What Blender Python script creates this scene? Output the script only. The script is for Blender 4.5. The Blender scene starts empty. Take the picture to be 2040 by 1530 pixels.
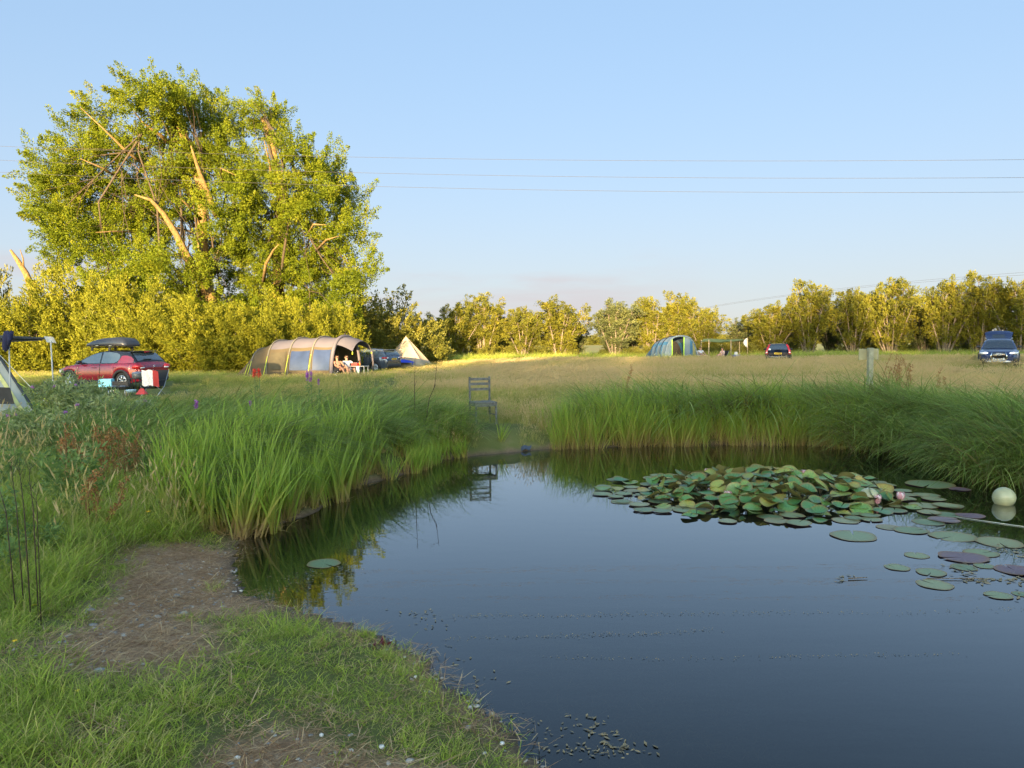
import bpy, bmesh, math, random
import numpy as np
from mathutils import Vector, Matrix, Euler
R = math.radians
random.seed(7)
rng = np.random.default_rng(7)
scene = bpy.context.scene
COL = scene.collection

# ------------------------------------------------------------------ camera
EYE = 1.65                      # eye height above the meadow (z = 0)
FPX = 1533.0                    # focal length in pixels of a 2040 px wide picture
PITCH = math.atan((765 - 683) / FPX)
ROLL = -0.0075
cam_d = bpy.data.cameras.new('camera')
cam = bpy.data.objects.new('camera', cam_d)
COL.objects.link(cam)
scene.camera = cam
cam_d.sensor_width = 36
cam_d.lens = 36 * FPX / 2040
cam_d.clip_start = 0.05
cam_d.clip_end = 3000
FW = Vector((0, math.cos(PITCH), -math.sin(PITCH)))
U0 = Vector((0, math.sin(PITCH), math.cos(PITCH)))
RT = math.cos(ROLL) * Vector((1, 0, 0)) + math.sin(ROLL) * U0
UP = -math.sin(ROLL) * Vector((1, 0, 0)) + math.cos(ROLL) * U0
m = Matrix((RT, UP, -FW)).transposed().to_4x4()
m.translation = (0, 0, EYE)
cam.matrix_world = m

# ------------------------------------------------------------------ sky, sun, exposure
SUN_EL, SUN_AZ = R(6.5), R(11.0)       # low evening sun behind and to the left of the viewer
S = Vector((-math.sin(SUN_AZ) * math.cos(SUN_EL), -math.cos(SUN_AZ) * math.cos(SUN_EL), math.sin(SUN_EL)))
world = bpy.data.worlds.new('World')
scene.world = world
world.use_nodes = True
nt = world.node_tree
nt.nodes.clear()
def wn(t, **k):
    n = nt.nodes.new(t)
    for a, b in k.items():
        setattr(n, a, b)
    return n
def wmath(op, a, b=None):
    n = wn('ShaderNodeMath', operation=op)
    for i, v in enumerate((a, b)):
        if v is None: continue
        if isinstance(v, (int, float)): n.inputs[i].default_value = v
        else: nt.links.new(v, n.inputs[i])
    return n.outputs[0]
sky = wn('ShaderNodeTexSky', sky_type='NISHITA')
sky.sun_disc = False
sky.sun_elevation = SUN_EL
sky.sun_rotation = math.atan2(S.x, S.y)
sky.air_density = 1.0
sky.dust_density = 0.6
sky.ozone_density = 1.6
tc = wn('ShaderNodeTexCoord')
sp = wn('ShaderNodeSeparateXYZ')
nt.links.new(tc.outputs['Generated'], sp.inputs[0])
mp = wn('ShaderNodeMapping')
mp.inputs['Rotation'].default_value = (0, R(-7), 0)
mp.inputs['Scale'].default_value = (3.2, 3.2, 22.0)
mp.inputs['Location'].default_value = (3.1, 0.4, 0.3)
nt.links.new(tc.outputs['Generated'], mp.inputs[0])
nz = wn('ShaderNodeTexNoise')
nz.inputs['Scale'].default_value = 1.0
nz.inputs['Detail'].default_value = 7
nz.inputs['Roughness'].default_value = 0.55
nt.links.new(mp.outputs[0], nz.inputs['Vector'])
cr = wn('ShaderNodeMapRange', interpolation_type='SMOOTHSTEP')
cr.inputs['From Min'].default_value = 0.44
cr.inputs['From Max'].default_value = 0.70
nt.links.new(nz.outputs['Fac'], cr.inputs['Value'])
def band(lo, hi, src):
    n = wn('ShaderNodeMapRange', interpolation_type='SMOOTHSTEP')
    n.inputs['From Min'].default_value = lo
    n.inputs['From Max'].default_value = hi
    nt.links.new(src, n.inputs['Value'])
    return n.outputs[0]
low = wmath('SUBTRACT', 1.0, band(0.075, 0.15, sp.outputs['Z']))     # clouds lie low over the horizon
horiz = wmath('ABSOLUTE', wmath('ADD', sp.outputs['X'], 0.02))
gap = wmath('SUBTRACT', 1.0, band(0.08, 0.30, sp.outputs['X']))
cl = wmath('MULTIPLY', wmath('MULTIPLY', cr.outputs[0], low), gap)
cl = wmath('MULTIPLY', cl, 0.75)
def wmix(f, a, b):
    n = wn('ShaderNodeMixRGB')
    for i, v in enumerate((f, a, b)):
        if isinstance(v, (int, float)): n.inputs[i].default_value = v
        elif isinstance(v, tuple): n.inputs[i].default_value = (*v, 1)
        else: nt.links.new(v, n.inputs[i])
    return n
gm = wn('ShaderNodeGamma')                       # film-like softening of the sky's contrast
gm.inputs[1].default_value = 0.32
nt.links.new(sky.outputs[0], gm.inputs[0])
tint = wmix(1.0, gm.outputs[0], (0.755, 1.02, 1.38)); tint.blend_type = 'MULTIPLY'
veil = wmath('MULTIPLY', wmath('POWER', 2.718, wmath('MULTIPLY', wmath('MAXIMUM', sp.outputs['Z'], 0.0), -7.5)), 0.95)
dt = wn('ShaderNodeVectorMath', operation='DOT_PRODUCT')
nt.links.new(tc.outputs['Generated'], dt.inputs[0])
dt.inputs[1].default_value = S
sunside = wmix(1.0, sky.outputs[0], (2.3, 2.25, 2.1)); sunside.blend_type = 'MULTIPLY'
tint = wmix(band(-0.1, 0.7, dt.outputs['Value']), tint.outputs[0], sunside.outputs[0])      # out-of-view sky towards the sun boosted above its own strength to lift shade
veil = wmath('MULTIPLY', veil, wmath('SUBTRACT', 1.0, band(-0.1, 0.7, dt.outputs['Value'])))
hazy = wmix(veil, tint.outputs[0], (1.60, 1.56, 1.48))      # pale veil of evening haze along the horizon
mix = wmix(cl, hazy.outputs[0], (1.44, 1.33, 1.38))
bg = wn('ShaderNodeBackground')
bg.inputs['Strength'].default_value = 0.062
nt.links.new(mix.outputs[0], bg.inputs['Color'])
wo = wn('ShaderNodeOutputWorld')
nt.links.new(bg.outputs[0], wo.inputs['Surface'])

sun_d = bpy.data.lights.new('sun', 'SUN')
sun_d.energy = 3.7
sun_d.color = (1.0, 0.74, 0.40)
sun_d.angle = R(0.5)
sun = bpy.data.objects.new('sun', sun_d)
COL.objects.link(sun)
sun.rotation_euler = S.to_track_quat('Z', 'Y').to_euler()
sun.location = (-60, -60, 40)
scene.view_settings.view_transform = 'Standard'
scene.view_settings.look = 'None'
scene.view_settings.exposure = 3.0
scene.view_settings.gamma = 1
scene.view_settings.use_curve_mapping = False
scene.render.engine = 'CYCLES'
cy = scene.cycles
cy.max_bounces = 8
cy.diffuse_bounces = 5
cy.glossy_bounces = 3
cy.transmission_bounces = 4
cy.transparent_max_bounces = 8
cy.use_denoising = True
cy.adaptive_threshold = 0.006
cy.caustics_reflective = False
cy.caustics_refractive = False

# ------------------------------------------------------------------ projection helpers
def ray(u, v):
    return (FW + RT * ((u - 1020) / FPX) - UP * ((v - 765) / FPX))
def at_z(u, v, z):
    """where the line of sight through photo pixel (u, v) meets height z"""
    d = ray(u, v)
    t = (z - EYE) / d.z
    return Vector((d.x * t, d.y * t, z))
def at_d(u, v, depth):
    """the point at the given distance ahead on the line of sight through (u, v)"""
    d = ray(u, v)
    t = depth / d.y
    return Vector((d.x * t, depth, EYE + d.z * t))
def to_px(P):
    P = np.asarray(P, float).reshape(-1, 3)
    q = P - np.array([0, 0, EYE])
    zc = q @ np.array(FW)
    zc = np.where(zc < 0.05, 0.05, zc)
    return 1020 + FPX * (q @ np.array(RT)) / zc, 765 - FPX * (q @ np.array(UP)) / zc, q @ np.array(FW)

# ------------------------------------------------------------------ mesh helpers
def new_obj(name, me, parent=None, loc=None, rot=None, label=None, cat=None, group=None, kind=None):
    o = bpy.data.objects.new(name, me)
    COL.objects.link(o)
    if parent is not None: o.parent = parent
    if loc is not None: o.location = loc
    if rot is not None: o.rotation_euler = rot
    if label: o['label'] = label
    if cat: o['category'] = cat
    if group: o['group'] = group
    if kind: o['kind'] = kind
    return o
def thing(name, label, cat, loc=(0, 0, 0), rotz=0.0, group=None):
    o = new_obj(name, None, None, loc, (0, 0, rotz), label, cat, group)
    o.empty_display_size = 0.2
    return o
def copy_tree(o, parent=None):
    c = o.copy()
    COL.objects.link(c)
    if parent is not None:
        c.parent = parent
    for ch in list(o.children):
        copy_tree(ch, c)
    return c

class MB:
    """collects simple shapes into one mesh"""
    def __init__(self):
        self.v, self.f, self.m, self.s = [], [], [], []
    def add(self, vs, fs, mi=0, smooth=False):
        b = len(self.v)
        self.v += [tuple(p) for p in vs]
        for q in fs:
            self.f.append([b + i for i in q]); self.m.append(mi); self.s.append(smooth)
        return self
    def box(self, c, size, mi=0, rz=0.0, M=None):
        hx, hy, hz = size[0] / 2, size[1] / 2, size[2] / 2
        vs = [Vector((x, y, z)) for x in (-hx, hx) for y in (-hy, hy) for z in (-hz, hz)]
        if M is None: M = Matrix.Rotation(rz, 3, 'Z')
        vs = [M @ p + Vector(c) for p in vs]
        return self.add(vs, [(0, 1, 3, 2), (4, 6, 7, 5), (0, 4, 5, 1), (2, 3, 7, 6), (0, 2, 6, 4), (1, 5, 7, 3)], mi)
    def tube(self, pts, r, n=8, mi=0, cap=True, closed=False):
        pts = [Vector(p) for p in pts]
        rs = r if isinstance(r, (list, tuple)) else [r] * len(pts)
        vs, fs = [], []
        N = len(pts)
        ref = None
        for i, p in enumerate(pts):
            if closed: d = pts[(i + 1) % N] - pts[i - 1]
            else: d = pts[min(i + 1, N - 1)] - pts[max(i - 1, 0)]
            d.normalize()
            if ref is None:
                ref = Vector((0, 0, 1)) if abs(d.z) < 0.9 else Vector((1, 0, 0))
            a = d.cross(ref)
            if a.length < 1e-4: a = d.orthogonal()
            a.normalize(); b = d.cross(a); ref = -b if False else ref
            for k in range(n):
                t = 2 * math.pi * k / n
                vs.append(p + (a * math.cos(t) + b * math.sin(t)) * rs[i])
        for i in range(N if closed else N - 1):
            j = (i + 1) % N
            for k in range(n):
                k2 = (k + 1) % n
                fs.append((i * n + k, i * n + k2, j * n + k2, j * n + k))
        if cap and not closed:
            fs.append(tuple(range(n - 1, -1, -1)))
            fs.append(tuple((N - 1) * n + k for k in range(n)))
        return self.add(vs, fs, mi, True)
    def lathe(self, prof, n=16, mi=0, M=None, c=(0, 0, 0)):
        """profile of (radius, height) turned round the local z axis"""
        vs, fs = [], []
        for (r, z) in prof:
            for k in range(n):
                t = 2 * math.pi * k / n
                vs.append(Vector((r * math.cos(t), r * math.sin(t), z)))
        for i in range(len(prof) - 1):
            for k in range(n):
                k2 = (k + 1) % n
                fs.append((i * n + k, i * n + k2, (i + 1) * n + k2, (i + 1) * n + k))
        if M is not None: vs = [M @ p for p in vs]
        vs = [p + Vector(c) for p in vs]
        return self.add(vs, fs, mi, True)
    def grid(self, rows, mi=0, smooth=True, flip=False, wrap=False):
        """rows of equally many points"""
        n = len(rows[0]); vs = [p for r in rows for p in r]; fs = []
        for i in range(len(rows) - 1):
            for k in range(n if wrap else n - 1):
                k2 = (k + 1) % n
                q = (i * n + k, i * n + k2, (i + 1) * n + k2, (i + 1) * n + k)
                fs.append(q[::-1] if flip else q)
        return self.add(vs, fs, mi, smooth)
    def prism(self, poly, h, mi=0, M=None, c=(0, 0, 0)):
        """flat polygon (x, y) given the height h along local z"""
        n = len(poly)
        vs = [Vector((x, y, 0)) for x, y in poly] + [Vector((x, y, h)) for x, y in poly]
        fs = [tuple(range(n - 1, -1, -1)), tuple(range(n, 2 * n))]
        fs += [(i, (i + 1) % n, n + (i + 1) % n, n + i) for i in range(n)]
        if M is not None: vs = [M @ p for p in vs]
        return self.add([p + Vector(c) for p in vs], fs, mi)
    def mesh(self, name, mats):
        me = bpy.data.meshes.new(name)
        me.from_pydata(self.v, [], self.f)
        for mm in (mats if isinstance(mats, (list, tuple)) else [mats]):
            me.materials.append(mm)
        me.polygons.foreach_set('material_index', self.m)
        me.polygons.foreach_set('use_smooth', self.s)
        me.update()
        return me
    def build(self, name, mats, parent=None, **k):
        return new_obj(name, self.mesh(name, mats), parent, **k)
def bevel(o, w=0.01, seg=2):
    b = o.modifiers.new('bevel', 'BEVEL'); b.width = w; b.segments = seg; b.limit_method = 'ANGLE'; b.angle_limit = R(40)
    return o
def np_mesh(name, V, F, mats, attrs=None, mi=None, smooth=False):
    V = np.asarray(V, np.float32); F = np.asarray(F, np.int32); k = F.shape[1]
    me = bpy.data.meshes.new(name)
    me.vertices.add(len(V)); me.vertices.foreach_set('co', V.ravel())
    me.loops.add(F.size); me.loops.foreach_set('vertex_index', F.ravel())
    me.polygons.add(len(F)); me.polygons.foreach_set('loop_start', np.arange(0, F.size, k, dtype=np.int32))
    for mm in (mats if isinstance(mats, (list, tuple)) else [mats]):
        me.materials.append(mm)
    if mi is not None: me.polygons.foreach_set('material_index', np.asarray(mi, np.int32))
    if smooth: me.polygons.foreach_set('use_smooth', np.ones(len(F), bool))
    for n, a in (attrs or {}).items():
        at = me.attributes.new(n, 'FLOAT', 'POINT'); at.data.foreach_set('value', np.asarray(a, np.float32))
    me.update(calc_edges=True)
    return me

# ------------------------------------------------------------------ materials
MATS = {}
def mat(name, col, rough=0.6, metal=0.0, var=0.12, scale=8.0, bump=0.0, spec=0.4, coat=0.0, trans=0.0, emit=None):
    """principled surface whose colour is broken up by object-space noise"""
    if name in MATS: return MATS[name]
    mt = bpy.data.materials.new(name); mt.use_nodes = True
    n = mt.node_tree.nodes; l = mt.node_tree.links
    b = n['Principled BSDF']
    b.inputs['Roughness'].default_value = rough
    b.inputs['Metallic'].default_value = metal
    b.inputs['Specular IOR Level'].default_value = spec
    b.inputs['Coat Weight'].default_value = coat
    b.inputs['Coat Roughness'].default_value = 0.05
    t = n.new('ShaderNodeTexCoord')
    z = n.new('ShaderNodeTexNoise'); z.inputs['Scale'].default_value = scale; z.inputs['Detail'].default_value = 5
    l.new(t.outputs['Object'], z.inputs['Vector'])
    r = n.new('ShaderNodeValToRGB')
    c = Vector(col)
    r.color_ramp.elements[0].position = 0.3
    r.color_ramp.elements[1].position = 0.7
    r.color_ramp.elements[0].color = (*(c * (1 - var)), 1)
    r.color_ramp.elements[1].color = (*(c * (1 + var)), 1)
    l.new(z.outputs['Fac'], r.inputs[0])
    l.new(r.outputs[0], b.inputs['Base Color'])
    if bump:
        bp = n.new('ShaderNodeBump'); bp.inputs['Strength'].default_value = bump; bp.inputs['Distance'].default_value = 0.02
        l.new(z.outputs['Fac'], bp.inputs['Height']); l.new(bp.outputs[0], b.inputs['Normal'])
    if trans:
        tr = n.new('ShaderNodeBsdfTranslucent'); l.new(r.outputs[0], tr.inputs['Color'])
        mx = n.new('ShaderNodeMixShader'); mx.inputs[0].default_value = trans
        l.new(b.outputs[0], mx.inputs[1]); l.new(tr.outputs[0], mx.inputs[2])
        l.new(mx.outputs[0], n['Material Output'].inputs['Surface'])
    if emit:
        b.inputs['Emission Color'].default_value = (*emit[0], 1); b.inputs['Emission Strength'].default_value = emit[1]
    MATS[name] = mt
    return mt
def leaf_mat(name, stops, trans=0.35, rough=0.5, spec=0.25, attr='tint', inst=True, noise=0.6, nscale=0.5):
    """plant surface: colour runs through stops along the per-leaf tint (plus instance tint and world noise)"""
    if name in MATS: return MATS[name]
    mt = bpy.data.materials.new(name); mt.use_nodes = True
    n = mt.node_tree.nodes; l = mt.node_tree.links
    b = n['Principled BSDF']; b.inputs['Roughness'].default_value = rough; b.inputs['Specular IOR Level'].default_value = spec
    a = n.new('ShaderNodeAttribute'); a.attribute_name = attr
    src = a.outputs['Fac']
    def mth(op, p, q):
        k = n.new('ShaderNodeMath'); k.operation = op
        for i, v in enumerate((p, q)):
            if isinstance(v, (int, float)): k.inputs[i].default_value = v
            else: l.new(v, k.inputs[i])
        return k.outputs[0]
    if inst:
        ia = n.new('ShaderNodeAttribute'); ia.attribute_type = 'INSTANCER'; ia.attribute_name = 'shift'
        src = mth('ADD', src, ia.outputs['Fac'])
    if noise:
        g = n.new('ShaderNodeNewGeometry')
        z = n.new('ShaderNodeTexNoise'); z.inputs['Scale'].default_value = nscale; z.inputs['Detail'].default_value = 3
        l.new(g.outputs['Position'], z.inputs['Vector'])
        src = mth('ADD', src, mth('MULTIPLY', mth('SUBTRACT', z.outputs['Fac'], 0.5), noise))
    r = n.new('ShaderNodeValToRGB')
    el = r.color_ramp.elements
    while len(el) < len(stops): el.new(0.5)
    for e, (p, c) in zip(el, stops):
        e.position = p; e.color = (*c, 1)
    l.new(src, r.inputs[0])
    l.new(r.outputs[0], b.inputs['Base Color'])
    tr = n.new('ShaderNodeBsdfTranslucent'); l.new(r.outputs[0], tr.inputs['Color'])
    mx = n.new('ShaderNodeMixShader'); mx.inputs[0].default_value = trans
    l.new(b.outputs[0], mx.inputs[1]); l.new(tr.outputs[0], mx.inputs[2])
    l.new(mx.outputs[0], n['Material Output'].inputs['Surface'])
    MATS[name] = mt
    return mt

# ------------------------------------------------------------------ noise and polygons
def vnoise(x, y, seed=0):
    x = np.asarray(x, float); y = np.asarray(y, float)
    xi = np.floor(x).astype(np.int64); yi = np.floor(y).astype(np.int64)
    fx = x - xi; fy = y - yi
    fx = fx * fx * (3 - 2 * fx); fy = fy * fy * (3 - 2 * fy)
    def h(a, b):
        k = (a * 374761393 + b * 668265263 + seed * 974634541) & 0xFFFFFFFF
        k = ((k ^ (k >> 13)) * 1274126177) & 0xFFFFFFFF
        return ((k ^ (k >> 16)) & 0xFFFF) / 65535.0
    return (h(xi, yi) * (1 - fx) + h(xi + 1, yi) * fx) * (1 - fy) + (h(xi, yi + 1) * (1 - fx) + h(xi + 1, yi + 1) * fx) * fy
def fbm(x, y, seed=0, oct=3):
    s = 0; a = 0.5; t = 0
    for i in range(oct):
        s = s + a * vnoise(x * 2 ** i, y * 2 ** i, seed + i); t += a; a *= 0.5
    return s / t
def poly_sd(x, y, poly):
    """signed distance to a closed polygon, positive outside"""
    x = np.asarray(x, float); y = np.asarray(y, float)
    P = np.asarray(poly, float)
    d2 = np.full(x.shape, 1e18); ins = np.zeros(x.shape, bool)
    for i in range(len(P)):
        a = P[i - 1]; b = P[i]
        e = b - a
        wx = x - a[0]; wy = y - a[1]
        t = np.clip((wx * e[0] + wy * e[1]) / max(e @ e, 1e-12), 0, 1)
        d2 = np.minimum(d2, (wx - t * e[0]) ** 2 + (wy - t * e[1]) ** 2)
        c = (a[1] > y) != (b[1] > y)
        if b[1] != a[1]:
            ins ^= c & (x < (b[0] - a[0]) * (y - a[1]) / (b[1] - a[1]) + a[0])
    d = np.sqrt(d2)
    return np.where(ins, -d, d)
def sstep(a, b, x):
    t = np.clip((x - a) / (b - a), 0, 1)
    return t * t * (3 - 2 * t)
# ================================================================== THE LAND
WZ = -0.35                                          # water level
def wpx(pts, z=WZ):
    return [tuple(at_z(u, v, z).xy) for u, v in pts]
SHORE = wpx([(1130, 1590), (1090, 1530), (1040, 1492), (1010, 1450), (960, 1402), (905, 1362), (850, 1312), (792, 1282), (705, 1246), (612, 1216),
             (545, 1200), (490, 1182), (470, 1140), (476, 1100), (500, 1068), (560, 1048), (640, 1022), (690, 977), (760, 960),
             (830, 940), (880, 918), (960, 907), (1040, 901), (1120, 893), (1200, 892), (1300, 889), (1400, 887), (1500, 887),
             (1600, 887), (1700, 894), (1780, 903), (1860, 914), (1910, 932), (1950, 958), (2040, 968)])
SHORE += [(7.6, 9.3), (8.6, 8.2), (9.6, 6.5), (10.2, 4.0), (9.4, 1.4), (7, -0.6), (4, -1.6), (1.8, -0.8), (0.55, 1.2), (0.2, 2.3)]
PATH = wpx([(290, 1090), (360, 1072), (470, 1066), (500, 1120), (500, 1200), (430, 1200), (385, 1218), (390, 1300), (345, 1345), (210, 1362),
            (110, 1375), (165, 1290), (212, 1220), (235, 1150)], -0.18)
BARE = wpx([(420, 1545), (455, 1462), (590, 1432), (760, 1462), (900, 1492), (990, 1510), (1060, 1560), (700, 1640)], -0.14)
TRACK = [(-2.2, 17.5), (-4.5, 30), (-3.0, 46), (2, 52), (2, 54.5), (-5, 48), (-6.6, 31), (-3.6, 18)]

def shore_d(x, y):
    return poly_sd(x, y, SHORE) + 0.10 * (fbm(x * 2.3, y * 2.3, 5, 3) - 0.5) + 0.05 * (fbm(x * 5, y * 5, 15, 2) - 0.5)
def height(x, y):
    x = np.asarray(x, float); y = np.asarray(y, float)
    sd = shore_d(x, y)
    near = sstep(9.5, 6.0, y)                               # low shore at the viewer's feet, steep banks across
    w = 0.85 + 2.1 * near
    land = WZ - 0.03 + (0.38) * sstep(-0.05, 1.0, sd / w) ** 0.8 + 0.03 * near
    bed = WZ - 0.03 - 0.75 * sstep(0, 1, -sd / 2.6)
    z = np.where(sd > 0, land, bed)
    far = sstep(3, 16, sd)
    z = z + far * 0.14 * (fbm(x * 0.06 + 3, y * 0.06, 9, 2) - 0.5) * 2
    z = z + np.where(sd > 0, sstep(0.0, 0.5, sd) * 0.035 * (fbm(x * 3, y * 3, 2, 3) - 0.5) * 2, 0)
    z = z - 0.22 * np.exp(-(((x + 9) / 9) ** 2 + ((y - 51) / 8) ** 2)) + 0.10 * np.exp(-(((x - 26.5) / 8) ** 2 + ((y - 42.5) / 8) ** 2)) \
          + 0.09 * np.exp(-(((x + 16) / 5) ** 2 + ((y - 30) / 7) ** 2))
    return z
def hz(x, y):
    return float(height(np.array([x]), np.array([y]))[0])
def dirt_mask(x, y):
    n = fbm(x * 4, y * 4, 21, 3) - 0.5
    d1 = poly_sd(x, y, PATH) + n * 0.45
    d2 = poly_sd(x, y, BARE) + n * 0.5
    a = 1 - sstep(-0.05, 0.22, d1)
    b = 0.9 * (1 - sstep(-0.14, 0.16, d2))
    sd = shore_d(x, y)
    c = (1 - sstep(0.06, 0.26, sd + n * 0.3))
    return np.maximum(np.maximum(a, b), c)

def axis(*segs):
    out = []
    for a, b, n in segs: out += list(np.linspace(a, b, n, endpoint=False))
    return np.array(out + [segs[-1][1]])
gx = axis((-900, -200, 8), (-200, -30, 22), (-30, -6.5, 40), (-6.5, 4, 118), (4, 13, 48), (13, 40, 34), (40, 200, 22), (200, 900, 8))
gy = axis((-120, -4, 14), (-4, 2, 20), (2, 9, 84), (9, 19, 62), (19, 85, 66), (85, 300, 18), (300, 1600, 10))
GX, GY = np.meshgrid(gx, gy)
GZ = height(GX.ravel(), GY.ravel())
V = np.stack([GX.ravel(), GY.ravel(), GZ], 1)
nx, ny = len(gx), len(gy)
ii = (np.arange(ny - 1)[:, None] * nx + np.arange(nx - 1)[None]).ravel()
F = np.stack([ii, ii + 1, ii + 1 + nx, ii + nx], 1)
sdg = shore_d(V[:, 0], V[:, 1])
dirt = dirt_mask(V[:, 0], V[:, 1])
field = sstep(84, 95, V[:, 1] + 0.15 * V[:, 0])
wet = 1 - sstep(-0.02, 0.22, sdg)

def ground_material():
    mt = bpy.data.materials.new('ground'); mt.use_nodes = True
    n = mt.node_tree.nodes; l = mt.node_tree.links
    b = n['Principled BSDF']; b.inputs['Specular IOR Level'].default_value = 0.25
    g = n.new('ShaderNodeNewGeometry')
    def noise(s, d=6, r=0.6):
        z = n.new('ShaderNodeTexNoise'); z.inputs['Scale'].default_value = s; z.inputs['Detail'].default_value = d; z.inputs['Roughness'].default_value = r
        l.new(g.outputs['Position'], z.inputs['Vector']); return z.outputs['Fac']
    def ramp(src, *st):
        r = n.new('ShaderNodeValToRGB'); el = r.color_ramp.elements
        while len(el) < len(st): el.new(0.5)
        for e, (p, c) in zip(el, st): e.position = p; e.color = (*c, 1)
        l.new(src, r.inputs[0]); return r.outputs[0]
    def mixc(f, a, c):
        m_ = n.new('ShaderNodeMixRGB'); l.new(f, m_.inputs[0]); l.new(a, m_.inputs[1]); l.new(c, m_.inputs[2]); return m_.outputs[0]
    def at(nm):
        a = n.new('ShaderNodeAttribute'); a.attribute_name = nm; return a.outputs['Fac']
    turf = ramp(noise(1.3), (0.3, (0.09, 0.11, 0.025)), (0.55, (0.14, 0.15, 0.04)), (0.75, (0.22, 0.18, 0.08)))
    soil = ramp(noise(26, 8, 0.75), (0.25, (0.16, 0.09, 0.048)), (0.5, (0.36, 0.225, 0.13)), (0.72, (0.58, 0.41, 0.26)))
    stub = ramp(noise(0.02, 4), (0.3, (0.30, 0.22, 0.08)), (0.7, (0.22, 0.24, 0.07)))
    mud = ramp(noise(18), (0.3, (0.022, 0.015, 0.010)), (0.7, (0.065, 0.045, 0.032)))
    c = mixc(at('dirt'), turf, soil)
    c = mixc(at('field'), c, stub)
    c = mixc(at('wet'), c, mud)
    l.new(c, b.inputs['Base Color'])
    w = n.new('ShaderNodeMapRange'); w.inputs['To Min'].default_value = 0.95; w.inputs['To Max'].default_value = 0.5
    l.new(at('wet'), w.inputs['Value']); l.new(w.outputs[0], b.inputs['Roughness'])
    bp = n.new('ShaderNodeBump'); bp.inputs['Strength'].default_value = 0.9; bp.inputs['Distance'].default_value = 0.03
    l.new(noise(45, 6, 0.7), bp.inputs['Height']); l.new(bp.outputs[0], b.inputs['Normal'])
    return mt
new_obj('ground', np_mesh('ground', V, F, ground_material(), {'dirt': dirt, 'field': field, 'wet': wet}, smooth=True), kind='structure',
        label='grassy meadow ground sloping down to the pond')

def water_material():
    mt = bpy.data.materials.new('pond_water'); mt.use_nodes = True
    n = mt.node_tree.nodes; l = mt.node_tree.links
    n.remove(n['Principled BSDF'])
    g = n.new('ShaderNodeNewGeometry')
    mp_ = n.new('ShaderNodeMapping'); mp_.inputs['Scale'].default_value = (0.8, 2.6, 1)
    l.new(g.outputs['Position'], mp_.inputs[0])
    z = n.new('ShaderNodeTexNoise'); z.inputs['Scale'].default_value = 2.2; z.inputs['Detail'].default_value = 3
    l.new(mp_.outputs[0], z.inputs['Vector'])
    bp = n.new('ShaderNodeBump'); bp.inputs['Strength'].default_value = 0.016; bp.inputs['Distance'].default_value = 0.04
    l.new(z.outputs['Fac'], bp.inputs['Height'])
    lw_ = n.new('ShaderNodeLayerWeight'); lw_.inputs['Blend'].default_value = 0.5
    l.new(bp.outputs[0], lw_.inputs['Normal'])
    pw = n.new('ShaderNodeMath'); pw.operation = 'POWER'; pw.inputs[1].default_value = 4.0
    l.new(lw_.outputs['Facing'], pw.inputs[0])
    fr = n.new('ShaderNodeMath'); fr.operation = 'MULTIPLY_ADD'; fr.inputs[1].default_value = 0.98; fr.inputs[2].default_value = 0.02
    l.new(pw.outputs[0], fr.inputs[0])
    gl = n.new('ShaderNodeBsdfGlossy'); gl.inputs['Roughness'].default_value = 0.012; gl.inputs['Color'].default_value = (0.97, 1.0, 1.02, 1)
    l.new(bp.outputs[0], gl.inputs['Normal'])
    tr = n.new('ShaderNodeBsdfTransparent'); tr.inputs['Color'].default_value = (0.42, 0.44, 0.36, 1)
    df = n.new('ShaderNodeBsdfDiffuse'); df.inputs['Color'].default_value = (0.004, 0.006, 0.005, 1)   # peaty, slightly milky water
    ms = n.new('ShaderNodeMixShader'); ms.inputs[0].default_value = 0.6
    l.new(tr.outputs[0], ms.inputs[1]); l.new(df.outputs[0], ms.inputs[2])
    mx = n.new('ShaderNodeMixShader')
    l.new(fr.outputs[0], mx.inputs[0]); l.new(ms.outputs[0], mx.inputs[1]); l.new(gl.outputs[0], mx.inputs[2])
    l.new(mx.outputs[0], n['Material Output'].inputs['Surface'])
    return mt
mb = MB()
ang = [tuple(p) for p in SHORE]
wx = np.linspace(-3.5, 11.5, 16); wy = np.linspace(-3, 17, 20)
mb.grid([[(x, y, WZ) for x in wx] for y in wy], smooth=True)
mb.build('pond_water', water_material(), kind='structure', label='still dark pond mirroring the blue sky')

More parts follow.
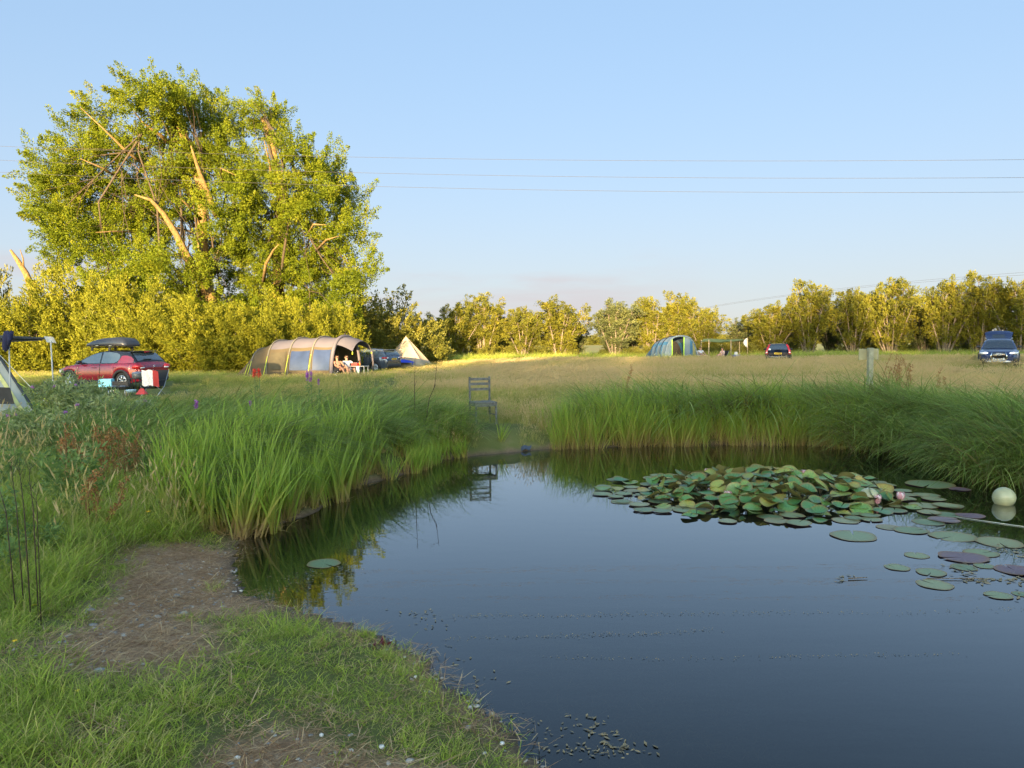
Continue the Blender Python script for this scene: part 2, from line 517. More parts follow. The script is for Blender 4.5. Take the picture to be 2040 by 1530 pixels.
# ------------------------------------------------------------------ scattering of small plants
CLUMPS = {}
def clump_coll(name, meshes):
    c = bpy.data.collections.new(name)                 # source collection, never linked to the scene
    for i, me in enumerate(meshes):
        o = bpy.data.objects.new('%s_%02d' % (name, i), me); c.objects.link(o)
    CLUMPS[name] = c
    return c
def scatter(name, P, rot, scl, idx, coll, shift, label):
    P = np.asarray(P, np.float32); n = len(P)
    me = bpy.data.meshes.new(name)
    me.vertices.add(n); me.vertices.foreach_set('co', P.ravel())
    a = me.attributes.new('rot', 'FLOAT_VECTOR', 'POINT'); a.data.foreach_set('vector', np.asarray(rot, np.float32).ravel())
    s = np.asarray(scl, np.float32)
    if s.ndim == 1: s = np.repeat(s[:, None], 3, 1)
    a = me.attributes.new('scl', 'FLOAT_VECTOR', 'POINT'); a.data.foreach_set('vector', s.ravel())
    a = me.attributes.new('idx', 'INT', 'POINT'); a.data.foreach_set('value', np.asarray(idx, np.int32))
    a = me.attributes.new('shift', 'FLOAT', 'POINT'); a.data.foreach_set('value', np.asarray(shift, np.float32))
    me.update()
    o = new_obj(name, me, kind='stuff', label=label)
    ng = bpy.data.node_groups.new('scatter_' + name, 'GeometryNodeTree')
    ng.interface.new_socket('Geometry', in_out='INPUT', socket_type='NodeSocketGeometry')
    ng.interface.new_socket('Geometry', in_out='OUTPUT', socket_type='NodeSocketGeometry')
    N = ng.nodes; L = ng.links
    gi = N.new('NodeGroupInput'); go = N.new('NodeGroupOutput')
    ip = N.new('GeometryNodeInstanceOnPoints')
    ci = N.new('GeometryNodeCollectionInfo'); ci.inputs['Collection'].default_value = coll
    ci.inputs['Separate Children'].default_value = True; ci.inputs['Reset Children'].default_value = True
    def na(nm, t):
        k = N.new('GeometryNodeInputNamedAttribute'); k.data_type = t; k.inputs['Name'].default_value = nm
        return k.outputs[0]
    er = N.new('FunctionNodeEulerToRotation')
    L.new(na('rot', 'FLOAT_VECTOR'), er.inputs[0])
    L.new(gi.outputs[0], ip.inputs['Points'])
    L.new(ci.outputs[0], ip.inputs['Instance'])
    ip.inputs['Pick Instance'].default_value = True
    L.new(na('idx', 'INT'), ip.inputs['Instance Index'])
    L.new(er.outputs[0], ip.inputs['Rotation'])
    L.new(na('scl', 'FLOAT_VECTOR'), ip.inputs['Scale'])
    L.new(ip.outputs[0], go.inputs[0])
    md = o.modifiers.new('scatter', 'NODES'); md.node_group = ng
    return o

def blades(n, rad, h0, h1, w, lean0, lean1, droop, seg=3, wind=(0, 0), bias=1.0, tbase=0.0, ttip=1.0, twist=True, zsink=0.03, rg=None, var=0.25):
    """n tapering grass blades growing out of a disc; tint runs from tbase at the root to ttip at the tip"""
    rg = rg or rng
    a = rg.uniform(0, 2 * np.pi, n); r = rad * np.sqrt(rg.uniform(0, 1, n))
    bx, by = r * np.cos(a), r * np.sin(a)
    L = rg.uniform(h0, h1, n) * rg.uniform(0.75, 1.0, n) ** bias
    dirn = rg.uniform(0, 2 * np.pi, n)
    lean = rg.uniform(lean0, lean1, n)
    lx = np.cos(dirn) * lean + wind[0]; ly = np.sin(dirn) * lean + wind[1]
    dr = droop * rg.uniform(0.4, 1.3, n)
    ls = np.hypot(lx, ly) + 1e-6
    px_, py_, pz_ = bx.copy(), by.copy(), np.full(n, -zsink)
    tx, ty, tz = lx, ly, np.ones(n)
    ln = np.sqrt(tx ** 2 + ty ** 2 + tz ** 2); tx, ty, tz = tx / ln, ty / ln, tz / ln
    fa = rg.uniform(0, np.pi, n) if twist else np.arctan2(lx, -ly)
    wx_, wy_ = np.cos(fa), np.sin(fa)
    ww = w * rg.uniform(0.7, 1.3, n)
    Vs, T = [], []
    tv = rg.uniform(-var, var, n)
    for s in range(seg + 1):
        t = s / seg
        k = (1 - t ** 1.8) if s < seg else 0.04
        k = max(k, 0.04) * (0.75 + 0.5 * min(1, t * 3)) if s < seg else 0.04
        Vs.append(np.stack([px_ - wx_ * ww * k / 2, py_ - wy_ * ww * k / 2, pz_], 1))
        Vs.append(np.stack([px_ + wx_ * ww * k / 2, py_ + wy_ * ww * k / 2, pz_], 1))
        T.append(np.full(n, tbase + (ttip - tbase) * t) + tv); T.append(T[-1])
        st = L / seg
        px_ = px_ + tx * st; py_ = py_ + ty * st; pz_ = pz_ + tz * st
        tx = tx + lx / ls * dr / seg; ty = ty + ly / ls * dr / seg; tz = tz - dr / seg * 0.9
        ln = np.sqrt(tx ** 2 + ty ** 2 + tz ** 2); tx, ty, tz = tx / ln, ty / ln, tz / ln
    V = np.stack(Vs, 1).reshape(-1, 3)
    k = 2 * (seg + 1)
    base = np.arange(n)[:, None] * k
    F = np.concatenate([np.stack([base[:, 0] + 2 * s, base[:, 0] + 2 * s + 1, base[:, 0] + 2 * s + 3, base[:, 0] + 2 * s + 2], 1) for s in range(seg)])
    return V, F, np.stack(T, 1).ravel()
def join(*parts):
    Vs, Fs, Ts, b = [], [], [], 0
    for V, F, T in parts:
        Vs.append(V); Fs.append(F + b); Ts.append(T); b += len(V)
    return np.concatenate(Vs), np.concatenate(Fs), np.concatenate(Ts)
# ================================================================== TREES
BARK = mat('bark', (0.17, 0.105, 0.035), 0.9, var=0.45, scale=7, bump=0.6)
BARKD = mat('dark_bark', (0.16, 0.125, 0.09), 0.9, var=0.45, scale=9, bump=0.6)
TWIG = mat('twig_bark', (0.06, 0.042, 0.025), 0.9, var=0.3)
POPLAR = leaf_mat('poplar_leaf', [(0.0, (0.10, 0.135, 0.012)), (0.5, (0.155, 0.195, 0.014)), (1.0, (0.26, 0.255, 0.017))], 0.5, spec=0.08, inst=False, noise=0.5, nscale=0.35)
BUSHM = leaf_mat('bush_leaf', [(0.0, (0.11, 0.125, 0.014)), (0.5, (0.195, 0.20, 0.018)), (1.0, (0.27, 0.25, 0.022))], 0.42, spec=0.1, inst=False, noise=0.6, nscale=0.3)
WILLOW = leaf_mat('willow_leaf', [(0.0, (0.10, 0.110, 0.022)), (0.5, (0.175, 0.175, 0.024)), (1.0, (0.28, 0.235, 0.026))], 0.42, spec=0.1, inst=False, noise=0.5, nscale=0.25)
GREYW_L = leaf_mat('grey_willow_leaf', [(0.0, (0.075, 0.090, 0.035)), (0.5, (0.13, 0.145, 0.05)), (1.0, (0.22, 0.22, 0.07))], 0.35, inst=False, noise=0.5, nscale=0.3)
DARKL = leaf_mat('dark_leaf', [(0.0, (0.085, 0.10, 0.018)), (0.5, (0.155, 0.155, 0.024)), (1.0, (0.24, 0.205, 0.03))], 0.3, inst=False, noise=0.5, nscale=0.3)

def unit(v): return v / (np.linalg.norm(v, axis=-1, keepdims=True) + 1e-9)
def leaves_at(C, rad, per, ll, lw, rg, flow=(0, 0, 0.4), squash=0.8, out=None, spray=0.0):
    """per leaves round every clump centre C (radius rad), as small folded diamonds; with spray > 0 each clump
    is drawn out into a feathery shoot along its out direction"""
    n = len(C) * per
    cc = np.repeat(C, per, 0); rr = np.repeat(rad, per)
    d = unit(rg.normal(size=(n, 3))); q = rg.uniform(0, 1, n) ** 0.45
    if spray:
        o = unit((out if out is not None else 0) + np.array(flow) * 1.2 + rg.normal(size=C.shape) * 0.35)
        oo = np.repeat(o, per, 0); t = rg.uniform(-0.5, 1, n)
        P = cc + oo * (t * rr * spray)[:, None] + d * (q * rr * (0.62 - 0.48 * np.maximum(t, 0)))[:, None]
        ax = unit(oo * 0.9 + d * 0.5 + rg.normal(size=(n, 3)) * 0.45)
    else:
        P = cc + d * (q * rr)[:, None] * np.array([1, 1, squash])
        ax = unit(d * 0.6 + np.array(flow) + rg.normal(size=(n, 3)) * 0.55)
    sd = unit(np.cross(ax, rg.normal(size=(n, 3))))
    nr = np.cross(ax, sd)
    L = ll * rg.uniform(0.5, 1.35, n)[:, None]; W = lw * rg.uniform(0.6, 1.25, n)[:, None]
    V = np.stack([P, P + ax * L * 0.45 + sd * W / 2 + nr * W * 0.18, P + ax * L, P + ax * L * 0.45 - sd * W / 2 + nr * W * 0.18], 1).reshape(-1, 3)
    F = np.arange(n * 4).reshape(n, 4)
    t = 0.5 + rg.normal(size=n) * 0.11 + np.repeat(rg.normal(size=len(C)) * 0.13, per)
    return V, F, np.repeat(t, 4)
def bend(a, b, k, rg, n=5):
    a = np.array(a, float); b = np.array(b, float)
    L = np.linalg.norm(b - a); off = rg.normal(size=3) * k * L
    return [tuple(a + (b - a) * t + off * math.sin(math.pi * t) + rg.normal(size=3) * 0.02 * L * (0 < t < 1)) for t in np.linspace(0, 1, n)]

SEEN_LIMBS = []
def lobe_tree(name, label, cat, base, lobes, trunk, limbs, leafm, barkm, per, ll, lw, cl_r, dens, seed, flow, trunk_r=0.4, group=None, clear=True):
    """a tree whose crown is built of leaf clumps gathered in lobes (centre, radii); everything in world units"""
    rg = np.random.default_rng(seed)
    root = thing(name, label, cat, base, 0, group)
    b0 = np.array(base)
    C, Rr, Od = [], [], []
    for (c, r) in lobes:
        k = max(5, int(dens * r[0] * r[2] * 1.0))
        d = unit(rg.normal(size=(k, 3))); q = rg.uniform(0.12, 1, k) ** 0.5
        C.append(np.array(c) + d * q[:, None] * np.array(r)); Rr.append(cl_r * rg.uniform(0.55, 1.25, k)); Od.append(d * 0.9)
    C = np.concatenate(C); Rr = np.concatenate(Rr); Od = np.concatenate(Od)
    keep = np.ones(len(C), bool)
    if clear:
        for pts, rr in limbs:                      # leaves do not grow right in front of the bare limbs
            for p, q in zip(pts[:-1], pts[1:]):
                for t in (0, 0.25, 0.5, 0.75):
                    w = np.array(p) * (1 - t) + np.array(q) * t
                    v = unit(w - np.array([0, 0, EYE]))
                    s = (C - np.array([0, 0, EYE])) @ v
                    off = np.linalg.norm(C - np.array([0, 0, EYE]) - s[:, None] * v, axis=1)
                    keep &= ~((off < 0.20) & (s < np.linalg.norm(w - np.array([0, 0, EYE])) + 0.2))
    C, Rr, Od = C[keep], Rr[keep], Od[keep]
    V, F, T = leaves_at(C, Rr, per, ll, lw, rg, flow, 0.62, Od, 1.5)
    new_obj('crown', np_mesh('crown', V - b0, F, leafm, {'tint': T}), root)
    mb = MB()
    loc = lambda p: tuple(np.array(p) - b0)
    tp = [loc(p) for p in trunk]
    mb.tube(tp, [trunk_r * (1.15 - 0.75 * i / (len(tp) - 1)) for i in range(len(tp))], 10)
    mb.build('trunk', barkm, root)
    lb = MB(); lq = MB()
    T_ = np.array(trunk)
    for pts, rr in limbs:
        lb.tube([loc(p) for p in pts], [rr * (1 - 0.86 * (i / (len(pts) - 1)) ** 1.3) for i in range(len(pts))], 7)
    for (c, r) in lobes:
        o = T_[min(len(T_) - 1, max(1, int(rg.integers(1, len(T_)))))]
        path = bend(o, np.array(c) + np.array([0, 0.8, 0.3]), 0.1, rg, 6)
        L = np.linalg.norm(np.array(c) - o)
        r0 = 0.025 + 0.006 * L
        lq.tube([loc(p) for p in path], [r0 * (1 - 0.7 * i / 5) for i in range(6)], 6)
        for _ in range(7):
            e = np.array(c) + rg.normal(size=3) * np.array(r) * 0.55
            lq.tube([loc(p) for p in bend(path[rg.integers(2, 6)], e, 0.1, rg, 4)], [0.028, 0.02, 0.014, 0.006], 4, cap=False)
    lb.build('limbs', barkm, root, kind='stuff')
    lq.build('branches', TWIG, root, kind='stuff')
    return root

# ------------------------------------------------------------------ the two big poplars on the left
DT = 55.0
sc_ = DT / FPX
rgt = np.random.default_rng(3)
def lobes_px(L, dep, spread):
    out = []
    for (u, v, rx, ry) in L:
        d = dep + rgt.uniform(-spread, spread)
        p = at_d(u + 12 - 10 * (u > 600), v + 14, d)
        k = d / FPX
        out.append((np.array(p), (rx * k, max(rx, ry) * k * 1.05, ry * k)))
    return out
L1 = [(284, 190, 72, 40), (262, 172, 36, 24), (425, 226, 44, 45), (365, 208, 45, 48), (345, 178, 30, 24), (170, 216, 38, 30), (142, 264, 46, 32), (81, 318, 46, 34), (93, 371, 54, 42),
      (88, 420, 40, 34), (162, 331, 62, 52), (227, 290, 46, 34), (324, 290, 72, 60), (425, 294, 52, 55), (243, 383, 77, 57), (170, 412, 70, 50),
      (142, 464, 66, 42), (251, 456, 80, 58), (344, 383, 70, 60), (243, 509, 88, 40), (344, 525, 80, 50), (425, 505, 60, 52), (437, 403, 60, 60), (113, 512, 30, 20),
      (390, 585, 70, 40), (300, 570, 70, 30), (440, 630, 80, 50), (360, 630, 80, 45), (200, 560, 60, 30)]
L2 = [(523, 232, 40, 46), (500, 202, 24, 22), (567, 276, 38, 34), (648, 325, 48, 40), (689, 381, 36, 46), (608, 363, 68, 54), (519, 363, 62, 58), (687, 446, 44, 46),
      (608, 456, 73, 60), (506, 464, 74, 66), (721, 535, 36, 42), (648, 545, 68, 55), (547, 545, 77, 55), (470, 330, 40, 40), (600, 610, 70, 36), (690, 585, 40, 32), (500, 600, 60, 40), (540, 650, 70, 50), (620, 650, 60, 40)]
def lp(pts, d):                 # limbs start inside the crown and come forward
    return [tuple(at_d(u, v, d + 2.6 * (1 - i / (len(pts) - 1)) ** 1.5)) for i, (u, v) in enumerate(pts)]
LIMB1 = [(lp([(408, 575), (380, 525), (350, 465), (325, 425), (300, 398), (268, 388)], DT - 3.4), 0.30),
         (lp([(432, 432), (415, 385), (398, 345), (386, 308), (380, 290)], DT - 3.4), 0.22),
         (lp([(345, 292), (318, 268), (285, 245), (262, 216)], DT - 3.0), 0.15),
         (lp([(290, 330), (250, 300), (215, 265), (160, 214)], DT - 3.0), 0.12),
         (lp([(400, 436), (375, 410), (362, 398)], DT - 3.6), 0.13),
         (lp([(236, 355), (205, 335), (160, 316)], DT - 3.2), 0.10),
         (lp([(118, 396), (95, 372), (84, 356)], DT - 3), 0.06),
         (lp([(265, 462), (225, 461), (190, 463)], DT - 3.6), 0.08)]
LIMB2 = [(lp([(525, 560), (530, 525), (545, 498), (556, 486)], DT - 4.0), 0.13),
         (lp([(612, 470), (625, 447), (650, 448)], DT - 3.5), 0.11),
         (lp([(630, 500), (650, 478), (676, 470)], DT - 3.6), 0.10),
         (lp([(542, 380), (538, 330), (525, 275)], DT - 3.2), 0.12),
         (lp([(445, 360), (440, 335), (470, 350)], DT - 3.2), 0.07)]
b1 = (*at_d(440, 700, DT - 1.0).xy, 0); b1 = (b1[0], b1[1], hz(b1[0], b1[1]) - 0.1)
t1 = [b1, tuple(at_d(425, 620, DT + 0.5)), tuple(at_d(408, 560, DT)), tuple(at_d(402, 470, DT + 1.5)), tuple(at_d(405, 380, DT)), tuple(at_d(370, 280, DT)), tuple(at_d(340, 215, DT))]
lobe_tree('poplar_tree', 'tallest tree, broad leaning poplar with bare golden limbs left of the beige tent', 'tree', b1,
          lobes_px(L1, DT, 3.6), t1, LIMB1, POPLAR, BARK, 225, 0.125, 0.095, 0.82, 15.0, 11, (-0.35, 0, 0.25), 0.5)
b2 = at_d(560, 700, DT + 1); b2 = (b2.x, b2.y, hz(b2.x, b2.y) - 0.1)
t2 = [b2, tuple(at_d(556, 600, DT + 1.5)), tuple(at_d(552, 500, DT + 2)), tuple(at_d(560, 400, DT + 2)), tuple(at_d(545, 300, DT + 1)), tuple(at_d(523, 232, DT))]
lobe_tree('poplar_tree', 'tall rounded poplar rising directly behind the beige tunnel tent', 'tree', b2,
          lobes_px(L2, DT, 3.4), t2, LIMB2, POPLAR, BARK, 225, 0.125, 0.095, 0.82, 15.0, 12, (-0.3, 0, 0.25), 0.42)

# ------------------------------------------------------------------ bush and willow kinds (local units, base at the origin)
def bush_kind(seed, h, w, leafm, n_cl, per, ll, lw, cl_r, flow, n_stem=6, low=0.05, shell=0.5, barkm=BARKD):
    rg = np.random.default_rng(seed)
    d = unit(rg.normal(size=(n_cl, 3))); d[:, 2] = np.abs(d[:, 2])
    q = rg.uniform(shell ** 2, 1, n_cl) ** 0.5
    th = np.arctan2(d[:, 1], d[:, 0])
    lump = 0.78 + 0.34 * vnoise(th * 1.6 + 20, d[:, 2] * 3 + seed, seed)
    C = d * (q * lump)[:, None] * np.array([w / 2, w / 2, h * 1.02])
    C[:, 2] = np.maximum(C[:, 2], low * h + rg.uniform(0, 0.3, n_cl))
    Rr = cl_r * rg.uniform(0.6, 1.25, n_cl)
    V, F, T = leaves_at(C, Rr, per, ll, lw, rg, flow, 0.8, d * 0.7, 1.5)
    cr_ = np_mesh('crown', V, F, leafm, {'tint': T})
    mb = MB()
    for i in range(n_stem):
        e = C[rg.integers(0, n_cl)] * 0.9
        mb.tube(bend((rg.normal() * 0.25, rg.normal() * 0.25, -0.15), e, 0.08, rg, 5), [0.09, 0.075, 0.06, 0.04, 0.015], 6)
        for _ in range(4):
            f = C[rg.integers(0, n_cl)]
            mb.tube(bend(e * rg.uniform(0.4, 0.8), f, 0.1, rg, 4), [0.04, 0.03, 0.02, 0.008], 4, cap=False)
    return cr_, mb.mesh('trunk', barkm)
def willow_kind(seed, h, w, leafm, n_stem, per, ll, lw, barkm=BARKD, lowfrac=0.12):
    """many stems fanning up from one stool; leaf sprays along the outer two thirds, thin at the foot"""
    rg = np.random.default_rng(seed)
    mb = MB(); C, Rr = [], []
    for i in range(n_stem):
        a = 2 * math.pi * (i + rg.uniform(-0.4, 0.4)) / n_stem
        out = rg.uniform(0.25, 1.0) * w / 2
        hh = h * (1.02 - 0.30 * (out / (w / 2)) ** 2) * rg.uniform(0.82, 1.03)
        tip = np.array([math.cos(a) * out, math.sin(a) * out, hh])
        p0 = np.array([math.cos(a) * 0.25, math.sin(a) * 0.25, -0.15])
        mid = p0 * 0.45 + tip * 0.55 + np.array([math.cos(a), math.sin(a), 0]) * out * -0.12
        path = [tuple((1 - t) ** 2 * p0 + 2 * t * (1 - t) * mid + t * t * tip) for t in np.linspace(0, 1, 7)]
        mb.tube(path, [0.10, 0.085, 0.07, 0.055, 0.04, 0.025, 0.01], 6)
        P = np.array(path)
        for _ in range(20):
            t = rg.uniform(lowfrac, 1.0) ** 0.75
            k = min(5, int(t * 6)); q = P[k] + (P[k + 1] - P[k]) * (t * 6 - k)
            e = q + unit(rg.normal(size=3)) * rg.uniform(0.25, 1.0) * (0.55 + 0.35 * w / 5) * np.array([1, 1, 0.8]) + np.array([0, 0, 0.25])
            mb.tube([tuple(q), tuple(q * 0.5 + e * 0.5 + rg.normal(size=3) * 0.06), tuple(e)], [0.022, 0.015, 0.006], 4, cap=False)
            C.append(e); Rr.append(rg.uniform(0.30, 0.62))
    V, F, T = leaves_at(np.array(C), np.array(Rr), per, ll, lw, rg, (-0.15, 0, 0.55), 0.9, np.array(C) * np.array([0.15, 0.15, 0.0]), 0.95)
    return np_mesh('crown', V, F, leafm, {'tint': T}), mb.mesh('trunk', barkm)
PH = lambda k: k
def plant_tree(name, label, cat, kind, loc, scl, rz, group):
    o = thing(name, label, cat, loc, rz, group)
    o.scale = scl if isinstance(scl, tuple) else (scl, scl, scl)
    new_obj('crown', kind[0], o); new_obj('trunk', kind[1], o)
    return o
# rounded sallow bushes under the poplars: kinds are 5 m high, 6 m wide
BK = [bush_kind(s, 5.0, 6.0, BUSHM, 420, 90, 0.17, 0.06, 0.50, (-0.35, 0, 0.55)) for s in (1, 2, 3)]
BD = [bush_kind(s, 5.0, 5.5, DARKL, 300, 80, 0.16, 0.09, 0.5, (-0.1, 0, 0.3)) for s in (4, 5)]
def ground_at(u, d, dz=-0.05):
    p = at_d(u, 700, d)
    return (p.x, p.y, hz(p.x, p.y) + dz)
def hgt(u, v, d, loc):
    return at_d(u, v, d).z - loc[2]
bushes = [  # u, top v, distance, width m, kind, label
    (-60, 590, 44, 7, 0, 'golden sallow bush at the left edge, behind the grey awning pole'),
    (55, 585, 45, 6.5, 1, 'rounded sallow bush below the bare broken trunk'),
    (140, 545, 47, 7.5, 2, 'tall olive sallow bush just left behind the red hatchback'),
    (228, 560, 46, 6.5, 0, 'dense sallow bush rising behind the black roof box'),
    (300, 580, 45, 6.5, 1, 'sallow bush right behind the rear of the red hatchback'),
    (385, 600, 45, 6.5, 2, 'lower sallow bush in the gap between red hatchback and beige tent'),
    (455, 610, 46, 6.0, 0, 'sallow bush beside the low back end of the beige tent'),
    (530, 600, 47, 6.5, 1, 'yellow green bush behind the middle of the beige tent'),
    (600, 605, 48, 6.0, 2, 'yellow green bush behind the beige tent porch'),
    (665, 610, 50, 5.0, 0, 'narrow bush between the beige tent porch and the grey SUV')]
for i, (u, v, d, w, k, lab) in enumerate(bushes):
    g = ground_at(u, d); h = hgt(u, v, d, g)
    plant_tree('sallow_bush', lab, 'bush', BK[k], g, (w / 6.0, w / 6.5, h / 5.0), R(-25 + 50 * random.random()), 'sallow bushes under the poplars')
# darker thorn bushes behind the grey SUV and the cream tent
thorn = [(715, 600, 60, 5.5, 0, 'dark bush behind the bonnet of the grey SUV'),
         (770, 578, 62, 6.5, 1, 'tall dark hawthorn behind the grey SUV and cream tent'),
         (838, 628, 64, 5.0, 0, 'low dark bush right of the cream tent peak'),
         (30, 668, 40, 3.4, 1, 'small bush under the dark awning pole')]
for u, v, d, w, k, lab in thorn[:3]:
    g = ground_at(u, d); h = hgt(u, v, d, g)
    plant_tree('hawthorn_bush', lab, 'bush', BD[k], g, (w / 5.5, w / 5.5, h / 5.0), random.uniform(-1, 1), 'dark bushes behind the grey SUV')
# left edge tree and the broken bare trunk
g = ground_at(-25, 75); BT = BD[0]
plant_tree('far_tree', 'dark round tree cut by the left edge, beyond the bare trunk', 'tree', BT, g, (0.95, 0.95, hgt(-25, 505, 75, g) / 5.0), 0.3, None)
g = ground_at(72, 58); rt = thing('dead_tree', 'bare broken tree trunk leaning left above the sallow bushes', 'tree', g, 0)
dl = lambda u, v, d=58: tuple(at_d(u, v, d) - Vector(g))
mb = MB()
mb.tube([(0, 0, -0.1), dl(70, 640), dl(66, 580), dl(52, 545), dl(36, 520), dl(21, 498)], [0.42, 0.38, 0.30, 0.22, 0.17, 0.08], 9)
mb.build('trunk', BARK, rt)
mb = MB()
mb.tube([dl(64, 575), dl(70, 560)], [0.2, 0.13], 8)
mb.build('broken_limb', BARK, rt)
mb = MB()
mb.tube([dl(47, 538), dl(46, 515), dl(40, 497)], [0.08, 0.05, 0.02], 6)
mb.build('broken_limb', BARK, rt)

# ------------------------------------------------------------------ pollard willow hedge across the far side
WK = [willow_kind(20 + i, 6.5, 5.0, WILLOW if i < 4 else GREYW_L, 17, 74, 0.21, 0.07) for i in range(5)]
willows = [  # u, top v, distance, width m, kind
    (905, 598, 74, 4.6, 0, 'first willow right of the cream tent, a low one with an olive crown'),
    (962, 586, 76, 5.0, 1, 'tall golden willow second to the right of the cream tent'),
    (1043, 604, 76, 4.6, 2, 'short golden willow beyond the wooden chair, right of the tall one'),
    (1112, 586, 77, 5.6, 3, 'wide golden willow standing just left of the gap in the hedge'),
    (1225, 596, 77, 5.2, 4, 'golden willow just right of the gap, behind the blue tent back'),
    (1300, 584, 79, 4.8, 0, 'tall willow rising behind the blue tent'),
    (1352, 584, 79, 4.6, 1, 'tall willow behind the right shoulder of the blue tent'),
    (1400, 605, 78, 4.0, 2, 'small golden willow at the left end of the green tarp'),
    (1475, 630, 80, 3.8, 4, 'low grey green willow behind the green tarp'),
    (1535, 596, 76, 5.2, 3, 'broad golden willow behind the black estate car'),
    (1612, 562, 75, 5.0, 1, 'tall willow just right of the black estate car'),
    (1700, 568, 75, 4.8, 2, 'willow behind the wooden signpost'),
    (1775, 546, 74, 5.4, 0, 'tallest willow of the hedge, behind the brown dock'),
    (1840, 600, 75, 4.0, 4, 'lower willow right of the tallest one'),
    (1880, 548, 73, 5.0, 3, 'tall golden willow to the left of the open boot of the SUV'),
    (1950, 546, 72, 4.8, 1, 'willow directly behind the open boot of the blue SUV'),
    (2030, 552, 70, 5.4, 2, 'willow at the right edge of the view, right of the blue SUV'),
    (2120, 548, 70, 5.4, 4, 'willow beyond the right edge of the view')]
willows += [(880, 636, 80, 4.0, 4, 'low grey green willow in the dark part right of the cream tent'), (1010, 630, 82, 4.4, 4, 'grey green willow showing between the two golden ones past the chair'),
            (1145, 640, 81, 3.6, 4, 'grey willow leaning at the left side of the hedge gap'), (1255, 615, 84, 4.6, 4, 'grey willow behind the left of the blue tent'),
            (1580, 610, 82, 4.6, 4, 'dark grey willow right behind the black estate car'), (1655, 600, 82, 4.4, 4, 'grey willow in the gap left of the signpost'),
            (1735, 580, 82, 4.8, 4, 'grey willow rising right of the signpost'), (1915, 585, 80, 4.6, 4, 'dark grey willow between the two tall golden ones near the blue SUV')]
for i, (u, v, d, w, k, lab) in enumerate(willows):
    g = ground_at(u, d); h = hgt(u, v + 10, d, g)
    plant_tree('willow_tree', lab, 'tree', WK[k], g, (w / 4.4, w / 4.4, h / 6.6), random.uniform(-3, 3), 'willows of the far hedge')

# low scrub at the hedge foot, the wood behind the viewer that throws the evening shade, far hedgerows
UC = clump_coll('scrubkind', [])
for i, (a, b_) in enumerate(BD + BK[:1]):
    UC.objects.link(bpy.data.objects.new('scrubkind_%02d' % i, a))
P, r_, s_, ix = [], [], [], []
for k in range(130):
    u = random.uniform(860, 2150); d = random.uniform(74, 84); p = at_d(u, 700, d)
    if 1150 < u < 1190 or 1600 < u < 1690 and random.random() < .6: continue
    P.append((p.x, p.y, hz(p.x, p.y) - 0.1)); r_.append((0, 0, random.uniform(0, 6.3))); q = random.uniform(0.16, 0.36); s_.append((q * 1.3, q * 1.3, q)); ix.append(random.choice((0, 1)))
scatter('hedge_scrub', P, r_, s_, ix, UC, np.zeros(len(P)), 'low dark scrub along the foot of the willow hedge')
TWC = clump_coll('woodkind', [])
for i, (a, b_) in enumerate(BD + BK):
    TWC.objects.link(bpy.data.objects.new('woodkind_%02d' % i, a))
cu, su = math.cos(SUN_AZ), math.sin(SUN_AZ)
P, r_, s_, ix = [], [], [], []
WOOD_V = -110.0
u = -46.0
while u < 75:
    for row in (0, 1):
        uu = u + random.uniform(-1, 1) + row * 2; vv = WOOD_V - row * 7 + random.uniform(-1.5, 1.5)
        x = uu * cu + vv * su; y = -uu * su + vv * cu
        P.append((x, y, -0.3)); r_.append((0, 0, random.uniform(0, 6.3)))
        H = (19.8 if -24.5 < uu < -18.8 else 17.3) if uu < -14.5 else 20.8 + 8.3 * min(1, max(0, (uu + 12) / 50))     # lower on the left, where the sun gets through
        s_.append((1.7, 1.7, H * random.uniform(0.93, 1.05) / 5.0)); ix.append(random.choice((0, 1, 2, 3, 4)))
    u += 4.2
scatter('wood', P, r_, s_, ix, TWC, np.zeros(len(P)), 'tall wood behind the viewpoint that shades the pond')
P, r_, s_, ix = [], [], [], []
for k in range(240):
    a = random.uniform(-0.9, 0.9); d = random.uniform(420, 560)
    P.append((math.sin(a) * d * 1.2, math.cos(a) * d, -1)); r_.append((0, 0, random.uniform(0, 6.3))); q = random.uniform(0.9, 1.5)
    s_.append((q * 2.4, q * 2.4, q)); ix.append(random.choice((0, 1)))
scatter('far_hedgerow', P, r_, s_, ix, UC, np.zeros(len(P)), 'low line of distant hedgerows on the horizon')
# ================================================================== GRASS, SEDGE, REEDS
G = np.random.default_rng(42)
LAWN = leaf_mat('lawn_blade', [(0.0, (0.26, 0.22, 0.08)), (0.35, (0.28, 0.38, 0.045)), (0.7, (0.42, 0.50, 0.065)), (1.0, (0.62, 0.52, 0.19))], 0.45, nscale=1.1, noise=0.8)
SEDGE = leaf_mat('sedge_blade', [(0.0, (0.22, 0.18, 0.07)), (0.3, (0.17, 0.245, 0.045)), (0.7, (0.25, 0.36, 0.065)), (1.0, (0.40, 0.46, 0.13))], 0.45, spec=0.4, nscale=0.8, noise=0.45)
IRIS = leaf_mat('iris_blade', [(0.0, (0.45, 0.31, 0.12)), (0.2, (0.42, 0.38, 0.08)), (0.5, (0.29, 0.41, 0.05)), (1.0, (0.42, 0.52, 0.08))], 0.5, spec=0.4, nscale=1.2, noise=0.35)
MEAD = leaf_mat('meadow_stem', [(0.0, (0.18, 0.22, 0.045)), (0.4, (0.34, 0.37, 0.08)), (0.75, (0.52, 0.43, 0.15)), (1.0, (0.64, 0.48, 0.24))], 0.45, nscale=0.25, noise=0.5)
STRAW = leaf_mat('straw', [(0.0, (0.22, 0.105, 0.045)), (0.5, (0.45, 0.275, 0.13)), (1.0, (0.68, 0.49, 0.26))], 0.2, noise=0.6, nscale=2.5)
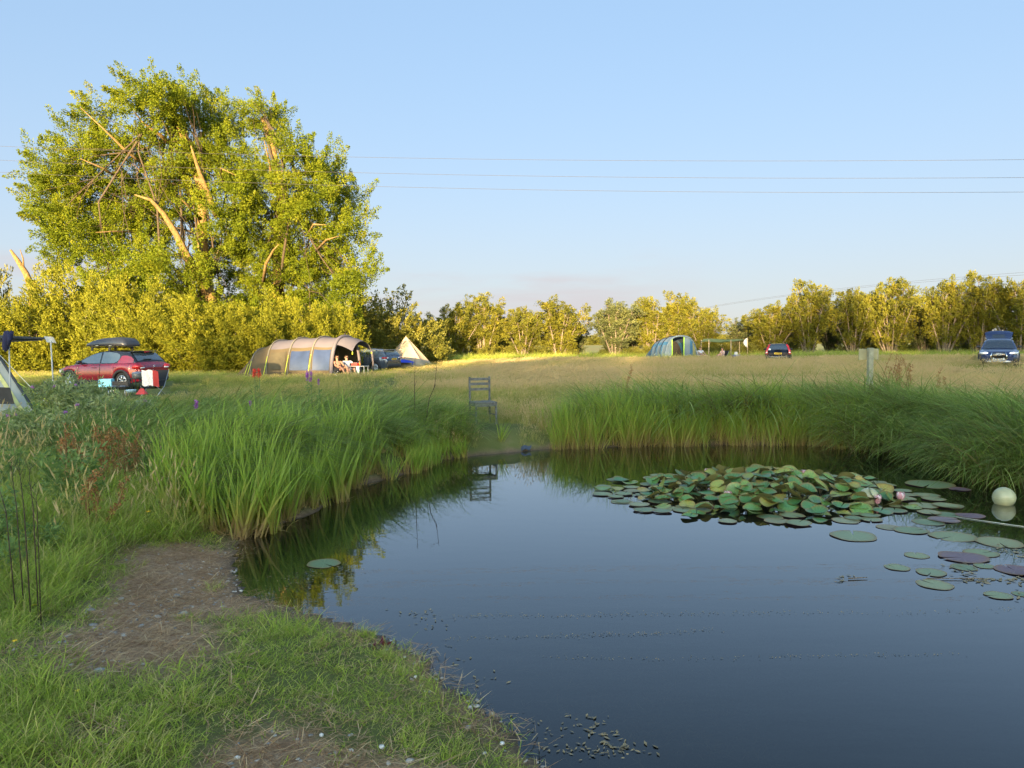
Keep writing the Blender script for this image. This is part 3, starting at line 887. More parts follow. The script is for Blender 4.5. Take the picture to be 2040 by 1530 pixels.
DOCK = leaf_mat('dock_seed', [(0.0, (0.18, 0.08, 0.03)), (0.5, (0.36, 0.17, 0.055)), (1.0, (0.50, 0.29, 0.11))], 0.2, noise=0.3, nscale=3)
WEEDL = leaf_mat('weed_leaf', [(0.0, (0.105, 0.165, 0.053)), (0.5, (0.188, 0.285, 0.075)), (1.0, (0.330, 0.405, 0.135))], 0.45, noise=0.4, nscale=2)
def msh(n, part, mt): return np_mesh(n, part[0], part[1], mt, {'tint': part[2]})

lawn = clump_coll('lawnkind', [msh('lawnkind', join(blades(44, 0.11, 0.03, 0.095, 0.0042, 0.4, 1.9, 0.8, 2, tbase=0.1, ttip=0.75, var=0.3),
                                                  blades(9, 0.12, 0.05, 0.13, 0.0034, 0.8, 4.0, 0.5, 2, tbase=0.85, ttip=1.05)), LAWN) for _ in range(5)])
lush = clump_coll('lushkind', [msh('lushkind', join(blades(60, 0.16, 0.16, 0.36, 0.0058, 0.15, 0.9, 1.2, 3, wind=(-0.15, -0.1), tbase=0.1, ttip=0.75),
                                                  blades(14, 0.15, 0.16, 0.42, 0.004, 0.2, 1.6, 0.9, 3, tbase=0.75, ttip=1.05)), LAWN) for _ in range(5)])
def seedheads(n, rad, h0, h1, w, lean, hl, rg=None):
    """thin stems each ending in a feathery head"""
    V, F, T = blades(n, rad, h0, h1, 0.0045, lean * 0.3, lean, 0.35, 3, tbase=0.35, ttip=0.75, twist=True)
    tips = V.reshape(n, -1, 3)[:, -2:, :].mean(1)
    prev = V.reshape(n, -1, 3)[:, -4:-2, :].mean(1)
    ax = unit(tips - prev)
    parts = [(V, F, T)]
    for k in range(2):
        sd = unit(np.cross(ax, G.normal(size=(n, 3))))
        L = hl * G.uniform(0.7, 1.3, n)[:, None]
        q = np.stack([tips - ax * L * 0.35, tips + sd * w + ax * L * 0.1, tips + ax * L * 0.75, tips - sd * w + ax * L * 0.1], 1).reshape(-1, 3)
        parts.append((q, np.arange(4 * n).reshape(n, 4), np.repeat(0.95 + G.normal(size=n) * 0.1, 4)))
    return join(*parts)
mead = clump_coll('meadowkind', [msh('meadowkind', join(blades(24, 0.26, 0.25, 0.5, 0.012, 0.1, 0.6, 0.6, 3, wind=(-0.05, 0), tbase=0.05, ttip=0.55),
                                                      seedheads(20, 0.28, 0.40, 0.66, 0.014, 0.35, 0.12)), MEAD) for _ in range(6)])
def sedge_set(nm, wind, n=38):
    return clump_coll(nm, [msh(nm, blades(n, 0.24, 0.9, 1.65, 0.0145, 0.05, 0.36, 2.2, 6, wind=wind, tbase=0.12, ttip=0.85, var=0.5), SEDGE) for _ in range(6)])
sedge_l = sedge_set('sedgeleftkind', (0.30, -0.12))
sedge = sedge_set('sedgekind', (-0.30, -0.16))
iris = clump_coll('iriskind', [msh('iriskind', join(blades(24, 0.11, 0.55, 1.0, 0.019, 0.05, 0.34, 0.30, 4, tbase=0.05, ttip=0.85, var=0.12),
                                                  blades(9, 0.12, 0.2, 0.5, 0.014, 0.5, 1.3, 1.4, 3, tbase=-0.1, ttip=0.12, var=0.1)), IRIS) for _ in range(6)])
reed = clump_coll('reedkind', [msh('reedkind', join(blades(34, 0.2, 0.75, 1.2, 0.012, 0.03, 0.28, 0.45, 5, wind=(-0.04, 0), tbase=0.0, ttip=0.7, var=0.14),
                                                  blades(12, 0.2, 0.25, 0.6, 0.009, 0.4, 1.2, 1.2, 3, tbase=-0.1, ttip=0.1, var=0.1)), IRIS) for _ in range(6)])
straw = clump_coll('strawkind', [msh('strawkind', blades(34, 0.14, 0.04, 0.13, 0.0034, 3.0, 12.0, 0.1, 2, tbase=0.3, ttip=0.6, zsink=-0.004, var=0.4), STRAW) for _ in range(5)])
drystem = clump_coll('drykind', [msh('drykind', join(seedheads(16, 0.14, 0.45, 0.95, 0.008, 0.35, 0.10), blades(18, 0.15, 0.25, 0.6, 0.006, 0.1, 0.6, 0.9, 3, tbase=0.2, ttip=0.8)), MEAD) for _ in range(5)])

def weed_mesh(n, h):
    """leafy sprays: stems with lance-shaped leaves"""
    parts = [blades(n, 0.12, h * 0.6, h, 0.006, 0.05, 0.35, 0.2, 3, tbase=0.2, ttip=0.5)]
    C = []
    for i in range(n):
        a = G.uniform(0, 6.28); r = 0.16 * G.uniform(0, 1)
        for k in range(9):
            C.append((math.cos(a) * (r + 0.1 * k / 9), math.sin(a) * (r + 0.1 * k / 9), h * (0.08 + 0.9 * k / 9)))
    parts.append(leaves_at(np.array(C), np.full(len(C), 0.07), 7, 0.085, 0.03, G, (0, 0, 0.3)))
    return join(*parts)
weed = clump_coll('weedkind', [msh('weedkind', weed_mesh(6, hh), WEEDL) for hh in (0.35, 0.5, 0.65, 0.5)])

def inview(P, mx=420, my=260):
    u, v, d = to_px(P)
    return (u > -mx) & (u < 2040 + mx) & (v < 1530 + my) & (d > 0.3)
def spread(xy0, xy1, dens, keep):
    """random points over a rectangle at dens per square metre, thinned by keep(x, y) in 0..1"""
    n = int((xy1[0] - xy0[0]) * (xy1[1] - xy0[1]) * dens)
    x = G.uniform(xy0[0], xy1[0], n); y = G.uniform(xy0[1], xy1[1], n)
    k = G.uniform(0, 1, n) < keep(x, y)
    x, y = x[k], y[k]
    P = np.stack([x, y, height(x, y)], 1)
    P = P[inview(P + np.array([0, 0, 0.3]))]
    return P
def put(name, P, coll, nk, s0, s1, label, shift=None, tilt=0.12, rz=True, sfun=None):
    n = len(P)
    rot = np.stack([G.normal(size=n) * tilt, G.normal(size=n) * tilt, G.uniform(0, 6.283, n) if rz is True else G.normal(size=n) * rz], 1)
    s = G.uniform(s0, s1, n)
    if sfun is not None: s = s * sfun(P[:, 0], P[:, 1])
    sh = G.normal(size=n) * 0.07 + (shift if shift is not None else 0)
    print(name, n)
    return scatter(name, P, rot, s, G.integers(0, nk, n), coll, sh, label)

# regions on the ground (photo outlines laid down on the meadow)
SEDGE_L = wpx([(40, 925), (130, 948), (260, 978), (330, 998), (380, 1040), (420, 1075), (490, 1072), (560, 1045), (640, 1020), (690, 976), (760, 958), (830, 938), (875, 915), (930, 900),
               (905, 884), (800, 872), (700, 868), (400, 888), (250, 908)], -0.25)
SEDGE_L = [(x, y) for x, y in SEDGE_L]
sedL = lambda x, y: poly_sd(x, y, SEDGE_L)
# banks across the water: strips behind the shore between two lines of sight
def bank(x, y, w0, w1, u0, u1):
    sd = shore_d(x, y); u, v, d = to_px(np.stack([x, y, np.zeros_like(x)], 1))
    return (sd > w0) & (sd < w1) & (u > u0) & (u < u1) & (y > 6.5)
CAMP = [(-0.5, 15.2, 0.75), (-12.8, 24.6, 3.2), (-21.0, 28.0, 3.8), (-16.2, 28.5, 4.6), (-12, 41.5, 4.5), (-9.5, 40.5, 2.8), (-9.0, 50, 3.4), (-7.7, 59.5, 3.0), (13.2, 69.3, 3.2), (20.3, 54.5, 3.2), (23.6, 36.6, 3.4), (19, 69.5, 3.5), (-11.2, 18.5, 3.0)]
def camp(x, y):
    k = np.ones_like(x)
    for cx, cy_, r in CAMP: k = np.minimum(k, sstep(r * 0.75, r, np.hypot(x - cx, y - cy_)))
    return k

# 1 short turf by the water and on the near bank
def k_lawn(x, y):
    sd = shore_d(x, y)
    return (1 - dirt_mask(x, y) * 0.97) * (sd > 0.05) * (sedL(x, y) > 0.05) * (poly_sd(x, y, PATH) > 0.02) * (0.35 + 0.75 * fbm(x * 1.7, y * 1.7, 31, 3)) * np.where(sd < 0.55, 0.35 + (fbm(x * 3, y * 3, 8) > 0.5), 1)
P = spread((-6.5, 1.5), (1.6, 8.5), 330, k_lawn)
leftness = lambda x, y: sstep(-1.2, -2.2, x + 0.12 * (y - 4))
put('short_turf', P, lawn, 5, 0.7, 1.25, 'short patchy turf on the near bank', 0.05, sfun=lambda x, y: 0.85 + 0.5 * fbm(x * 1.3, y * 1.3, 77, 2) + 0.3 * leftness(x, y))
# 2 longer lush grass on the left
def k_lush(x, y):
    return (1 - dirt_mask(x, y)) * (poly_sd(x, y, PATH) > 0.32) * (sedL(x, y) > 0.12) * leftness(x, y) * (0.25 + 0.9 * fbm(x * 1.2, y * 1.2, 51, 2)) * (shore_d(x, y) > 0.5)
P = spread((-13, 2.0), (-1.0, 13), 115, k_lush)
put('long_grass', P, lush, 5, 0.55, 1.1, 'longer lush grass left of the worn path', 0.0, sfun=lambda x, y: 0.5 + 0.85 * sstep(3.4, 7.5, y) + 0.25 * fbm(x, y, 5, 2))
P = spread((-13, 3.5), (-1.6, 15), 26, lambda x, y: k_lush(x, y) * sstep(4.2, 6.8, y - 0.5 * (x + 2.5)) * 0.2)
put('seeding_grass', P, drystem, 5, 0.6, 1.1, 'tall seeding grass at the left edge', 0.0)
P = spread((-14, 4.2), (-1.8, 16), 3, lambda x, y: (sedL(x, y) > -0.5) * (poly_sd(x, y, PATH) > 0.4) * (shore_d(x, y) > 1.4) * (0.4 + 0.8 * (fbm(x, y, 61, 2) > 0.5)) * sstep(4.3, 6, y - 0.6 * (x + 3.5)))
put('leafy_weeds', P, weed, 4, 0.5, 1.15, 'leafy weeds among the long grass on the left')
# 3 straw litter on the worn earth, sods of short grass along the brink
P = spread((-4.6, 1.8), (1.6, 8), 230, lambda x, y: dirt_mask(x, y) * (shore_d(x, y) > 0.12) * 0.6 + 0.13)
put('straw_litter', P, straw, 5, 0.7, 1.5, 'dry straw and root litter on the bare earth', 0.0, tilt=0.05)
P = spread((-2.5, 1.8), (1.2, 6.5), 26, lambda x, y: (shore_d(x, y) > 0.1) * (shore_d(x, y) < 0.8) * (fbm(x * 2, y * 2, 19, 2) > 0.48))
put('grass_tufts', P, lush, 5, 0.28, 0.5, 'small grass tufts along the brink', 0.1)

# 4 sedge and iris on the left bank
P = spread((-14, 6), (0.5, 20), 30, lambda x, y: (sedL(x, y) < 0.15) * (shore_d(x, y) > 0.5))
put('sedge_bed', P, sedge_l, 6, 0.72, 1.0, 'arching green sedge on the left bank', 0.0, rz=0.45, sfun=lambda x, y: (0.75 + 0.5 * fbm(x * 0.9, y * 0.9, 68, 2)) * (0.72 + 0.36 * sstep(0.2, 1.4, shore_d(x, y))))
def vpx(x, y): return to_px(np.stack([x, y, np.full_like(x, WZ)], 1))[1]
def upx(x, y): return to_px(np.stack([x, y, np.full_like(x, -0.3)], 1))[0]
P = spread((-5, 5.5), (0.2, 15), 30, lambda x, y: (sedL(x, y) < 0.35) * (shore_d(x, y) > -0.1) * (shore_d(x, y) < 1.25 + 0.5 * (upx(x, y) < 560)) * (upx(x, y) < 930) * (vpx(x, y) < 1074) * (0.75 + 0.4 * (fbm(x * 1.6, y * 1.6, 37, 2) > 0.42)))
put('iris_bed', P, iris, 6, 0.80, 1.22, 'bright yellow green iris blades along the left water edge', sfun=lambda x, y: (1.0 - 0.45 * sstep(640, 900, upx(x, y))) * (0.82 + 0.36 * fbm(x * 2, y * 2, 38, 2)))
# 5 rank growth behind the chair, on the open shore in the middle
def k_mid(x, y):
    u, v, d = to_px(np.stack([x, y, np.zeros_like(x)], 1)); sd = shore_d(x, y)
    return (u > 840) & (u < 1190) & (sd > 0.22) & (sd < 3.2) & (y > 12) & (np.hypot(x + 0.5, y - 15.0) > 0.75)
P = spread((-3, 12), (4, 19), 45, lambda x, y: k_mid(x, y) * (0.45 + 0.7 * (fbm(x * 1.5, y * 1.5, 71, 2) > 0.46)))
put('rank_grass', P, drystem, 5, 0.35, 0.62, 'rank brownish grass on the open shore below the chair', 0.05)
P = spread((-3, 12), (4, 19), 14, lambda x, y: k_mid(x, y) * (fbm(x * 1.5, y * 1.5, 72, 2) > 0.5))
put('shore_tufts', P, iris, 6, 0.4, 0.75, 'scattered green tufts on the open shore')
# 6 far bank: upright reeds at the water, arching sedge on top
P = spread((0.5, 9.5), (8, 17), 42, lambda x, y: bank(x, y, -0.12, 0.9, 1105, 1720) * 1.0)
put('reed_bed', P, reed, 6, 0.68, 1.05, 'upright reeds with straw coloured feet along the far water edge', sfun=lambda x, y: 0.7 + 0.55 * fbm(x * 1.4, y * 1.4, 66, 2))
P = spread((0.5, 9), (12, 20), 34, lambda x, y: bank(x, y, 0.55, 2.6, 1170, 2500) * (0.35 + 0.8 * fbm(x * 0.7, y * 0.7, 91, 2)))
put('sedge_bank', P, sedge, 6, 0.95, 1.28, 'dark arching sedge along the top of the far bank', -0.06, rz=0.55, sfun=lambda x, y: 0.66 + 0.62 * fbm(x * 0.9, y * 0.9, 67, 2))
P = spread((3, 7), (13, 16), 40, lambda x, y: bank(x, y, -0.1, 1.4, 1690, 2700))
put('sedge_drape', P, sedge, 6, 0.85, 1.15, 'dark sedge hanging over the water on the right', -0.12, rz=0.6)
# 7 meadow
def k_mead(x, y):
    sd = shore_d(x, y)
    k = (sd > 1.6) * (sedL(x, y) > 0.4) * (camp(x, y)) * (1 - 0.85 * (1 - sstep(-0.2, 0.3, poly_sd(x, y, TRACK))))
    k = k * (0.45 + 0.75 * fbm(x * 0.5, y * 0.5, 33, 2))
    return k
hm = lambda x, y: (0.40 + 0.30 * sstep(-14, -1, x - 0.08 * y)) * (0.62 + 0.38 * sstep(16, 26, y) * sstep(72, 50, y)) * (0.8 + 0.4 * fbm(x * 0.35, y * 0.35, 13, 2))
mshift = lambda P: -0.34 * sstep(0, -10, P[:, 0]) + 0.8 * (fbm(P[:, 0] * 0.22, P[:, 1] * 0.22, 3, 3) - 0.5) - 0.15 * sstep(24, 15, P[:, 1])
P = spread((-20, 13.5), (20, 30), 20, k_mead)
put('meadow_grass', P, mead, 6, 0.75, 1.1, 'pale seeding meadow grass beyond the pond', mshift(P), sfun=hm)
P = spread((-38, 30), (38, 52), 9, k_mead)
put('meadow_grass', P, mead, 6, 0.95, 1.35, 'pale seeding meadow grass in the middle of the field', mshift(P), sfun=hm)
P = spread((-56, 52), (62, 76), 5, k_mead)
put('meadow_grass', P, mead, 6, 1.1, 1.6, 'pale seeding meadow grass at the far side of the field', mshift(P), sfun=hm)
P = spread((-45, 62), (66, 82), 5, lambda x, y: (y + 0.1 * x > 66 + 3 * vnoise(x * 0.3, y * 0.3, 4)) * camp(x, y) * 1.0)
put('hedge_grass', P, lush, 5, 2.6, 4.0, 'tall green grass along the foot of the hedge', -0.05)
P = spread((-40, 32), (-6, 46), 6, lambda x, y: camp(x, y) * (y > 36 + 0.1 * x))
put('camp_grass', P, lush, 5, 1.0, 1.7, 'sunlit green grass round the beige tent', 0.05)
# ================================================================== CARS
GLASS = mat('dark_glass', (0.018, 0.024, 0.03), 0.03, var=0.1, spec=0.9, coat=0.6)
GLASSL = mat('tinted_glass', (0.05, 0.07, 0.085), 0.03, var=0.1, spec=0.9, coat=0.8)
RUBBER = mat('tyre_rubber', (0.022, 0.022, 0.023), 0.85, bump=0.2, scale=30)
ALLOY = mat('alloy', (0.55, 0.56, 0.58), 0.3, 0.9)
PLASTIC = mat('black_plastic', (0.025, 0.025, 0.027), 0.55, scale=20)
GLOSSB = mat('gloss_black', (0.012, 0.012, 0.014), 0.12, coat=0.7)
CHROME = mat('chrome', (0.75, 0.75, 0.77), 0.12, 1.0)
LAMPR = mat('red_lens', (0.42, 0.012, 0.015), 0.12, coat=0.6)
LAMPW = mat('clear_lens', (0.62, 0.62, 0.64), 0.1, coat=0.8)
LAMPON = mat('lit_daylight_strip', (0.9, 0.9, 0.9), 0.2, emit=((1, 0.98, 0.93), 1.1))
PLATEY = mat('yellow_plate', (0.80, 0.48, 0.02), 0.4, var=0.04)
PLATEW = mat('white_plate', (0.74, 0.74, 0.72), 0.4, var=0.04)
INK = mat('plate_ink', (0.02, 0.02, 0.02), 0.5)
SILVERP = mat('silver_trim', (0.50, 0.51, 0.53), 0.35, 0.6)

def interp(tab, x):
    xs = [a for a, b in tab]; ys = [b for a, b in tab]
    return float(np.interp(x, xs, ys))
class Car:
    """body lofted from side and plan profiles; +x is the nose, y to its left"""
    def __init__(s, label, cat_label, loc, heading, L, W, wheels, wr, top, belt_w, paint, name, clad=PLASTIC):
        s.root = thing(name, label, 'car', loc, heading)
        s.L, s.W, s.wx, s.wr, s.top, s.bw, s.paint, s.clad = L, W, wheels, wr, top, belt_w, paint, clad
        s.low = 0.21
    def sill(s, x):
        z = s.low + 0.10 * max(0, (abs(x) - (s.L / 2 - 0.5)) / 0.5)
        for w in s.wx:
            r = s.wr + 0.055
            if abs(x - w) < r: z = max(z, s.wr + math.sqrt(r * r - (x - w) ** 2) * 0.98)
        return z
    def body(s, lip=0.0):
        L = s.L
        xs = sorted(set(list(np.linspace(-L / 2, L / 2, 70)) + [w + k * (s.wr + 0.055) for w in s.wx for k in (-1, -0.98, -0.9, -0.75, 0.75, 0.9, 0.98, 1)]))
        rows = []
        for x in xs:
            w = interp(s.bw, x) * s.W / 2; zt = interp(s.top, x); zb = min(s.sill(x), zt - 0.12)
            h = zt - zb
            half = [(w * 0.965, zb), (w * 0.995, zb + h * 0.18), (w, zb + h * 0.42), (w * 0.992, zb + h * 0.62), (w * 0.972, zb + h * 0.84), (w * 0.93, zt - 0.025), (w * 0.82, zt), (w * 0.4, zt + 0.018)]
            rows.append([(x, -y, z) for y, z in half] + [(x, 0, zt + 0.022)] + [(x, y, z) for y, z in half[::-1]])
        mb = MB(); mb.grid(rows, flip=True)
        n = len(rows[0])
        mb.f.append(list(range(n))[::-1]); mb.m.append(0); mb.s.append(False)
        b = len(mb.v) - n
        mb.f.append([b + i for i in range(n)]); mb.m.append(0); mb.s.append(False)
        mb.build('body', s.paint, s.root)
        ub = MB()                                               # floor pan keeps daylight out from under the arches
        ub.box((0, 0, s.low + 0.16), (L * 0.93, s.W * 0.62, 0.26))
        ub.build('floor_pan', PLASTIC, s.root)
        for w in s.wx:                                           # dark arch lips
            for sy in (-1, 1):
                r = s.wr + 0.06; pts = []
                for a in np.linspace(R(-2), R(182), 15):
                    x = w + math.cos(a) * r
                    y = sy * (interp(s.bw, x) * s.W / 2 * 0.99 + 0.004)
                    pts.append((x, y, max(s.low, s.wr + math.sin(a) * r)))
                m2 = MB(); m2.tube(pts, 0.035 + lip, 5); m2.build('wheel_arch', s.clad, s.root)
        return s
    def cabin(s, roof, z_belt, w_belt, w_roof, paint=None):
        """roof: (x, z) line from windscreen foot to tailgate foot; glass is laid on separately"""
        s.roof, s.zb, s.wbelt, s.wroof = roof, z_belt, w_belt, w_roof
        xs = np.linspace(roof[0][0], roof[-1][0], 46)
        rows = []
        for x in xs:
            rows.append([s.cab(x, f, sd) for sd, f in [(-1, 0), (-1, 0.5), (-1, 0.9)]] + [s.top_pt(x, y) for y in (-0.93, -0.6, 0, 0.6, 0.93)] + [s.cab(x, f, 1) for f in (0.9, 0.5, 0)])
        mb = MB(); mb.grid(rows, flip=roof[0][0] < roof[-1][0]); mb.build('cabin', paint or s.paint, s.root)
        return s
    def zr(s, x): return interp(sorted(s.roof), x)
    def half(s, x, z):
        zb = interp(s.zb, x); t = min(1, max(0, (z - zb) / 0.5))
        return interp(s.wbelt, x) * (1 - t) + interp(s.wroof, x) * t
    def cab(s, x, f, sd, off=0.0):
        zb = interp(s.zb, x) - 0.03; zt = max(s.zr(x) - 0.035, zb + 0.001)
        z = zb + (zt - zb) * f
        return Vector((x, sd * (s.half(x, z) + off), z + off * 0.3))
    def top_pt(s, x, yf, off=0.0):
        z = s.zr(x); w = s.half(x, z)
        return Vector((x, yf * w, z - 0.05 * abs(yf) ** 3 + off))
    def side_glass(s, poly, sd, m_=None, name='side_window'):
        """poly: list of (x, lower z, upper z)"""
        mb = MB(); rows = []
        for x, z0, z1 in poly:
            rows.append([Vector((x, sd * (s.half(x, z) + 0.008), z)) for z in np.linspace(z0, z1, 4)])
        mb.grid(rows, smooth=True); mb.build(name, m_ or GLASS, s.root)
    def end_glass(s, x0, x1, wf, name, m_=None, off=0.012, out=0.0):
        mb = MB(); rows = []
        for x in np.linspace(x0, x1, 7):
            p = s.top_pt(x, 0)
            rows.append([s.top_pt(x, y) + Vector((out, 0, off)) for y in np.linspace(-wf, wf, 7)])
        mb.grid(rows, smooth=True); return mb.build(name, m_ or GLASS, s.root)
    def wheels(s, spokes=5, width=0.2, rim=ALLOY):
        for w in s.wx:
            for sd in (-1, 1):
                M = Matrix.Rotation(R(-90) * sd, 3, 'X')
                c = (w, sd * (s.W / 2 - width * 0.62), s.wr)
                r = s.wr
                mb = MB(); mb.lathe([(r * 0.62, -width / 2), (r * 0.93, -width / 2), (r, -width * 0.38), (r, width * 0.38), (r * 0.93, width / 2), (r * 0.66, width / 2 - 0.01), (r * 0.62, width * 0.3)], 24, M=M, c=c)
                ty = mb.build('wheel', RUBBER, s.root)
                rb = MB(); rb.lathe([(r * 0.67, width * 0.46), (r * 0.63, width * 0.49), (r * 0.60, width * 0.44), (r * 0.6, width * 0.1), (0.0, width * 0.1)], 24, M=M, c=c)
                rb.build('rim', PLASTIC if spokes else rim, ty)
                sb = MB()
                sb.lathe([(r * 0.68, width * 0.44), (r * 0.665, width * 0.5), (r * 0.61, width * 0.5), (r * 0.60, width * 0.43)], 24, M=M, c=c)
                sb.lathe([(r * 0.15, width * 0.3), (r * 0.13, width * 0.47), (0.0, width * 0.48)], 12, M=M, c=c)
                for k in range(spokes):
                    a = 2 * math.pi * k / spokes + 0.3
                    for da in (-0.12, 0.12):
                        p0 = Vector((math.cos(a + da * 0.6) * r * 0.1, math.sin(a + da * 0.6) * r * 0.1, width * 0.42))
                        p1 = Vector((math.cos(a + da) * r * 0.63, math.sin(a + da) * r * 0.63, width * 0.44))
                        sb.tube([M @ p0 + Vector(c), M @ p1 + Vector(c)], [r * 0.055, r * 0.05], 5)
                sb.build('spokes', rim, ty, kind='stuff')
    def mirror(s, x, z, y=None, m_=None):
        for sd in (-1, 1):
            yy = y or s.half(x, z)
            mb = MB()
            mb.lathe([(0.0, -0.10), (0.055, -0.095), (0.08, -0.03), (0.082, 0.04), (0.06, 0.095), (0.0, 0.10)], 12, M=Matrix.Rotation(R(90), 3, 'X') @ Matrix.Diagonal((1.0, 0.85, 1.0)), c=(x, sd * (yy + 0.15), z + 0.03))
            mb.tube([(x, sd * (yy - 0.02), z - 0.05), (x, sd * (yy + 0.12), z)], 0.02, 6)
            mb.build('wing_mirror', m_ or PLASTIC, s.root)
    def handles(s, spots, z, m_=None):
        for x in spots:
            for sd in (-1, 1):
                y = sd * (interp(s.bw, x) * s.W / 2 * 0.985 + 0.012)
                mb = MB(); mb.tube([(x - 0.1, y * 0.99, z), (x - 0.08, y, z), (x + 0.08, y, z), (x + 0.1, y * 0.99, z)], 0.014, 6)
                mb.build('door_handle', m_ or s.paint, s.root)
    def seams(s, lines):
        for x, z0, z1 in lines:
            for sd in (-1, 1):
                pts = []
                for z in np.linspace(z0, z1, 6):
                    y = sd * (interp(s.bw, x) * s.W / 2 * (1.0 if z < 0.8 else 0.985) + 0.001)
                    pts.append((x, y, z))
                mb = MB(); mb.tube(pts, 0.008, 4); mb.build('door_seam', GLOSSB, s.root)
    def plate(s, end, z, m_, w=0.52, h=0.115, tilt=0):
        x = end * (s.L / 2 + 0.014)
        mb = MB(); mb.box((x, 0, z), (0.016, w, h)); p = mb.build('number_plate', m_, s.root)
        cb = MB()
        for i, (dy, dh, dw) in enumerate([(-0.20, 1, .026), (-0.145, 1, .03), (-0.09, 0.9, .022), (-0.035, 1, .03), (0.055, 1, .028), (0.115, 0.92, .03), (0.18, 1, .026)]):
            y = dy
            cb.box((x + end * 0.009, y - dw * 0.7, z), (0.004, 0.013, 0.076 * dh))
            cb.box((x + end * 0.009, y + dw * 0.7, z), (0.004, 0.013, 0.076 * dh))
            cb.box((x + end * 0.009, y, z + (0.03 if i % 2 else -0.01)), (0.004, dw * 1.2, 0.013))
        cb.build('plate_characters', INK, p, kind='stuff')
        return p
    def blob(s, name, m_, c, size, parent=None, n=10, rz=0.0):
        mb = MB(); rows = []
        M = Matrix.Rotation(rz, 3, 'Z')
        for i in range(n + 1):
            a = -math.pi / 2 + math.pi * i / n
            rows.append([M @ Vector((abs(math.cos(a)) ** 0.6 * math.copysign(abs(math.cos(t)) ** 0.6, math.cos(t)) * size[0] / 2,
                                 abs(math.cos(a)) ** 0.6 * math.copysign(abs(math.sin(t)) ** 0.6, math.sin(t)) * size[1] / 2,
                                 math.copysign(abs(math.sin(a)) ** 0.6, math.sin(a)) * size[2] / 2)) + Vector(c) for t in np.linspace(0, 2 * math.pi, 17)[:-1]])
        mb.grid(rows, wrap=True)
        return mb.build(name, m_, parent or s.root)

# ------------------------------------------------------------------ red hatchback with roof box
RED = mat('red_paint', (0.23, 0.008, 0.022), 0.22, 0.15, var=0.05, coat=0.8)
p = at_d(226, 745, 29.6)
car_loc = (p.x, p.y, hz(p.x, p.y))
c = Car('red hatchback with black roof parked in front of the sallow bushes', 'car', car_loc, R(161), 4.0, 1.75, (1.27, -1.27), 0.315,
        [(-2.0, 0.78), (-1.97, 0.93), (-1.85, 1.0), (-1.2, 0.985), (0.5, 0.945), (0.95, 0.93), (1.4, 0.87), (1.75, 0.79), (1.93, 0.68), (2.0, 0.55)],
        [(-2.0, 0.80), (-1.9, 0.91), (-1.6, 0.985), (-1.0, 1.0), (1.0, 1.0), (1.5, 0.97), (1.8, 0.88), (2.0, 0.66)], RED, 'red_hatchback')
c.body(0.018)
BLK = GLOSSB
c.cabin([(1.12, 0.92), (0.85, 1.07), (0.45, 1.28), (0.1, 1.40), (-0.3, 1.455), (-0.8, 1.455), (-1.3, 1.42), (-1.52, 1.36), (-1.72, 1.16), (-1.86, 0.99)],
        [(-1.9, 0.98), (1.2, 0.92)], [(-1.9, 0.72), (-1.3, 0.80), (1.0, 0.80), (1.2, 0.74)], [(-1.9, 0.60), (-1.4, 0.63), (0.3, 0.62), (1.2, 0.6)], BLK)
for sd in (-1, 1):
    c.side_glass([(0.86, 0.955, 0.965), (0.55, 0.955, 1.14), (0.3, 0.957, 1.25), (0.05, 0.96, 1.325), (-0.20, 0.962, 1.365)], sd, GLASSL, 'front_window')
    c.side_glass([(-0.27, 0.962, 1.37), (-0.6, 0.965, 1.375), (-0.9, 0.97, 1.345), (-1.06, 1.05, 1.30), (-1.12, 1.14, 1.24)], sd, GLASSL, 'rear_side_window')
    mb = MB()                                                       # painted rear quarter
    mb.grid([[Vector((x, sd * (c.half(x, z) + 0.006), z)) for z in np.linspace(z0, z1, 4)] for x, z0, z1 in [(-1.06, 0.95, 1.02), (-1.2, 0.95, 1.24), (-1.42, 0.95, 1.25), (-1.62, 0.95, 1.2), (-1.74, 0.95, 1.10)]])
    mb.build('quarter_panel', RED, c.root)
c.end_glass(1.02, 0.25, 0.86, 'windscreen', GLASS)
c.end_glass(-1.5, -1.80, 0.86, 'rear_window', GLASSL, out=-0.012)
c.blob('roof_spoiler', GLOSSB, (-1.5, 0, 1.40), (0.34, 1.16, 0.05))
c.blob('brake_light', LAMPR, (-1.67, 0, 1.375), (0.03, 0.26, 0.03))
c.blob('rear_wiper', PLASTIC, (-1.80, 0.12, 1.11), (0.05, 0.42, 0.02))
for sd in (-1, 1):
    t_ = c.blob('tail_light', LAMPR, (-1.85, sd * 0.66, 0.83), (0.36, 0.36, 0.20))
    c.blob('reverse_light', LAMPW, (-1.935, sd * 0.60, 0.795), (0.22, 0.26, 0.06), t_)
    c.blob('headlight', LAMPW, (1.78, sd * 0.60, 0.66), (0.30, 0.34, 0.16))
    c.blob('fog_light', LAMPW, (1.83, sd * 0.62, 0.40), (0.18, 0.28, 0.13))
    mb = MB(); mb.box((-0.05, sd * 0.868, 0.27), (1.9, 0.05, 0.14)); bevel(mb.build('door_cladding', PLASTIC, c.root), 0.02)
c.blob('rear_bumper', PLASTIC, (-1.92, 0, 0.40), (0.30, 1.50, 0.26))
c.blob('front_bumper', PLASTIC, (1.86, 0, 0.36), (0.26, 1.22, 0.20))
c.wheels(7, 0.2); c.mirror(0.66, 0.97, m_=GLOSSB); c.handles((-0.95, 0.02), 0.80); c.seams([(-0.24, 0.34, 0.94), (0.82, 0.5, 0.92)])
c.plate(-1, 0.62, PLATEY)
mb = MB()
for dz in (0.0, 0.045):
    mb.tube([(-2.0, -0.05, 0.80 + dz), (-2.01, 0, 0.845 + dz), (-2.0, 0.05, 0.80 + dz)], 0.010, 5)
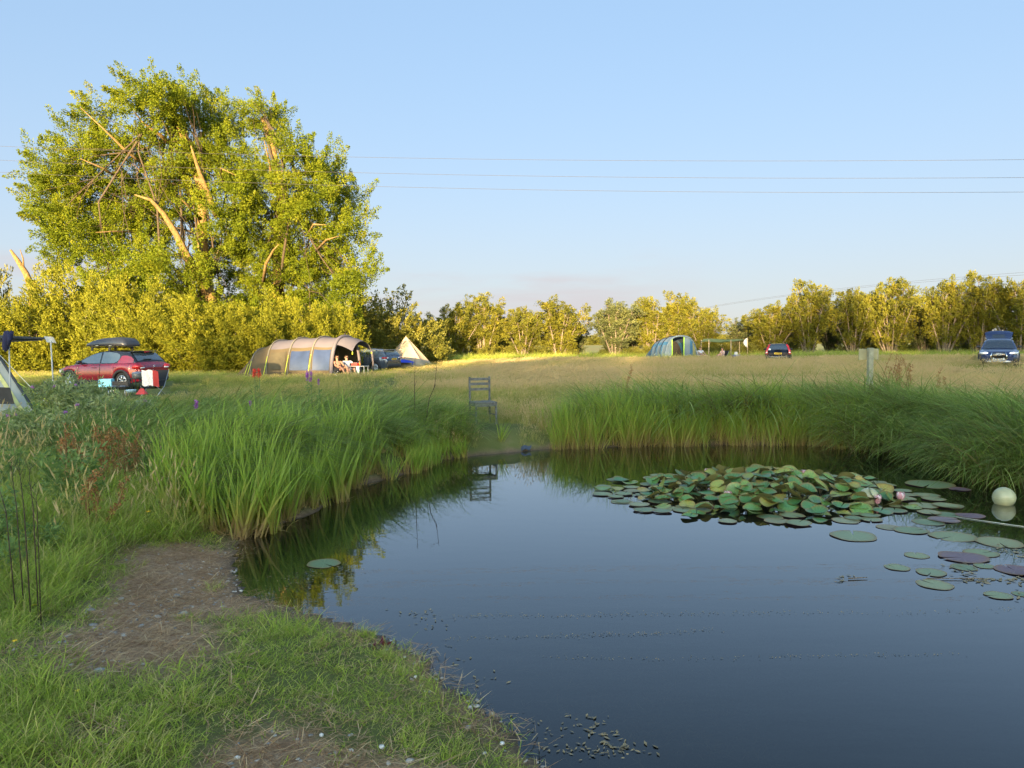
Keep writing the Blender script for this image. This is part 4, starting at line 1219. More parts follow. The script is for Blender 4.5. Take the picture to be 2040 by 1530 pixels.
mb.build('chevron_badge', CHROME, c.root)
red = c
H = R(161)
rb = thing('roof_box', 'black roof box carried on bars above the red hatchback', 'roof box', Vector(car_loc) + Vector((0, 0, 1.455)), H)
def box_loft(prof, x0s, z0, mt, name, par):
    rows = []
    for x, w, h in prof:
        rows.append([Vector((x, w * a, z0 + h * b)) for a, b in [(-0.9, 0), (-1, 0.12), (-1, 0.4), (-0.88, 0.85), (-0.6, 1), (0, 1.05), (0.6, 1), (0.88, 0.85), (1, 0.4), (1, 0.12), (0.9, 0)]])
    mb = MB(); mb.grid(rows, wrap=True, flip=True); n = len(rows[0]); k = len(mb.v) - n
    mb.f += [list(range(n)), [k + i for i in range(n)][::-1]]; mb.m += [0, 0]; mb.s += [False, False]
    return mb.build(name, mt, par)
box_loft([(1.05, 0.20, 0.06), (0.98, 0.30, 0.13), (0.6, 0.40, 0.24), (0.1, 0.43, 0.32), (-0.5, 0.43, 0.345), (-0.85, 0.41, 0.31), (-0.98, 0.36, 0.2), (-1.02, 0.3, 0.08)], 0, 0.13, mat('roof_box_shell', (0.035, 0.037, 0.045), 0.3, coat=0.3), 'lid', rb)
mb = MB(); mb.tube([(1.02, 0, 0.17), (0.9, 0.34, 0.18), (0.1, 0.436, 0.19), (-0.6, 0.436, 0.19), (-1.02, 0.33, 0.18), (-1.04, 0, 0.17), (-1.02, -0.33, 0.18), (-0.6, -0.436, 0.19), (0.1, -0.436, 0.19), (0.9, -0.34, 0.18)], 0.018, 6, closed=True); mb.build('seam', PLASTIC, rb)
for x in (0.42, -0.42):
    mb = MB(); mb.tube([(x, -0.58, 0.10), (x, 0.58, 0.10)], 0.02, 8); mb.build('cross_bar', PLASTIC, rb)
    for sd in (-1, 1):
        mb = MB(); mb.box((x, sd * 0.54, 0.04), (0.09, 0.05, 0.14)); bevel(mb.build('bar_foot', PLASTIC, rb), 0.012)
for x in (-0.35, 0.3):
    mb = MB(); mb.box((x, 0.43, 0.165), (0.12, 0.02, 0.02)); mb.build('latch', ALLOY, rb)

# ------------------------------------------------------------------ grey SUV beside the beige tent
GREY = mat('grey_paint', (0.085, 0.10, 0.13), 0.22, 0.5, var=0.04, coat=0.8)
p = at_d(731, 730, 50.5)
c = Car('dark grey three door SUV parked to the right of the beige tunnel tent', 'car', (p.x, p.y, hz(p.x, p.y)), R(153), 4.36, 1.9, (1.33, -1.33), 0.365,
        [(-2.18, 0.80), (-2.15, 1.0), (-2.05, 1.14), (-1.2, 1.10), (0.5, 1.03), (0.95, 1.01), (1.5, 0.97), (1.85, 0.9), (2.05, 0.76), (2.18, 0.6)],
        [(-2.18, 0.80), (-2.05, 0.92), (-1.7, 0.985), (-1.2, 1.0), (1.2, 1.0), (1.7, 0.96), (2.0, 0.87), (2.18, 0.66)], GREY, 'grey_suv')
c.low = 0.27
c.body(0.012)
c.cabin([(1.1, 1.0), (0.85, 1.13), (0.35, 1.42), (0.05, 1.55), (-0.3, 1.60), (-0.9, 1.585), (-1.5, 1.53), (-1.86, 1.47), (-1.98, 1.3), (-2.1, 1.12)],
        [(-2.1, 1.12), (1.2, 1.0)], [(-2.1, 0.80), (-1.4, 0.86), (1.0, 0.86), (1.2, 0.8)], [(-2.1, 0.66), (-1.4, 0.66), (0.3, 0.66), (1.2, 0.64)], GREY)
for sd in (-1, 1):
    c.side_glass([(0.80, 1.06, 1.08), (0.5, 1.065, 1.27), (0.2, 1.07, 1.43), (-0.12, 1.075, 1.51)], sd, GLASSL, 'front_window')
    c.side_glass([(-0.2, 1.08, 1.515), (-0.7, 1.10, 1.51), (-1.0, 1.12, 1.49)], sd, GLASSL, 'rear_side_window')
    c.side_glass([(-1.1, 1.135, 1.475), (-1.35, 1.16, 1.445), (-1.55, 1.22, 1.40)], sd, GLASSL, 'quarter_window')
    t_ = c.blob('tail_light', LAMPR, (-2.0, sd * 0.76, 0.98), (0.34, 0.34, 0.13))
    c.blob('reverse_light', LAMPW, (-2.09, sd * 0.64, 0.97), (0.22, 0.22, 0.08), t_)
    c.blob('headlight', LAMPW, (1.95, sd * 0.68, 0.80), (0.4, 0.3, 0.14))
    c.blob('fog_light', LAMPR, (-2.08, sd * 0.66, 0.50), (0.16, 0.24, 0.06))
    mb = MB(); mb.box((0, sd * 0.94, 0.33), (1.95, 0.05, 0.14)); bevel(mb.build('sill_cladding', PLASTIC, c.root), 0.02)
c.end_glass(1.0, 0.2, 0.86, 'windscreen')
c.end_glass(-1.88, -2.07, 0.84, 'rear_window', GLASSL, out=-0.012)
c.blob('roof_spoiler', GREY, (-1.86, 0, 1.49), (0.4, 1.24, 0.05))
c.blob('rear_bumper', PLASTIC, (-2.08, 0, 0.46), (0.28, 1.58, 0.26))
c.wheels(10, 0.23); c.mirror(0.62, 1.08, m_=GREY); c.handles((-0.55,), 0.95); c.seams([(-0.72, 0.42, 1.05), (0.75, 0.5, 1.0)])
c.plate(-1, 0.90, PLATEY)

# ------------------------------------------------------------------ black estate seen from behind
BLUEB = mat('blue_black_paint', (0.018, 0.022, 0.035), 0.22, 0.3, var=0.04, coat=0.8)
p = at_d(1550, 705, 58.5)
c = Car('black estate car seen square from behind with tall red lamp columns', 'car', (p.x, p.y, hz(p.x, p.y)), R(71), 4.7, 1.83, (1.38, -1.38), 0.32,
        [(-2.35, 0.80), (-2.33, 0.92), (-2.28, 0.98), (-1.2, 0.97), (0.8, 0.93), (1.3, 0.90), (1.9, 0.82), (2.25, 0.7), (2.35, 0.55)],
        [(-2.35, 0.90), (-2.25, 0.96), (-2.0, 0.99), (1.4, 1.0), (2.0, 0.93), (2.35, 0.72)], BLUEB, 'black_estate')
c.body()
c.cabin([(1.2, 0.92), (0.5, 1.32), (0.2, 1.43), (-0.4, 1.48), (-1.4, 1.47), (-2.02, 1.43), (-2.1, 1.36), (-2.28, 0.98)],
        [(-2.3, 0.97), (1.2, 0.92)], [(-2.3, 0.84), (1.0, 0.83), (1.2, 0.8)], [(-2.3, 0.66), (0.3, 0.64), (1.2, 0.62)])
for sd in (-1, 1):
    c.side_glass([(0.8, 0.97, 1.0), (0.3, 0.97, 1.33), (-0.3, 0.97, 1.40)], sd, name='front_window')
    c.side_glass([(-0.38, 0.97, 1.40), (-1.2, 0.98, 1.39), (-1.9, 1.0, 1.34)], sd, name='rear_side_window')
    mb = MB()
    z = np.linspace(0, 1, 7)
    rows = []
    for t in z:
        zz = 0.70 + 0.70 * t; xx = -2.36 + 0.26 * max(0, (zz - 0.98) / 0.42)
        yo = 0.885 - 0.22 * max(0, (zz - 0.9) / 0.5); wi = 0.17 - 0.05 * t
        rows.append([(xx, sd * (yo - wi), zz), (xx - 0.012, sd * (yo - wi * 0.5), zz), (xx + 0.01, sd * yo, zz), (xx + 0.2, sd * (yo + 0.014), zz)])
    mb.grid(rows); t_ = mb.build('tail_light', LAMPR, c.root)
    c.blob('reverse_light', LAMPW, (-2.355, sd * 0.80, 0.80), (0.05, 0.14, 0.07), t_)
    mb = MB(); mb.tube([(-1.9, sd * 0.58, 1.50), (0.1, sd * 0.58, 1.50)], 0.018, 6); mb.build('roof_rail', ALLOY, c.root)
c.end_glass(-2.08, -2.26, 0.86, 'rear_window', GLASS, out=-0.014)
c.end_glass(1.1, 0.3, 0.86, 'windscreen')
c.blob('rear_bumper', PLASTIC, (-2.28, 0, 0.47), (0.28, 1.72, 0.2))
c.blob('bumper_strip', SILVERP, (-2.425, 0, 0.50), (0.02, 1.3, 0.03))
c.blob('rear_wiper', PLASTIC, (-2.265, 0.0, 1.03), (0.04, 0.5, 0.02))
mb = MB(); mb.lathe([(0.085, 0), (0.085, 0.004), (0.0, 0.005)], 16, M=Matrix.Rotation(R(-68), 3, 'Y'), c=(-2.262, 0.60, 1.05)); mb.build('round_sticker', PLATEW, c.root)
c.wheels(5, 0.2); c.mirror(0.75, 1.0)
c.plate(-1, 0.74, PLATEY)

# ------------------------------------------------------------------ blue SUV with its boot lid raised, nose to the viewer
NAVY = mat('navy_paint', (0.022, 0.036, 0.095), 0.22, 0.35, var=0.04, coat=0.8)
p = at_d(1989, 715, 42.5)
c = Car('dark blue SUV facing the pond with lit headlights and raised tailgate', 'car', (p.x, p.y, hz(p.x, p.y)), R(-122), 4.39, 1.84, (1.31, -1.29), 0.345,
        [(-2.19, 0.80), (-2.15, 0.98), (-2.0, 1.02), (0.8, 1.02), (1.3, 0.985), (1.75, 0.93), (2.0, 0.86), (2.12, 0.76), (2.19, 0.62)],
        [(-2.19, 0.8), (-2.0, 0.95), (-1.6, 0.99), (1.4, 1.0), (1.8, 0.96), (2.05, 0.86), (2.19, 0.70)], NAVY, 'blue_suv')
c.low = 0.25
c.body(0.012)
c.cabin([(1.05, 1.0), (0.8, 1.15), (0.35, 1.44), (0.1, 1.54), (-0.4, 1.59), (-1.2, 1.57), (-1.62, 1.50), (-1.9, 1.22), (-2.05, 1.02)],
        [(-2.1, 1.03), (1.2, 1.0)], [(-2.1, 0.78), (-1.4, 0.84), (0.9, 0.84), (1.1, 0.80)], [(-2.1, 0.64), (-1.4, 0.64), (0.3, 0.64), (1.1, 0.62)])
for sd in (-1, 1):
    c.side_glass([(0.75, 1.05, 1.08), (0.3, 1.06, 1.40), (-0.2, 1.065, 1.49)], sd, name='front_window')
    c.side_glass([(-0.28, 1.07, 1.49), (-0.9, 1.09, 1.48), (-1.35, 1.14, 1.42)], sd, name='rear_side_window')
    t_ = c.blob('headlight', LAMPW, (2.0, sd * 0.68, 0.80), (0.34, 0.40, 0.15), rz=R(-20) * sd)
    mb = MB(); mb.tube([(2.215, sd * 0.50, 0.795), (2.17, sd * 0.66, 0.83), (2.03, sd * 0.85, 0.84)], 0.016, 6); mb.build('daylight_strip', LAMPON, t_)
    c.blob('air_intake', PLASTIC, (2.1, sd * 0.66, 0.50), (0.2, 0.32, 0.17), rz=R(-16) * sd)
    mb = MB(); mb.tube([(-1.5, sd * 0.6, 1.575), (-1.0, sd * 0.62, 1.62), (0.0, sd * 0.62, 1.615), (0.2, sd * 0.6, 1.56)], 0.018, 6); mb.build('roof_rail', ALLOY, c.root)
    mb = MB(); mb.tube([(2.205, sd * 0.30, 0.83), (2.235, sd * 0.36, 0.66), (2.235, sd * 0.30, 0.44)], 0.022, 6); mb.build('grille_edge', CHROME, c.root)
c.blob('grille', GLOSSB, (2.15, 0, 0.66), (0.16, 0.70, 0.38))
c.blob('lower_bumper', SILVERP, (2.14, 0, 0.36), (0.16, 1.2, 0.14))
mb = MB()
for i in range(4):
    mb.tube([(2.243, (i - 1.5) * 0.066 + 0.047 * math.cos(a), 0.745 + 0.047 * math.sin(a)) for a in np.linspace(0, 2 * math.pi, 17)[:-1]], 0.008, 5, closed=True)
mb.build('ring_badge', CHROME, c.root)
c.end_glass(0.98, 0.22, 0.90, 'windscreen', GLASS)
c.wheels(5, 0.22); c.mirror(0.62, 1.10, m_=PLASTIC)
c.plate(1, 0.50, PLATEW)
tb = MB(); rows = []
for t in np.linspace(0, 1, 8):                                     # the lid swung up behind the roof
    w = 0.60 + 0.09 * t; x = -1.56 - 0.55 * math.sin(t * 1.35); z = 1.55 + 0.46 * t
    rows.append([(x - 0.05 * abs(a) ** 2, a * w, z - 0.10 * abs(a) ** 4 * t) for a in np.linspace(-1, 1, 9)])
tb.grid(rows); back = [[(x - 0.07, y, z + 0.01) for x, y, z in r] for r in rows]; tb.grid(back, flip=True)
tg = tb.build('tailgate', NAVY, c.root)
gb = MB(); gb.grid([[(x + 0.012, y * 0.8, z) for x, y, z in r] for r in rows[1:5]]); gb.build('tailgate_glass', GLASS, tg)
# ================================================================== TENTS
BEIGE = mat('beige_canvas', (0.10, 0.075, 0.04), 0.85, var=0.08, scale=2.0, bump=0.3, trans=0.12)
LILAC = mat('pale_lilac_canvas', (0.135, 0.118, 0.132), 0.85, var=0.06, scale=2.0, bump=0.3, trans=0.12)
NAVYF = mat('navy_tent_window', (0.035, 0.05, 0.10), 0.25, var=0.25, scale=1.6, spec=0.5)
TAUPE = mat('taupe_curtain', (0.085, 0.068, 0.036), 0.8, var=0.12, scale=3, bump=0.4)
DARKIN = mat('dark_tent_inner', (0.045, 0.042, 0.040), 0.9)
LIME = mat('lime_webbing', (0.62, 0.70, 0.05), 0.7)
SLEEVE = mat('pole_sleeve', (0.16, 0.145, 0.11), 0.8)
GROUNDS = mat('dark_groundsheet', (0.05, 0.055, 0.06), 0.8)
CREAM = mat('cream_canvas', (0.40, 0.32, 0.22), 0.9, var=0.05, scale=1.5, bump=0.25, trans=0.15)
BLUEM = mat('blue_mat', (0.02, 0.05, 0.42), 0.7)
TBLUE = mat('blue_tent_fabric', (0.04, 0.13, 0.24), 0.7, var=0.1, scale=2, bump=0.3, trans=0.1)
TPALE = mat('pale_tent_fabric', (0.125, 0.175, 0.225), 0.7, var=0.1, scale=2, bump=0.3, trans=0.1)
TGREEN = mat('lime_trim', (0.33, 0.58, 0.06), 0.7)
OLIVE = mat('olive_tarp', (0.20, 0.25, 0.09), 0.85, var=0.1, scale=2, trans=0.25)
WOODL = mat('pale_pole_wood', (0.33, 0.26, 0.16), 0.8, var=0.2, scale=9)
SKIN = mat('skin', (0.36, 0.185, 0.115), 0.55, var=0.05)
SKIN2 = mat('fair_skin', (0.42, 0.24, 0.165), 0.55, var=0.05)
WHITEC = mat('white_cotton', (0.42, 0.43, 0.46), 0.9, var=0.06, bump=0.3)
BLACKC = mat('black_cotton', (0.018, 0.018, 0.02), 0.9)
HAIRB = mat('brown_hair', (0.045, 0.026, 0.016), 0.7, bump=0.4, scale=40)
PINKC = mat('pale_pink_cotton', (0.52, 0.38, 0.36), 0.9)
METAL = mat('grey_metal', (0.42, 0.42, 0.43), 0.35, 0.8)
WHITEP = mat('white_plastic', (0.44, 0.44, 0.42), 0.5, var=0.04)
ROPE = mat('pale_cord', (0.60, 0.58, 0.45), 0.9)
REDP = mat('red_plastic', (0.62, 0.05, 0.04), 0.45)

class Tunnel:
    """tunnel tent in local axes: s runs from the front arch (0) backwards along +x, y across"""
    def __init__(t, name, label, loc, rotz, stations, W):
        t.root = thing(name, label, 'tent', loc, rotz)
        t.st, t.W = stations, W                          # (s, height, width factor)
    def pt(t, s, th, off=0.0, sag=0.035):
        S_ = [a[0] for a in t.st]; H = np.interp(s, S_, [a[1] for a in t.st]); wf = np.interp(s, S_, [a[2] for a in t.st])
        k = 0.0
        for a, b in zip(S_[:-1], S_[1:]):
            if a < s < b: k = math.sin(math.pi * (s - a) / (b - a))
        c, sn = math.cos(th), math.sin(th)
        r = 1 - sag * k / 1.5 + off
        return Vector((s, -math.copysign(abs(c) ** 0.72, c) * t.W / 2 * wf * r, max(0.0, abs(sn) ** 0.86 * (H * r if True else 0))))
    def panel(t, name, m_, s0, s1, a0, a1, off=0.0, ns=8, na=10, parent=None):
        mb = MB()
        rows = [[t.pt(s, R(a), off) for a in np.linspace(a0, a1, na)] for s in np.linspace(s0, s1, ns)]
        mb.grid(rows, flip=True)
        return mb.build(name, m_, parent or t.root)
    def hoop(t, s, m_, r=0.035, off=0.012, name='arch_sleeve', a0=0, a1=180, n=26):
        mb = MB(); mb.tube([t.pt(s, R(a), off) for a in np.linspace(a0, a1, n)], r, 6)
        return mb.build(name, m_, t.root)
    def strap(t, s, a, m_=None, out=0.5, side=0):
        p = t.pt(s, R(a), 0.03)
        q = Vector((s, p.y + (-out if a < 90 else out), 0.0))
        mb = MB(); mb.tube([p, p * 0.5 + q * 0.5, q], 0.016, 5); mb.tube([q + Vector((0, 0, -0.05)), q + Vector((0, 0, 0.12))], 0.035, 5)
        mb.build('guy_strap', m_ or LIME, t.root)

# ---- beige tunnel tent
AX = R(167)                                    # back end points left and away
p = at_d(664, 745, 40.0); loc = (p.x, p.y, hz(p.x, p.y) - 0.02)
# local y points away from the viewer's right: the near wall is at angle 180 side
T1 = Tunnel('tunnel_tent', 'long beige tunnel tent with pale lilac roof and open porch', loc, AX, [(0, 2.13, 1.0), (1.2, 2.15, 1.0), (2.5, 2.1, 1.0), (3.75, 1.98, 0.98), (4.75, 1.55, 0.93), (6.1, 0.12, 0.62)], 3.5)
T1.root.location = Vector(loc) + Matrix.Rotation(AX, 3, 'Z') @ Vector((0, -1.55, 0)) * 1.0
edges = [0, 1.2, 2.5, 3.75, 4.75]
for a, b in zip(edges[:-1], edges[1:]):
    T1.panel('roof_panel', LILAC if b < 4.5 else BEIGE, a, b, 46, 134)
    T1.panel('wall_panel', BEIGE, a, b, 134, 180); T1.panel('wall_panel', BEIGE, a, b, 0, 46)
T1.panel('back_panel', BEIGE, 4.75, 6.1, 0, 180, na=22)
for s in edges: T1.hoop(s, SLEEVE if s else LILAC, 0.04 if s else 0.10)
for s in edges[1:] + [5.0]:
    T1.strap(s, 150); T1.strap(s, 30)
T1.panel('side_window', NAVYF, 1.32, 2.40, 142, 172, 0.014); T1.panel('side_window', NAVYF, 0.14, 1.10, 140, 172, 0.014)
T1.panel('curtained_window', TAUPE, 2.68, 3.60, 142, 170, 0.014)
T1.panel('side_window', NAVYF, 1.32, 2.40, 8, 38, 0.014)
for a in (180.0, 0.0):
    mb = MB(); mb.tube([T1.pt(s, R(a), 0.02) + Vector((0, 0, 0.03)) for s in (0.0, 2.4, 4.7, 5.6)], 0.045, 6); mb.build('mud_flap', GROUNDS, T1.root)
T1.panel('inner_tent', DARKIN, 2.2, 2.25, 2, 178, -0.06, 2, 20)
mb = MB(); mb.add([T1.pt(2.3, R(a), -0.05) for a in np.linspace(2, 178, 20)] + [Vector((2.3, 0, 0.0))], [(i, i + 1, 20) for i in range(19)]); mb.build('inner_door', DARKIN, T1.root)
mb = MB(); mb.box((1.3, 0, 0.01), (2.4, 3.2, 0.015)); mb.build('groundsheet', GROUNDS, T1.root)
# front canopy: roof carried forward to slanting poles, side wings
mb = MB(); rows = []
for t in np.linspace(0, 1, 6):
    rows.append([T1.pt(0, R(a), 0.0) * 1.0 + Vector((-0.95 * t, -0.02 * t, -0.22 * t * t - 0.25 * t * abs(math.cos(R(a))))) for a in np.linspace(52, 128, 12)])
mb.grid(rows); mb.build('porch_canopy', LILAC, T1.root)
for k, (a, sgn) in enumerate(((128, 1), (52, -1))):
    top = rows[-1][-1 if a == 128 else 0]
    foot = T1.pt(0, R(180 if a == 128 else 0)) + Vector((-0.75 if k else -0.15, 0.1 * sgn, 0))
    if k:
        mb = MB(); mb.tube([top, top * 0.5 + foot * 0.5 + Vector((-0.05, 0, 0.05)), foot], 0.055, 6); mb.build('porch_leg', LILAC, T1.root)
    mb = MB(); mb.tube([top + Vector((0, 0, -0.02)), top + Vector((0.02, 0, -0.16))], 0.03, 5); mb.build('webbing_loop', LIME, T1.root)

# ---- cream pyramid tent behind the SUV
p = at_d(812, 716, 58); base = Vector((p.x, p.y, hz(p.x, p.y)))
t = thing('pyramid_tent', 'cream pointed canvas tent partly hidden by the grey SUV', 'tent', base, R(24))
ap = Vector((-0.1, 0, 2.15 - (base.z if base.z > 0 else base.z)))
ring = [Vector((2.0 * math.cos(a), 2.0 * math.sin(a), 0)) for a in np.linspace(0, 2 * math.pi, 9)[:-1] + R(22)]
top = [ap + Vector((0.05 * math.cos(a), 0.05 * math.sin(a), 0)) for a in np.linspace(0, 2 * math.pi, 9)[:-1] + R(22)]
for i in range(8):
    j = (i + 1) % 8; rows = []
    for s in np.linspace(0, 1, 6):
        a = ring[i] * (1 - s) + top[i] * s; b = ring[j] * (1 - s) + top[j] * s
        rows.append([a + (b - a) * q + (Vector((0, 0, 0)) - (a + b) / 2 * 0.06 * math.sin(math.pi * q) * math.sin(math.pi * s)) * 1.0 for q in np.linspace(0, 1, 5)])
    mb = MB(); mb.grid(rows); mb.build('canvas_panel', CREAM, t)
mb = MB(); mb.tube([(0, 0, 0), tuple(ap + Vector((0, 0, 0.08)))], 0.03, 6); mb.build('centre_pole', WOODL, t)
p = at_d(800, 716, 56.0)
mbx = MB(); rows = []
for i in range(7):
    a = i / 6; rows.append([(1.0 * (q - 0.5) * 2 * math.sin(math.pi * (0.15 + 0.7 * a)), 0.45 * (a - 0.5) * 2, 0.24 * (1 - (2 * a - 1) ** 2) * (1 - (2 * q - 1) ** 2) + 0.4) for q in np.linspace(0, 1, 9)])
mbx.grid(rows); mbx.tube([(-0.8, -0.2, 0.4), (-0.8, -0.2, 0)], 0.02, 5); mbx.tube([(0.8, -0.2, 0.4), (0.8, -0.2, 0)], 0.02, 5); mbx.tube([(-0.8, 0.2, 0.4), (-0.8, 0.2, 0)], 0.02, 5); mbx.tube([(0.8, 0.2, 0.4), (0.8, 0.2, 0)], 0.02, 5)
mbx.build('blue_cover', BLUEM, loc=(p.x, p.y, hz(p.x, p.y)), label='low blue covered heap in front of the cream pointed tent', cat='cover')

# ---- blue tunnel tent
p = at_d(1357, 714, 67.0); loc = Vector((p.x, p.y, hz(p.x, p.y) - 0.02))
T2 = Tunnel('tunnel_tent', 'blue and pale grey tunnel tent with lime trimmed open door', loc, R(112), [(0, 2.12, 1.0), (0.9, 2.12, 1.0), (1.75, 2.0, 0.98), (2.6, 1.8, 0.95), (3.7, 0.9, 0.85), (4.2, 0.1, 0.7)], 3.2)
e2 = [0, 0.9, 1.75, 2.6]
for a, b in zip(e2[:-1], e2[1:]):
    T2.panel('roof_panel', TPALE, a, b, 50, 130)
    for lo, hi in ((130, 180), (0, 50)): T2.panel('wall_panel', TBLUE, a, b, lo, hi)
    T2.panel('mesh_window', TPALE, a + 0.2, b - 0.2, 142, 172, 0.014)
T2.panel('back_panel', TBLUE, 2.6, 4.2, 0, 180, na=22)
for s in e2: T2.hoop(s, GLOSSB if s else TPALE, 0.035 if s else 0.075)
# front wall in three parts with the door open on the left
fr = [T2.pt(0, R(a), -0.02) for a in np.linspace(0, 180, 37)]
def front(a0, a1, ymin, ymax, m_, name, z0=0.0, dx=0.0):
    ys = np.linspace(ymin, ymax, 9); rows = []
    for y in ys:
        zt = max(z for (x, yy, z) in [(q.x, q.y, q.z) for q in fr] if abs(yy - y) < 0.2) if any(abs(q.y - y) < 0.2 for q in fr) else 0.2
        zt = float(np.interp(y, [q.y for q in fr], [q.z for q in fr]))
        rows.append([Vector((-0.01 + dx, y, z0 + (zt - z0) * k)) for k in np.linspace(0, 1, 5)])
    mb = MB(); mb.grid(rows); return mb.build(name, m_, T2.root)
yy = sorted([T2.pt(0, 0).y, T2.pt(0, math.pi).y])
near = 1.6
front(0, 0, 0.95, 1.58, TPALE, 'front_panel'); front(0, 0, -0.9, -0.25, TPALE, 'mesh_panel'); front(0, 0, -1.18, -0.9, TBLUE, 'front_panel'); front(0, 0, -1.58, -1.18, mat('olive_mesh', (0.22, 0.22, 0.10), 0.7), 'mesh_panel')
for y in (0.95, -0.25):
    z = float(np.interp(y, [q.y for q in fr], [q.z for q in fr]))
    mb = MB(); mb.tube([(-0.04, y, 0), (-0.04, y, z)], 0.05, 6); mb.build('door_trim', TGREEN, T2.root)
mb = MB(); mb.add([T2.pt(2.0, R(a), -0.05) for a in np.linspace(2, 178, 20)] + [Vector((2.0, 0, 0.0))], [(i, i + 1, 20) for i in range(19)]); mb.build('inner_door', DARKIN, T2.root)
mb = MB(); mb.box((1.3, 0, 0.01), (2.4, 2.9, 0.015)); mb.build('groundsheet', GROUNDS, T2.root)

# ---- green tarp on poles
tc_ = [at_d(1392, 676, 66.5), at_d(1408, 675, 69.5), at_d(1484, 675.5, 69.5), at_d(1478, 679, 66.0)]
p = at_d(1440, 712, 68); g0 = Vector((p.x, p.y, hz(p.x, p.y)))
t = thing('tarp_shelter', 'olive green tarp stretched flat on wooden poles beside the blue tent', 'tarp', g0)
A, B, C_, D = [q - g0 for q in (at_d(1396, 681.0, 66.6), at_d(1402, 675, 69.6), at_d(1486, 676.5, 69.6), at_d(1462, 680.5, 66.2))]
rows = []
for u in np.linspace(0, 1, 11):
    rows.append([(A * (1 - u) + D * u) * (1 - v) + (B * (1 - u) + C_ * u) * v + Vector((0, 0, -0.16 * math.sin(math.pi * u) * math.sin(math.pi * v) + 0.03 * math.sin(9 * u))) for v in np.linspace(0, 1, 7)])
mb = MB(); mb.grid(rows); mb.build('sheet', OLIVE, t)
for u_, d_ in ((1412, 66.6), (1456, 66.3), (1473, 69.4), (1397, 69.4)):
    q = at_d(u_, 712, d_); q.z = hz(q.x, q.y); zt = at_d(u_, 678, d_).z
    mb = MB(); mb.tube([q - g0 - Vector((0, 0, 0.1)), Vector((q.x, q.y, zt + 0.05)) - g0], 0.045, 7); mb.build('pole', WOODL, t)
# flag on its own pole
q = at_d(1489, 712, 67); q.z = hz(q.x, q.y)
t = thing('flag_pole', 'thin pole with a limp white cloth right of the green tarp', 'flag', q)
mb = MB(); mb.tube([(0, 0, -0.1), (0, 0, 1.95)], 0.03, 6); mb.build('pole', WOODL, t)
rows = []
for k in np.linspace(0, 1, 9):
    w = 0.34 * math.sin(math.pi * (0.12 + 0.8 * k)); rows.append([(-w * x, 0.05 * math.sin(6 * x + 3 * k), 1.9 - 0.78 * k) for x in np.linspace(0, 1, 6)])
mb = MB(); mb.grid(rows); mb.build('cloth', WHITEC, t)

